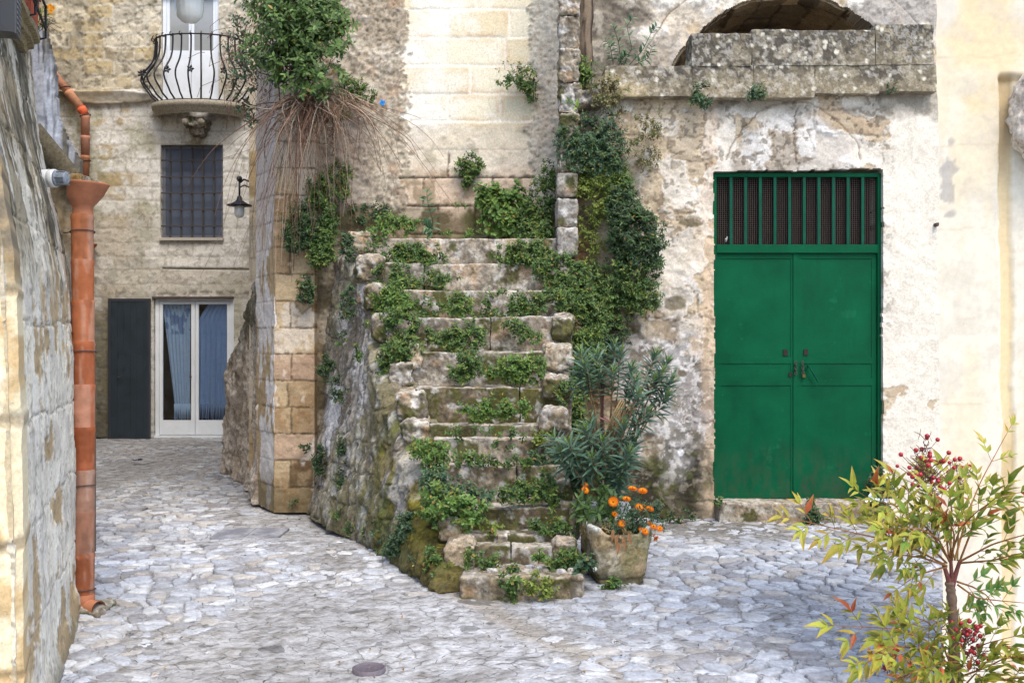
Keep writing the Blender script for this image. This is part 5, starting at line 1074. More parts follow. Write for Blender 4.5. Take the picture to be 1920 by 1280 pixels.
W('little weed at the foot of the mossy wall right of the marigolds', [(1268, 972, 14, 8, 9.2, .04), (1290, 962, 10, 8, 9.25, .04), (1228, 945, 10, 10, 9.25, .04)], 'dark', 900)
# door step
W('weed growing from the middle joint of the doorstep', [(1523, 972, 14, 14, 9.12, .04), (1524, 946, 6, 12, 9.2, .03)], 'dark', 1300, ll=.035)
W('tiny weed at the left end of the doorstep', [(1350, 940, 10, 5, 9.2, .04)], 'mid', 900)
W('bushy weed at the right foot of the green door behind the white rag', [(1648, 908, 18, 18, 9.3, .1), (1655, 940, 16, 16, 9.2, .08)], 'dark', 1200, ll=.04)
# on the side wall of the stairs
def sy(px):         # distance of the side wall seen at this column
    k = (px - CX) / F; return (-0.394 + 0.497 * 6.8) / (k + 0.497)
for (lb, bl, pal) in (
    ('thick green bush at the foot of the mossy stair wall, the taller of two', [(765, 985, 20, 24, 1), (752, 1015, 24, 20, 1), (740, 1028, 16, 12, 1)], 'blue'),
    ('rounded green bush at the foot of the stair wall, left of the taller one', [(714, 1008, 15, 19, 1)], 'blue'),
    ('small dark weed low on the mossy stair wall, right of the taller bush', [(786, 1050, 11, 11, 1)], 'dark'),
    ('upright weed at the foot of the stair wall beside the lowest steps', [(815, 1050, 15, 26, 1), (822, 1075, 10, 12, 1)], 'mid'),
    ('tuft on the stair wall just below the highest left kerb stone', [(653, 572, 9, 26, 1), (652, 465, 12, 24, 1.0)], 'dark'),
    ('small green tuft on the upper stair wall near the third kerb stone', [(680, 600, 7, 11, 1)], 'mid'),
    ('dark tuft at mid height of the stair wall, nearer the quoin pier', [(613, 686, 12, 24, 1)], 'dark'),
    ('dark tuft just below and right of the mid height one on the stair wall', [(634, 730, 9, 20, 1)], 'dark'),
    ('faint small weed on the white patch of the stair wall', [(668, 662, 6, 16, 1), (643, 640, 6, 12, 1)], 'mid'),
    ('weed low on the stair wall right beside the quoin pier', [(600, 860, 10, 24, 1)], 'dark'),
    ('tall thin weed streak low on the stair wall', [(645, 895, 10, 34, 1), (642, 840, 6, 20, 1)], 'dark'),
    ('green fringe along the ground at the far foot of the stair wall', [(665, 988, 14, 7, 1), (690, 1000, 8, 10, 1), (640, 962, 10, 6, 1)], 'mid')):
    W(lb, [(a, b, rx, ry, sy(a) - (.20 if b > 930 else .06) + (.09 * max(0, (CY - b + 330) / 230) if b < 900 else 0), .05) for (a, b, rx, ry, _) in bl], pal, 1300)
# on the pier and behind it
W('dark hanging growth at the top of the gap between pier and stair wall', [(626, 350, 26, 36, 9.72, .1), (600, 365, 22, 30, 9.68, .08), (640, 325, 18, 20, 9.72, .08)], 'mid', 1400, lw_=.5, ll=.03)
W('dark clump over the upper blocks of the quoin pier', [(565, 425, 32, 34, 9.62, .08), (552, 450, 22, 20, 9.62, .06), (570, 395, 18, 16, 9.64, .06)], 'dark', 1400, lw_=.5, ll=.03)
W('long green tail hanging in the gap right of the quoin pier', [(608, 430, 20, 44, 9.66, .08), (606, 475, 20, 28, 9.64, .08), (590, 465, 14, 20, 9.64, .06)], 'mid', 1500, ll=.028)
W('small leafy shoot on the right edge of the quoin pier', [(574, 545, 13, 24, 9.66, .05)], 'dark', 1000, ll=.03)
W('tiny weed near the foot of the quoin pier', [(572, 835, 6, 8, 9.7, .03), (555, 945, 8, 8, 9.7, .03)], 'dark', 900)
W('weed at the top end of the dry vine on the rough wall', [(672, 175, 24, 16, 9.72, .06), (655, 158, 16, 12, 9.72, .05), (690, 185, 14, 8, 9.72, .04)], 'mid', 1000)
W('sprouting green between the dry stems on the rough wall', [(640, 205, 14, 22, 9.5, .05)], 'light', 700)
# ---- bush crowning the pier
def bigbush():
    t = thing('honeysuckle_bush', 'dense leafy green climber crowning the top of the quoin pier', 'shrub', (-2, 9.6, 4.2))
    bl = [(565, 30, 70, 60, 9.35, .35), (530, 85, 60, 60, 9.35, .35), (600, 85, 50, 62, 9.35, .3), (560, 140, 62, 42, 9.35, .28), (618, 20, 36, 34, 9.4, .25), (520, 20, 50, 40, 9.4, .3), (640, 70, 14, 14, 9.5, .1), (636, 40, 22, 20, 9.45, .1), (590, 165, 30, 24, 9.4, .2)]
    c, d = scatter(bl, 560, .6, 3); mb = MB(); sprigs(mb, c, d + [0, -.3, .1], 8, .11, .07, .5, GREEN['bush'], 'oval'); mb.build('foliage', M_LEAF, t)
    mb = MB()
    for i in range(0, len(c), 3):
        e = c[i]; s = np.array([-1.95 + R.normal(0, .1), 9.6, 4.2 + R.normal(0, .15)]); mb.tube([s, (s + e) / 2 + R.normal(0, .05, 3), e], [.006, .004, .002], 4, C(100, 84, 60) * (.7 + .5 * R.random()), cap=False)
    mb.build('branches', M_TWIG, t)
    t2 = thing('trailing_creeper', 'greyish drooping creeper with dry tips left of the pier top beside the balcony', 'creeper', (-2.6, 9.9, 4))
    bl = [(480, 50, 36, 52, 9.9, .2), (455, 110, 26, 60, 9.9, .15), (465, 170, 20, 55, 9.9, .12), (448, 130, 24, 40, 9.9, .1), (475, 220, 9, 24, 9.9, .06), (500, 105, 30, 40, 9.7, .12)]
    c, d = scatter(bl, 330, .5, 5); mb = MB(); sprigs(mb, c, d + [0, 0, -.4], 7, .09, .045, .5, GREEN['blue'], 'oval'); mb.build('foliage', M_LEAF, t2)
    mb = MB()
    for i in range(120):
        a = P(470 + R.normal(0, 24), 30 + R.random() * 170, 9.8); e = a + [R.normal(-.04, .07), R.normal(0, .05), -.05 - .25 * R.random()]; mb.tube([a, (a + e) / 2 + [R.normal(-.02, .03), 0, .02], e], .0022, 4, C(120, 84, 74) * (.6 + .6 * R.random()), cap=False)
    mb.build('twigs', M_TWIG, t2)
    c, d = scatter([(450, 40, 20, 30, 9.8, .1), (492, 165, 20, 40, 9.66, .06), (445, 70, 16, 20, 9.8, .08)], 500, .5, 6); mb = MB(); sprigs(mb, c, d + [0, 0, -.6], 5, .06, .02, .5, (C(116, 86, 76), C(140, 110, 96), C(84, 66, 56))); mb.build('dry_leaves', M_LEAF, t2)
bigbush()
def dryvine():
    t = thing('dry_vine', 'big mop of bare brown dry stems arching down from under the bush', 'vine', (-1.9, 9.6, 3.2))
    groups = [('fan', 250)]
    for part, (x0, x1, n) in {'left_stems': (468, 570, 95), 'middle_stems': (530, 670, 70), 'right_stems': (640, 780, 34)}.items():
        mb = MB()
        for i in range(n):
            ex = x0 + (x1 - x0) * R.random(); sx = 592 + (ex - 600) * .25 + R.normal(0, 26); sy_ = 178 + R.normal(0, 9) + abs(sx - 605) * .1
            if part == 'left_stems': ey = 225 + (R.random() ** 1.7) * (330 if ex < 530 else 230); 
            elif part == 'middle_stems': ey = 215 + R.random() ** 1.5 * 250
            else: ey = 215 + (ex - 640) * .9 * R.random() + R.random() * 130
            if R.random() < .25: ex = ex + R.normal(0, 30)
            cx1 = sx + (ex - sx) * (.3 + .3 * R.random()); cy1 = sy_ - 4 + (ey - sy_) * .3 * R.random(); cx2 = sx + (ex - sx) * (.7 + .3 * R.random()); cy2 = sy_ + (ey - sy_) * (.25 + .4 * R.random())
            Ys = 9.5 + R.normal(0, .06); Ye = 9.45 + R.normal(0, .1) if ex > 500 else 9.35 + R.normal(0, .12); ts = np.linspace(0, 1, 14)
            wob = np.cumsum(np.cumsum(R.normal(0, .8, (14, 2)), 0), 0) * (1 if R.random() < .6 else 2)
            X = (1 - ts) ** 3 * sx + 3 * (1 - ts) ** 2 * ts * cx1 + 3 * (1 - ts) * ts ** 2 * cx2 + ts ** 3 * ex + wob[:, 0]; Yp = (1 - ts) ** 3 * sy_ + 3 * (1 - ts) ** 2 * ts * cy1 + 3 * (1 - ts) * ts ** 2 * cy2 + ts ** 3 * ey + wob[:, 1] * .5
            Yd = Ys + (Ye - Ys) * ts - .16 * np.sin(ts * 3.1)
            pts = np.array([P(a, b, y) for a, b, y in zip(X, Yp, Yd)]); r0 = .0026 + .0036 * R.random() ** 2; c = [C(150, 124, 104), C(118, 84, 66), C(172, 152, 132), C(132, 104, 84)][R.integers(4)]
            mb.tube(pts, np.linspace(r0, r0 * .45, 14), 4, c * (.45 + .85 * R.random()), cap=False)
        mb.build(part, M_TWIG, t)
    mb = MB()
    for i in range(150):     # the knotted, broken top of the mop
        a = P(598 + R.normal(0, 34), 200 + abs(R.normal(0, 26)), 9.5 + R.normal(0, .08)); n_ = 7; st_ = np.cumsum(R.normal(0, .022, (n_, 3)) + np.array([R.normal(0, .02), -.004, -.014]), 0); r0 = .0018 + .0045 * R.random() ** 2; mb.tube(a + st_, np.linspace(r0, r0 * .5, n_), 4, C(136, 106, 84) * (.4 + .8 * R.random()), cap=False)
    mb.build('tangled_twigs', M_TWIG, t); mb = MB()
    for i in range(13):      # long thin hangers over the white edge of the pier
        x = 462 + R.random() * 60; y0 = 240 + R.random() * 120; L_ = 80 + R.random() * 260; ts = np.linspace(0, 1, 12); dx = R.normal(0, 16)
        pts = np.array([P(x + 30 * (1 - t_) ** 2 + dx * t_ + 5 * math.sin(t_ * 5 + i), y0 + L_ * t_, 9.5 + .03 * math.sin(i + t_ * 4)) for t_ in ts]); mb.tube(pts, .0016, 4, C(128, 108, 92) * (.7 + .5 * R.random()), cap=False)
    for (a, b, c_) in (((455, 300), (430, 410), (375, 520)), ((470, 280), (410, 300), (420, 296))):
        p = [P(a[0] * (1 - t_) ** 2 + 2 * b[0] * t_ * (1 - t_) + c_[0] * t_ * t_, a[1] * (1 - t_) ** 2 + 2 * b[1] * t_ * (1 - t_) + c_[1] * t_ * t_, 9.6) for t_ in np.linspace(0, 1, 12)]; mb.tube(np.array(p), .0018, 4, C(130, 112, 96), cap=False)
    mb.build('hanging_stems', M_TWIG, t)
dryvine()

def leafy(name, label, stems, Y, ll, lw_, pal, cat='plant', nper=9, shape='lance', group=None):
    t = thing(name, label, cat, P(stems[0][0][0], stems[0][0][1], Y), group); ms, ml = MB(), MB()
    for s in stems:
        s = np.array(s, f32); tt = np.linspace(0, len(s) - 1, 14); X = np.interp(tt, range(len(s)), s[:, 0]); Yp = np.interp(tt, range(len(s)), s[:, 1]); pts = np.array([P(a, b, Y - .06 * k / 13) for k, (a, b) in enumerate(zip(X, Yp))]); ms.tube(pts, np.linspace(.004, .002, 14), 5, GREEN[pal][2])
        for j in range(nper):
            f = .15 + .85 * j / (nper - 1); i = f * 13; i0 = min(int(i), 12); p = pts[i0] + (pts[i0 + 1] - pts[i0]) * (i - i0); dd = unit(pts[i0 + 1] - pts[i0]); sd = unit(np.cross(dd, [0, -1, .2])) * (1 if j % 2 else -1)
            for sg in (1, -1):
                ld = sd * sg + dd * (.3 + .5 * f) + R.normal(0, .25, 3) + [0, -.3, 0]; l_ = ll * (.7 + .5 * R.random()) * (1 - .35 * f)
                leaves(ml, [p], [ld], np.array([[0, -.6, .7]]), l_, l_ * lw_, np.array([GREEN[pal][R.integers(2)] * (.8 + .4 * R.random())]), .3, .25, shape)
    ms.build('stem', M_LEAF, t); ml.build('leaves', M_LEAF, t); return t
leafy('leafy_plant', 'single upright plant with large drooping leaves on the top landing', [[(805, 440), (812, 415), (803, 385), (800, 362)], [(812, 430), (800, 425)]], 9.4, .115, .42, 'blue', nper=8)
leafy('leafy_plant', 'tall wild plant with curling leafy shoots on the terrace left of the arch', [[(1165, 122), (1160, 80), (1150, 50)], [(1170, 122), (1185, 90), (1175, 50), (1185, 35)], [(1180, 122), (1205, 95), (1222, 60), (1230, 52)], [(1150, 122), (1145, 90), (1135, 75)], [(1190, 122), (1215, 110), (1222, 90)], [(1160, 122), (1175, 100)]], 9.55, .085, .45, 'blue', nper=8)
leafy('leafy_plant', 'small bright rosette plant on the tread above the lowest step', [[(1010, 1055), (1012, 1040), (1012, 1028)], [(1010, 1050), (1000, 1040)], [(1010, 1050), (1022, 1040)]], 6.72, .05, .4, 'bright', nper=6)
leafy('leafy_plant', 'two broad bright leaves poking out left of the wall stone', [[(1085, 205), (1075, 195), (1066, 190)]], 9.15, .07, .6, 'bright', nper=3)

# ---- oleander
def oleander():
    t = thing('oleander', 'oleander shrub with whorls of long narrow leaves tied to a stake by the stairs', 'shrub', P(1150, 960, 7.4))
    tips = [(1090, 665, 7.25), (1100, 690, 7.2), (1120, 668, 7.3), (1152, 650, 7.35), (1165, 665, 7.3), (1125, 700, 7.25), (1185, 690, 7.25), (1192, 712, 7.15), (1228, 668, 7.35), (1250, 682, 7.3), (1225, 712, 7.2), (1258, 715, 7.25), (1212, 775, 7.15), (1248, 745, 7.2), (1195, 740, 7.1), (1150, 700, 7.2), (1085, 700, 7.3), (1240, 700, 7.2),
            (1040, 822, 7.05), (1068, 832, 7.0), (1055, 850, 7.02), (1100, 808, 7.1), (1108, 795, 7.15), (1130, 830, 7.1), (1170, 800, 7.1), (1178, 850, 7.05), (1165, 880, 7.1), (1110, 860, 7.05), (1145, 870, 7.15), (1085, 860, 7.1), (1190, 830, 7.2), (1160, 905, 7.15)]
    base = P(1150, 985, 7.4); ml, ms = MB(), MB(); pal = (C(80, 112, 90), C(116, 144, 120), C(56, 84, 66))
    for (px, py, Y) in tips:
        e = P(px, py, Y); up_ = py < 790; mid = P(1140 + (px - 1150) * .25, 830 if up_ else 930, 7.3); pts = [base * (1 - t_) ** 2 + 2 * mid * t_ * (1 - t_) + e * t_ * t_ for t_ in np.linspace(0, 1, 14)]; pts = np.array(pts) + R.normal(0, .004, (14, 3))
        ms.tube(pts, np.linspace(.008, .0035, 14), 6, C(158, 134, 96) * (.7 + .3 * R.random()), cap=False)
        dd = unit(pts[-1] - pts[-4] + [0, -.02, .03]); n = 34
        for j in range(n):
            f = j / n; p = e - dd * .17 * (1 - f) + dd * .03 * f; a_ = 2.4 * j; a1 = unit(np.cross(dd, [1, .2, 0])); b1 = np.cross(dd, a1); rad = math.cos(a_) * a1 + math.sin(a_) * b1
            k = .135 * (.75 + .4 * R.random()) if f < .8 else .07
            ld = rad * (1.0 - .75 * f ** 2) + dd * (.25 + 1.0 * f ** 2) + R.normal(0, .12, 3); cc = pal[0] * (1 - f) + pal[1] * f if f < .82 else C(120, 146, 72); cc = cc * (.75 + .5 * R.random())
            leaves(ml, [p], [ld], np.array([dd + [0, -.2, .2]]), k, k * .205, np.array([cc]), .35, .18, 'lance')
    for i in range(9):
        a = P(1135 + i * 4, 815 + R.random() * 10, 7.22); b = P(1165 + i * 3.5, 745 + i * 1.5 + R.random() * 12, 7.12); ms.tube(np.array([a, (a + b) / 2 + [-.01, 0, .01], b]), [.006, .006, .005], 6, C(172, 148, 106))
    ms.build('stem', M_TWIG, t, True); ml.build('leaves', M_LEAF, t)
    m = MB(); m.tube([P(1126, 1000, 7.28), P(1127, 850, 7.27), P(1130, 715, 7.25)], .011, 8, C(92, 64, 56)); o = m.build('wooden_stake', M_TWIG); setp(o, 'dark brown stake standing upright inside the oleander', 'stake')
    m = MB(); th = np.linspace(0, 6.3, 16); c = P(1138, 788, 7.24); m.tube(np.array([c + [.05 * math.cos(a), .03 * math.sin(a), -.02 * math.cos(a)] for a in th]), .004, 5, C(206, 150, 150)); m.tube([P(1133, 780, 7.2), P(1150, 795, 7.19)], .004, 5, C(206, 150, 150)); o = m.build('plant_tie', M_PETAL); setp(o, 'pink cord tying the oleander stems to the stake', 'cord')
oleander()
# ---- stone trough
def trough():
    t = thing('stone_trough', 'rough old stone trough filled with marigolds beside the lowest step', 'planter', (.69, 6.95, 0))
    nu, H_ = 72, .39; cx, cy = .690, 6.99; th = np.linspace(0, 2 * math.pi, nu, endpoint=False)
    def ring(hw, hd, z, n=4.5, rot=.20):
        c, s = np.cos(th), np.sin(th); r = (np.abs(c / hw) ** n + np.abs(s / hd) ** n) ** (-1 / n); x, y = r * c, r * s
        return np.stack([cx + x * math.cos(rot) - y * math.sin(rot), cy + x * math.sin(rot) + y * math.cos(rot), np.full(nu, z)], 1)
    rg = [(.12, .15, -.01), (.155, .18, .0), (.165, .19, .035), (.160, .185, .05), (.175, .20, .06), (.185, .215, .12), (.195, .225, .20), (.205, .235, .28), (.210, .24, H_ - .01), (.203, .235, H_), (.180, .212, H_ + .002), (.170, .202, H_ - .012), (.165, .195, H_ - .06), (.16, .19, H_ - .09), (.02, .02, H_ - .07)]
    g = []
    for i in range(len(rg) - 1):
        a, b = np.array(rg[i]), np.array(rg[i + 1]); k = max(1, int(np.linalg.norm(b - a) / .012))
        for j in range(k): g.append(a + (b - a) * j / k)
    v = np.array([ring(*r_) for r_ in g]); n1 = fbm(v, 7, 4, 340) - .5; n2 = fbm(v, 25, 4, 341) - .5
    cen = np.array([cx, cy, .2]); out = unit((v - cen) * [1, 1, .2]); v = v + out * (n1 * .03 + n2 * .014)[..., None]
    # the rim is broken down at the front
    rimdrop = blob(v[..., 0], v[..., 1], cx + .06, cy - .24, .16, .10, None) * ss(.28, .38, v[..., 2]); v[..., 2] -= rimdrop * .05
    a = fbm(v, 5, 5, 342); b = fbm(v, 16, 4, 343); k = mix(np.broadcast_to(C(182, 160, 124), v.shape), C(206, 194, 170), ss(.45, .65, a)); k = mix(k, C(98, 88, 58), ss(.5, .65, b) * .7); k = mix(k, C(124, 124, 78), ss(.5, .7, fbm(v, 4, 4, 344)) * .5); k = mix(k, C(84, 78, 50), (1 - ss(.05, .14, v[..., 2])) * .6)
    k = mix(k, C(214, 216, 208), ss(.34, .39, v[..., 2]) * ss(.3, .5, b)); inside = (np.arange(len(g)) > len(g) - 20)[:, None] * (v[..., 2] < H_ - .035); k = mix(k, C(70, 58, 44), inside * 1.0)
    f = []; m = len(g); i = np.arange(m - 1)[:, None] * nu; j = np.arange(nu)[None]; kk = (j + 1) % nu; q = np.stack([i + j, i + kk, i + nu + kk, i + nu + j], -1).reshape(-1, 4)
    mk('basin', v.reshape(-1, 3), q, M_ROUGH, t, k.reshape(-1, 3), True)
    m = MB(); c = P(1115, 1067, 6.79); m.lathe([(0, -.016), (.010, -.015), (.015, -.006), (.015, .02)], c, 16, axis=(.45, 1, 0)); m.build('plug', M_PLASTIC, t, True)
trough()
m = MB(); a = P(1098, 985, 7.42); b = P(1180, 948, 7.42); m.box((a[0], 7.42, 0.02), (b[0], 7.60, b[2])); m.box((a[0] - .01, 7.41, b[2] - .03), (b[0] + .01, 7.61, b[2] + .004)); setp(m.build('plastic_pot', M_PLASTIC), 'plain white rectangular pot half hidden behind the marigolds', 'plant pot')
# ---- marigolds
def marigolds():
    t = thing('marigold_plant', 'marigold plant with orange flowers and withered brown leaves in the stone trough', 'flowers', (.69, 6.99, .3))
    fl_ = [(1096, 909, 7.1, 7, 1), (1097, 919, 7.05, 8, 1), (1150, 940, 6.85, 10.5, 0), (1175, 936, 6.88, 9, 2), (1186, 917, 6.95, 10, 2), (1205, 921, 6.9, 10, 2), (1198, 951, 6.85, 9, 1), (1206, 950, 6.9, 7, 1), (1218, 954, 6.85, 9, 2), (1152, 964, 6.9, 7, 1), (1166, 981, 6.8, 7.5, 0), (1218, 980, 6.85, 6, 1), (1225, 988, 6.8, 7, 2), (1237, 991, 6.78, 7, 1), (1209, 996, 6.8, 8, 1), (1229, 1008, 6.78, 7, 3), (1226, 1002, 6.8, 4, 3), (1202, 993, 6.84, 6, 1)]
    ms = MB()
    for i, (px, py, Y, r, o_) in enumerate(fl_):
        c = P(px, py, Y); R_ = r * Y / F * 1.0; nrm = unit(np.array([[0, -1, .15], [.2, -.7, .6], [.1, -.45, 1], [.5, -.6, -.5]][o_]) + R.normal(0, .1, 3)); a1 = unit(np.cross(nrm, [1, 0, .1])); b1 = np.cross(nrm, a1); m = MB()
        for lay, (n, rr, lift) in enumerate(((22, 1.0, .0), (18, .78, .12), (12, .5, .2))):
            an = np.arange(n) * 2 * math.pi / n + lay * .2; rad = np.cos(an)[:, None] * a1 + np.sin(an)[:, None] * b1; pos = c + nrm * lift * R_ + rad * R_ * .12
            cc = np.tile([C(252, 120, 8, 1), C(255, 140, 16, 1), C(255, 156, 30, 1)][lay], (n, 1)) * (.85 + .3 * R.random((n, 1)))
            leaves(m, pos, rad + nrm * (.15 + lay * .25), np.tile(nrm, (n, 1)), R_ * rr * .9, R_ * .28, cc, .1, -.1 + .1 * lay, 'oval')
        m.lathe([(0, .02), (.18 * R_ * 1.3, .0), (.28 * R_, .0)][::-1], c + nrm * .16 * R_, 10, C(226, 110, 10, 1) if i % 3 else C(170, 84, 14, 1), axis=nrm); m.build('flower', M_PETAL, t)
        b = np.array([.69 + (c[0] - .69) * .5, 6.99, .30]); q1 = c - nrm * R_ * .3; ms.tube([b, (b + q1) / 2 + [0, 0, .03], q1], [.003, .0025, .002], 5, C(96, 130, 60), cap=False)
    ms.build('stems', M_LEAF, t)
    c, d = scatter([(1200, 975, 34, 26, 6.9, .1), (1185, 955, 30, 20, 6.95, .1), (1215, 960, 18, 20, 6.9, .08), (1160, 985, 24, 16, 6.88, .1)], 1500, .4, 4); m = MB(); sprigs(m, c, d, 6, .05, .035, .4, GREEN['blue'], 'lance'); m.build('foliage', M_LEAF, t)
    c, d = scatter([(1125, 925, 30, 26, 7.1, .1), (1108, 950, 22, 30, 7.05, .1), (1140, 950, 20, 20, 7.0, .1), (1092, 960, 12, 34, 7.1, .06)], 420, .4, 4); m = MB(); sprigs(m, c, d, 5, .06, .085, .4, GREEN['mid'], 'lance'); m.build('broad_leaves', M_LEAF, t)
    c, d = scatter([(1150, 1000, 30, 20, 6.86, .1), (1185, 1010, 26, 18, 6.78, .06), (1115, 985, 24, 14, 6.95, .08)], 700, .4, 4); m = MB(); sprigs(m, c, d + [0, 0, -.8], 5, .05, .045, .3, (C(158, 138, 88), C(186, 164, 110), C(112, 84, 56)), 'lance')
    for (px, py) in ((1156, 1015), (1168, 1020), (1160, 1030), (1178, 1012), (1150, 1005)): leaves(m, [P(px, py - 14, 6.72)], [[R.normal(0, .1), -.1, -1]], np.array([[0, -1, 0.1]]), .085, .03, np.array([C(176, 128, 88)]), .3, .1, 'lance')
    m.build('withered_leaves', M_LEAF, t)
    W('small weed growing at the foot of the stone trough', [(1150, 1102, 24, 7, 6.72, .04), (1160, 1094, 8, 8, 6.74, .03)], 'mid', 1300)
marigolds()
# ---- nandina in front
def nandina():
    Y0 = 3.2; t = thing('nandina_shrub', 'slender heavenly bamboo shrub with yellow green leaves turning orange and red berries', 'shrub', P(1800, 1600, Y0) * [1, 1, 0])
    ms, mb_, = MB(), MB(); bk = C(122, 100, 84)
    def path(pts, n=16, Y=(Y0, Y0)):
        p = np.array(pts, f32); q = np.linspace(0, len(p) - 1, n); x = np.interp(q, range(len(p)), p[:, 0]); y = np.interp(q, range(len(p)), p[:, 1])
        for _ in range(2): x[1:-1] = (x[:-2] + x[1:-1] * 2 + x[2:]) / 4; y[1:-1] = (y[:-2] + y[1:-1] * 2 + y[2:]) / 4
        return np.array([P(a, b, Y[0] + (Y[1] - Y[0]) * k / (n - 1)) for k, (a, b) in enumerate(zip(x, y))])
    tr = path([(1800, 1600), (1796, 1400), (1790, 1270), (1788, 1180), (1784, 1115), (1780, 1090)], 40); r = np.linspace(.020, .013, 40) * (1 + .12 * np.sin(np.arange(40) * 1.7)); ms.tube(tr, r, 10, bk)
    for pts, r in (([(1782, 1100), (1775, 1075), (1768, 1055)], .009), ([(1784, 1105), (1792, 1075), (1800, 1050)], .009), ([(1784, 1110), (1784, 1070), (1782, 1040)], .008)): ms.tube(path(pts), np.linspace(r, r * .6, 16), 8, C(120, 72, 66))
    ms.build('trunk', M_TWIG, t, True)
    G, Yl, Or, Rd = C(104, 132, 48), C(170, 174, 64), C(200, 140, 66), C(180, 92, 54)
    fronds = [([(1775, 1060), (1700, 1020), (1600, 998), (1478, 970)], -.25, .9, 0), ([(1775, 1055), (1720, 1000), (1665, 960), (1615, 925)], -.15, .7, 0), ([(1780, 1050), (1740, 990), (1690, 950), (1650, 940)], -.3, .55, 0),
        ([(1780, 1050), (1770, 970), (1745, 920), (1700, 900)], .1, .8, 0), ([(1782, 1050), (1785, 960), (1778, 900), (1750, 880)], .15, .75, 0), ([(1790, 1050), (1815, 960), (1840, 900), (1888, 812)], .15, .8, 1), ([(1800, 1050), (1835, 960), (1870, 930), (1900, 925)], -.1, .2, 0),
        ([(1800, 1052), (1860, 1020), (1910, 1005), (1970, 990)], -.2, .45, 0), ([(1800, 1055), (1860, 1050), (1920, 1035)], -.3, .4, 0), ([(1775, 1060), (1730, 1045), (1690, 1040), (1655, 1030)], -.3, .5, 0), ([(1780, 1050), (1800, 990), (1830, 960), (1858, 940)], -.2, .3, 0),
        ([(1780, 1052), (1760, 1010), (1725, 990), (1660, 990)], -.35, .55, 0), ([(1785, 1050), (1790, 1000), (1770, 960), (1740, 950)], -.2, .35, 0), ([(1775, 1062), (1745, 1070), (1715, 1080), (1690, 1098)], -.1, .75, 2), ([(1795, 1095), (1830, 1120), (1870, 1125), (1925, 1130)], -.1, .1, 2), ([(1795, 1090), (1825, 1100), (1850, 1115), (1870, 1145)], .1, .15, 2),
        ([(1790, 1260), (1740, 1200), (1680, 1178), (1560, 1172)], -.2, .65, 0), ([(1790, 1260), (1720, 1215), (1670, 1210), (1612, 1240)], -.3, .8, 0), ([(1790, 1265), (1760, 1190), (1740, 1165), (1700, 1150)], -.1, .5, 0), ([(1792, 1270), (1730, 1250), (1690, 1270), (1650, 1290)], -.35, .5, 0),
        ([(1795, 1260), (1820, 1220), (1850, 1205), (1890, 1195)], -.15, .5, 0), ([(1795, 1270), (1850, 1250), (1890, 1230), (1940, 1235)], -.3, .6, 0), ([(1790, 1280), (1800, 1240), (1770, 1240), (1740, 1250)], -.3, .3, 0), ([(1795, 1290), (1860, 1275), (1910, 1270), (1960, 1285)], -.35, .8, 0), ([(1790, 1200), (1800, 1175), (1760, 1180), (1800, 1150)], .0, .45, 2), ([(1795, 1300), (1830, 1260), (1850, 1290)], -.35, .6, 0), ([(1790, 1300), (1760, 1270), (1720, 1290)], -.35, .6, 0)]
    for fi, (pts, dY, ora, kind) in enumerate(fronds):
        ml, mt = MB(), MB(); n = 26; p = path(pts, n, (Y0, Y0 + dY)); mt.tube(p, np.linspace(.0035, .001, n), 5, C(150, 104, 60), cap=False)
        L = np.linalg.norm(np.diff(p, axis=0), axis=1).sum(); nb = max(3, int(L / (.080 if kind == 0 else .10)))
        for b in range(nb + 1):
            f = .22 + .78 * b / nb; i = min(int(f * (n - 1)), n - 2); c = p[i]; dd = unit(p[i + 1] - p[i])
            for sg in ((1, -1) if b < nb else (0,)):
                side = np.cross(dd, [0, -1, 0]); bl = (.10 * (1 - .55 * f) if kind == 0 else .05) * (.7 + .6 * R.random()); bd = unit(dd * .8 + side * sg * .75 + np.array([0, R.normal(-.15, .35), R.normal(.10, .06)])) if sg else dd
                e = c + bd * bl; mt.tube([c, e], .001, 4, C(150, 110, 60), cap=False); nl = 2
                for j in range(nl):
                    q = c + (e - c) * (j + 1) / nl
                    for s2 in ((1, -1) if j < nl - 1 else (1, -1, 0)):
                        sd = np.cross(bd, unit(np.array([0, -1, .3]))); ld = bd * (.9 if s2 else 1) + sd * s2 * .75 + R.normal(0, .13, 3) + [0, -.1, .08]
                        l_ = (.068 if kind == 0 else .05) * (.55 + .6 * R.random()) * (1.15 if s2 == 0 else .85); w_ = .34
                        o_ = np.clip(ora * .5 + R.normal(0, .15) + (f - .6) * .35, 0, 1); cc = G * (1 - min(1, o_ * 2.2)) + Yl * min(1, o_ * 2.2) if o_ < .55 else Yl * (1 - (o_ - .55) * 2) + Or * (o_ - .55) * 2
                        if R.random() < .05: cc = Rd
                        if kind == 2 and ora < .3: cc = C(92, 136, 60)
                        v0 = ml.n; leaves(ml, [q], [ld], np.array([[R.normal(0, .25), -.55, .75]]), l_, l_ * w_, np.array([cc * (.8 + .35 * R.random())]), .3, .22, 'point')
                        ml.c[-1][7] = ml.c[-1][7] * .4 + Or * .6; ml.c[-1][[4, 6]] = ml.c[-1][[4, 6]] * .7 + Or * .3
        fr_ = ml.build('frond', M_LEAF, t); mt.build('frond_stalk', M_TWIG, fr_)
    pan = [((1790, 1045), (1738, 872), 58, .02, 34, 46), ((1795, 1050), (1800, 880), 30, .2, 9, 22), ((1790, 1200), (1812, 1190), 34, -.1, 20, 18), ((1760, 1280), (1665, 1235), 30, -.1, 11, 16), ((1790, 1230), (1835, 1230), 24, -.1, 7, 8)]
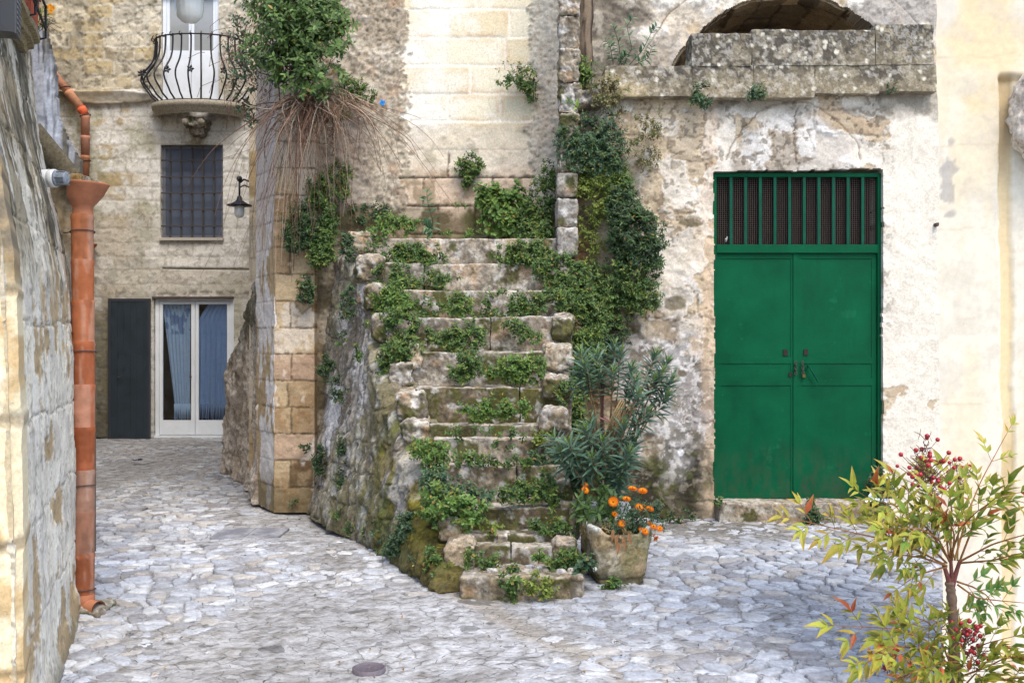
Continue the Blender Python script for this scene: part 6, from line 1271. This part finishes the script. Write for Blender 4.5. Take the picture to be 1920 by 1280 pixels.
    for (s0, c0, sp, dY, nb, nt) in pan:
        mt = MB(); S0 = P(*s0, Y0); Cn = P(*c0, Y0 + dY); mt.tube([S0, (S0 * .3 + Cn * .7) + [0, 0, -.03], Cn], [.003, .002, .0015], 5, C(128, 120, 70), cap=False)
        pk = mt.build('berry_stalk', M_TWIG, t); mt = MB()
        sx, sz = sp * Y0 / F, sp * (1.15 if sp > 50 else 1) * Y0 / F
        for k in range(nb + nt):
            u = rv(1)[0] * (R.random() ** .4); e = Cn + u * [sx, sx * .7, sz] + [0, 0, 0]; b0 = Cn + np.array([0, 0, max(-sz * .95, (e - Cn)[2] - .8 * np.hypot(*(e - Cn)[:2]))]) + (e - Cn) * [.1, .1, 0]; md = (b0 + e) / 2 + R.normal(0, .006, 3); mt.tube([b0, md, e], [.0012, .001, .0009], 4, C(112, 76, 66), cap=False)
            if k >= nb:
                for _ in range(3): mt.tube([md, md + rv(1)[0] * .018], .0008, 4, C(96, 58, 56), cap=False)
            else:
                m = MB(); r_ = .0072 * (.8 + .3 * R.random()); an = np.linspace(0, math.pi, 9); m.lathe([(max(1e-5, r_ * math.sin(a)), -r_ * math.cos(a)) for a in an], e, 12); m.build('berry', M_BERRY, t, True)
        mt.build('berry_twigs', M_TWIG, pk)
nandina()
# orange flowers beside the planters
t = thing('flowering_plant', 'small green plant with orange yellow flowers spilling past the planters high at the left', 'flowers', wpt(2.1, .1, 3.5))
c, d = scatter([(86, 24, 8, 8, 5.9, .05), (80, 40, 8, 14, 5.9, .05)], 2500, .4, 1); m = MB(); sprigs(m, c, d, 5, .03, .03, .4, GREEN['bright'], 'lance'); m.build('foliage', M_LEAF, t)
m = MB()
for (px, py) in ((88, 15), (94, 12), (99, 16), (95, 22)):
    c = P(px, py, 5.84); an = np.arange(10) * .628; rad = np.stack([np.cos(an), an * 0 - .3, np.sin(an)], 1); leaves(m, np.tile(c, (10, 1)), rad, np.tile([0, -1, .1], (10, 1)), .016, .009, np.tile(C(246, 160, 30, 1), (10, 1)))
m.build('flower_heads', M_PETAL, t)
m = MB()
for i in range(60):
    a = P(78 + R.random() * 12, 30 + R.random() * 20, 5.9); m.tube([a, a + R.normal(0, .03, 3) + [.01, 0, -.05 * R.random()]], .0015, 4, C(110, 84, 70), cap=False)
m.build('dry_twigs', M_TWIG, t)

# ------------------------------------------------------------------ pipes, lamps and small things
def downpipe():
    Y = 6.12; t = thing('terracotta_downpipe', 'tall segmented terracotta rain pipe with a wide funnel on the left wall', 'drainpipe', P(158, 1150, Y) * [1, 1, 0])
    ys = [402, 487, 563, 640, 720, 800, 880, 957, 1035, 1112]; cols = [C(176, 108, 70), C(168, 98, 60), C(176, 104, 66), C(164, 92, 56), C(170, 98, 62), C(158, 86, 50), C(158, 118, 98), C(154, 108, 86), C(156, 88, 54)]
    xs = np.interp(ys, [400, 700, 1112], [154, 157, 156])
    for i in range(9):
        a = P(xs[i], ys[i], Y); b = P(xs[i + 1], ys[i + 1], Y); L = a[2] - b[2]; r0 = .0635; m = MB()
        nz = 14; zz = np.linspace(0, 1, nz); rr = r0 * (1 + .06 * (zz < .09) - .03 * zz + .01 * np.sin(zz * 40)); rr[0] = r0 * .98
        n = 30; th = np.arange(n) * 2 * math.pi / n; c = a[None] * (1 - zz[:, None]) + b[None] * zz[:, None]; v = c[:, None] + np.stack([rr[:, None] * np.cos(th), rr[:, None] * np.sin(th), np.zeros((nz, n))], -1); v[:, :, 2] += .001
        q = grid_faces(nz, n).reshape(-1, 4); j = np.arange(nz - 1) * n; q = np.vstack([q, np.stack([j + n - 1, j + 2 * n - 1, j + n, j], 1)]); cc = mix(np.tile(cols[i], (nz * n, 1)), cols[i] * 1.25 + .04, ss(.5, .8, fbm(v.reshape(-1, 3), 8, 5, 350 + i, st=(1, 1, 4))) * .3); cc = mix(cc, cols[i] * .5, ss(.55, .75, fbm(v.reshape(-1, 3), 14, 5, 380 + i, st=(1, 1, .25))) * .55); cc = mix(cc, C(216, 200, 184), ss(.62, .72, fbm(v.reshape(-1, 3), 18, 5, 395 + i, st=(1, 1, .12))) * .2)
        m.add(v.reshape(-1, 3), q, col=cc); m.build('pipe_section', M_TERRA, t, True)
    c = P(163, 345, Y); H_ = (402 - 345) * Y / F; m = MB(); k = Y / F
    prof = [(19 * k, -58 * k), (18 * k, -44 * k), (21 * k, -40 * k), (32 * k, -22 * k), (37 * k, -3 * k), (39 * k, 0), (38 * k, 2 * k), (35 * k, 1 * k), (30 * k, -20 * k), (16 * k, -40 * k), (15 * k, -58 * k)]
    cc = P(161, 345, Y); m.lathe(prof, cc, 40, C(174, 114, 84)); v = m.v[0]; top = ss(-.13, 0, v[:, 2] - cc[2]); v[:, 0] += top * .012 + (top * .0); v[:, 0] -= (1 - top) * .018; v[:, 2] -= top * (v[:, 0] - cc[0]) * .05
    m.build('funnel', M_TERRA, t, True)
    m = MB(); a = P(156, 1112, Y); r = .066
    v0 = a + [0, 0, .0]; m.lathe([(r * .97, 0), (r, -.01), (r * .95, -.12), (r * .7, -.125), (0.001, -.125)], v0, 28, C(190, 124, 92))
    d_ = unit(np.array([.86, -.50, -.03])); s = a + d_ * .02 + [0, 0, -.072]; m.tube([s, s + d_ * .05, s + d_ * .10, s + d_ * .118], [.046, .046, .047, .05], 24, C(196, 132, 98), cap=False); m.tube([s + d_ * .118, s + d_ * .117, s + d_ * .03], [.05, .041, .040], 24, C(120, 74, 56), cap=False); m.build('elbow', M_TERRA, t, True)
    for y in (435, 660, 910, 1105):
        x = np.interp(y, [400, 700, 1112], [154, 157, 156]); c = P(x, y, Y); th = np.linspace(0, 2 * math.pi, 26); m = MB(); m.tube(np.stack([c[0] + .069 * np.cos(th), c[1] + .069 * np.sin(th), c[2] + .008 * np.cos(th + 1)], 1), .0035, 6, cap=False); m.tube([c + [-.069, 0, 0], c + [-.13, .05, 0]], .0035, 6); m.build('bracket', M_RUST, t)
    block_ = rbox((-2.60, 6.0, -.02), (-2.38, 6.26, .055), .012, .03, .02, 9, stonecol(C(150, 146, 136), .2, .4, 400, .4)); o = mk('stone_slab', *block_[:2], M_ROUGH, None, block_[2], True); setp(o, 'small worn stone under the outlet of the terracotta downpipe', 'stone')
downpipe()
def pipe2():
    t = thing('wall_downpipe', 'thin bent terracotta pipe running down the far alley house', 'drainpipe', P(160, 820, 17.1) * [1, 1, 0]); Y = 17.12; k = 8 * Y / F
    seg = [((100, 140), (128, 172), C(196, 136, 104)), ((128, 172), (152, 203), C(206, 148, 114)), ((152, 203), (160, 216), C(232, 110, 70)), ((160, 216), (160, 255), C(206, 146, 118)), ((160, 255), (160, 292), C(190, 136, 112)), ((160, 292), (159, 345), C(172, 116, 84)), ((159, 345), (159, 440), C(170, 110, 80))]
    for (a, b, c) in seg:
        m = MB(); a_ = P(*a, Y); b_ = P(*b, Y); d = unit(b_ - a_); m.tube([a_, a_ + d * .05, a_ + d * .06, b_ - d * .01], [k * 1.08, k * 1.08, k, k * .97], 16, c); m.build('pipe_section', M_TERRA, t, True)
    for (x, y) in ((122, 165), (160, 217), (160, 303)): m = MB(); c = P(x, y, Y); th = np.linspace(0, 6.3, 20); m.tube(np.stack([c[0] + k * 1.15 * np.cos(th), c[1] + k * 1.15 * np.sin(th), c[2] + .02 * np.cos(th)], 1), .008, 5, cap=False); m.build('bracket', M_RUST, t)
    m = MB(); c = P(166, 458, Y); m.lathe([(k * .9, -.16), (k, -.1), (k * 1.9, -.01), (k * 1.95, .01), (k * 1.6, .01), (k * .8, -.1)], c, 20, C(150, 92, 66)); m.build('hopper', M_TERRA, t, True)
    m = MB(); m.tube([P(161, 475, Y), P(160, 819, Y)], k * .9, 14, C(150, 92, 66)); m.build('pipe_section', M_TERRA, t, True)
pipe2()
def lantern(label, px, py_top, Y, wall_pt, k):
    t = thing('wall_lantern', label, 'lantern', P(px, py_top, Y), 'lanterns with dark caps and milky ribbed glass'); top = P(px, py_top, Y)
    m = MB(); m.lathe([(0.001, .0), (.03, -.02), (.04, -.07), (.10, -.11), (.165, -.135), (.17, -.145), (.10, -.15), (.06, -.155)], top + [0, 0, -.10 * k], 28); v = m.v[0]; v[:] = top + [0, 0, -.1 * k] + (v - (top + [0, 0, -.1 * k])) * k; m.build('cap', M_IRON, t, True)
    m = MB(); prof = [(.058, 0), (.066, -.01), (.066, -.10), (.058, -.135), (.035, -.158), (.001, -.166)]; n = 48; th = np.arange(n) * 2 * math.pi / n
    v = np.array([[[r * (1 + .02 * math.cos(16 * a)) * math.cos(a), r * (1 + .02 * math.cos(16 * a)) * math.sin(a), z] for a in th] for r, z in prof]) * k + top + [0, 0, -.245 * k]; q = grid_faces(len(prof), n).reshape(-1, 4); j = np.arange(len(prof) - 1) * n; q = np.vstack([q, np.stack([j + n - 1, j + 2 * n - 1, j + n, j], 1)]); m.add(v.reshape(-1, 3), q[:, ::-1]); m.build('glass_globe', M_OPAL, t, True)
    m = MB(); m.tube([top + [0, 0, -.12 * k], top + [0, 0, .10 * k]], .013 * k, 10); an = np.linspace(0, math.pi, 9); m.lathe([(max(1e-4, .04 * k * math.sin(a)), -.04 * k * math.cos(a)) for a in an], top + [0, 0, .12 * k], 16)
    w_ = np.array(wall_pt); m.tube([top + [0, 0, .06 * k], (top + w_) / 2 + [0, 0, .10 * k], w_ + [0, 0, .06 * k]], .012 * k, 8); m.tube([top + [0, 0, .0], (top + w_) / 2 + [0, 0, .02 * k], w_ + [0, 0, -.02 * k]], .009 * k, 8); m.build('arm', M_IRON, t, True)
lantern('dark capped lantern with milky glass hanging beside the barred window', 449, 352, 11.0, P(466, 348, 11.2), .78)
lantern('milky ribbed lantern globe hanging at the top edge in front of the balcony door', 355, -116, 5.6, P(-20, -130, 5.6), 1.12)
# white bulkhead light on the left wall
t = thing('bulkhead_lamp', 'white cylindrical wall light with a grey ribbed lens above the terracotta funnel', 'wall lamp', P(80, 336, 5.85)); c = P(76, 335, 5.85); k = 5.85 / F; ax = unit(np.array([1, -.12, .0]))
m = MB(); m.lathe([(.001, -8 * k), (17 * k, -8 * k), (17 * k, 18 * k), (16 * k, 19 * k), (17 * k, 20 * k), (17 * k, 30 * k), (14 * k, 32 * k)], c, 32, axis=ax); m.build('body', M_PLASTIC, t, True)
m = MB(); m.lathe([(15.5 * k, 31 * k), (15.5 * k, 34 * k), (12.5 * k, 36 * k), (12.5 * k, 51 * k), (10 * k, 53 * k), (.001, 54 * k)], c, 24, axis=ax)
m.build('lens', M_GREYPL, t, False)
m = MB()
for i in range(6):
    a_ = i * math.pi / 3; o = np.cross(ax, [0, 0, 1]) * math.cos(a_) * 13.4 * k + np.array([0, 0, 1]) * math.sin(a_) * 13.4 * k; m.tube([c + ax * 34 * k + o, c + ax * 53 * k + o], .0035, 6)
m.build('lens_guard', M_GREYPL, t)
# wooden post by the terrace
a = P(1083, 122, 9.75); m = MB(); pts = np.array([[a[0] + .065, 9.75, z] for z in np.linspace(3.9, 5.6, 24)]) + R.normal(0, .004, (24, 3)); m.tube(pts, .068, 22, C(116, 100, 84)); v = m.v[0]; nn = fbm(v, 26, 4, 410, st=(1, 1, .06)); v += ((nn - .5) * .03)[:, None] * unit((v - [a[0] + .065, 9.75, 0]) * [1, 1, 0]); m.c[0] = mix(np.tile(C(132, 116, 98), (len(v), 1)), C(56, 46, 38), ss(.4, .6, nn)); setp(m.build('wooden_post', M_TWIG, None, True), 'weathered grooved timber post standing between the pilaster and the terrace', 'post')
# drain cover, slabs, scraps
def disc(name, label, px, py, r, mat, cat):
    Y = CH * F / (py - CY); c = P(px, py, Y); g = float(gz(np.array([c[0]]), np.array([c[1]]))[0]); m = MB(); m.lathe([(r * 1.12, -.02), (r * 1.12, .008), (r * 1.0, .012), (r * .98, .006), (r * .5, .008), (.012, .009), (.008, .002), (.0005, .002)][::1], (c[0], c[1], g + .012), 40, C(104, 96, 104)); return setp(m.build(name, mat, None, True), label, cat)
disc('drain_cover', 'small round dark metal drain cover set in the cobbles', 692, 1251, .073, mat_vc('cast iron cover', .6, .5, 120, .003, .2, 60, .5), 'drain cover')
for (x0, y0, x1, y1, lb) in ((392, 986, 522, 1004, 'larger rectangular stone drain slab in the alley paving near the pier'), (176, 951, 226, 975, 'small rectangular stone drain slab in the alley paving beside the downpipe')):
    Ya, Yb = CH * F / (y1 - CY), CH * F / (y0 - CY); xa_, xb_ = (x0 - CX) * Ya / F, (x1 - CX) * Ya / F; g = gz(np.array([(xa_ + xb_) / 2]), np.array([(Ya + Yb) / 2]))[0]
    V_, Q_, C_ = [], [], []; n = 0; nsl = 2
    for i in range(nsl):
        w_ = (xb_ - xa_) / nsl; v, q, c = rbox((xa_ + w_ * i + .003, Ya, g - .03), (xa_ + w_ * (i + 1) - .003, Yb, g + .014), .03, .004, .003, 6, (lambda w, a, b, c_: mix(np.tile(C(132, 134, 142), (len(w), 1)), C(164, 166, 172), ss(.4, .65, fbm(w, 9, 5, 77)))), seed=i); V_.append(v); Q_.append(q + n); C_.append(c); n += len(v)
    setp(mk('drain_slab', np.vstack(V_), [np.vstack(Q_)], M_COB, None, np.vstack(C_), True), lb, 'drain slab')
Y = CH * F / (866 - CY); c = P(258, 866, Y); m = MB(); g1, g2 = np.meshgrid(np.linspace(-.07, .07, 10), np.linspace(-.04, .04, 6), indexing='ij'); v = np.stack([c[0] + g1, c[1] + g2, .02 + .03 * fbm(np.stack([g1, g2, g1 * 0], -1), 30, 3, 5)], -1).reshape(-1, 3); m.add(v, grid_faces(10, 6).reshape(-1, 4), col=C(30, 40, 84)); setp(m.build('paper_scrap', M_PETAL), 'crumpled dark blue scrap lying on the alley paving', 'litter')
# white rag at the door foot
m = MB(); g1, g2 = np.meshgrid(np.linspace(0, 1, 30), np.linspace(0, 1, 22), indexing='ij'); A, B_, C_, D_ = P(1618, 938, 9.12), P(1662, 940, 9.14), P(1640, 912, 9.3), P(1662, 906, 9.3)
v = (A * ((1 - g1) * (1 - g2))[..., None] + B_ * (g1 * (1 - g2))[..., None] + C_ * ((1 - g1) * g2)[..., None] + D_ * (g1 * g2)[..., None]); v[..., 1] -= .05 * fbm(np.stack([g1, g2, g1 * 0], -1), 6, 3, 8) ; v[..., 2] += .03 * (fbm(np.stack([g1, g2, g1 * 0], -1), 5, 3, 9) - .5)
m.add(v.reshape(-1, 3), grid_faces(30, 22).reshape(-1, 4), col=C(226, 232, 244)); setp(m.build('rag', M_CLOTH, None, True), 'crumpled white rag lying on the right end of the doorstep', 'rag')
c = P(1361, 452, 9.46); m = MB()
for i in range(5): d_ = rv(1)[0]; m.tube([c, c + d_ * .025 + [0, -.01, .02]], [.008, .004], 6, C(214, 214, 210))
setp(m.build('paper_shred', M_PETAL), 'tiny white shred caught in the lower left corner of the door grille', 'litter')
c = P(717, 193, 9.8); m = MB()
for a_ in np.arange(4) * math.pi / 2 + .4: m.box(c + [.018 * math.cos(a_) - .011, -.01, .018 * math.sin(a_) - .011], c + [.018 * math.cos(a_) + .011, .006, .018 * math.sin(a_) + .011])
m.tube([c, c + [0, .12, 0]], .008, 8); setp(m.build('tap_handle', M_BLUE), 'small bright blue tap handle on the rough wall right of the bush', 'tap')
c = P(1757, 421, 9.36); m = MB(); m.lathe([(0.001, -.02), (.016, -.02), (.018, 0), (.018, .04)], c, 14, axis=(0, 1, 0)); setp(m.build('rusty_bolt', M_RUST), 'small rusty bolt in the white wall beside the cream pillar', 'bolt')

# fallen leaves and crumbs lying about on the paving
n = 420; yy = 4.6 + 5.2 * R.random(n) ** 1.3; xx = -2.2 + 6.2 * R.random(n); ok = (xx > -.42 * yy) & ~((xx > wallx(yy)) & (xx < .6) & (yy > 6.4)); xx, yy = xx[ok], yy[ok]; nearwall = R.random(len(xx)) < .4; yy = np.where(nearwall & (xx > .8), 9.1 - .9 * R.random(len(xx)) ** 2, yy)
m = MB(); pos = np.stack([xx, yy, gz(xx, yy) + .016], 1); dd = rv(len(xx)) * [1, 1, .15]; pl_ = np.array([C(150, 112, 70), C(96, 84, 66), C(186, 150, 96), C(110, 92, 60), C(80, 96, 50)])[R.integers(0, 5, len(xx))]
leaves(m, pos, dd, np.tile([0, 0, 1.], (len(xx), 1)) + R.normal(0, .25, (len(xx), 3)), .012 + .022 * R.random(len(xx)), .008 + .008 * R.random(len(xx)), pl_, .4, .3, 'oval')
setp(m.build('fallen_leaves', M_LEAF), 'scattered tiny fallen leaves and crumbs on the paving', 'leaf litter', kind='stuff')

# ------------------------------------------------------------------ camera, light, sky
cam = bpy.data.cameras.new('camera'); co = bpy.data.objects.new('camera', cam); COL.objects.link(co)
co.location = (0, 0, CH); co.rotation_euler = (math.radians(90), 0, 0)
cam.sensor_width = 36; cam.lens = 36 * F / 1920; cam.clip_end = 2000; cam.clip_start = .05
SC.camera = co
w = bpy.data.worlds.new('World'); SC.world = w; w.use_nodes = True; nt = w.node_tree
sky = nt.nodes.new('ShaderNodeTexSky'); sky.sky_type = 'NISHITA'; sky.sun_disc = False
EL, AZ = math.radians(56), math.radians(156)      # azimuth clockwise from +Y
sky.sun_elevation = EL; sky.sun_rotation = AZ; sky.dust_density = 2.0; sky.air_density = 1.0
bg = nt.nodes['Background']; bg.inputs['Strength'].default_value = 0.15; nt.links.new(sky.outputs[0], bg.inputs[0])
sl = bpy.data.lights.new('sun', 'SUN'); sl.energy = 1.25; sl.angle = math.radians(32); sl.color = (1, .93, .82)
so = bpy.data.objects.new('sun', sl); COL.objects.link(so)
import mathutils
dv_ = mathutils.Vector((math.sin(AZ) * math.cos(EL), math.cos(AZ) * math.cos(EL), math.sin(EL)))
so.rotation_euler = dv_.to_track_quat('Z', 'Y').to_euler(); so.location = (4, -6, 12)
SC.view_settings.view_transform = 'Standard'; SC.view_settings.look = 'None'; SC.view_settings.gamma = 1
SC.view_settings.exposure = 1.22
SC.render.engine = 'CYCLES'; cy = SC.cycles
cy.use_denoising = True; cy.max_bounces = 6; cy.diffuse_bounces = 4; cy.glossy_bounces = 3; cy.transparent_max_bounces = 8; cy.use_adaptive_sampling = True; cy.adaptive_threshold = 0.015
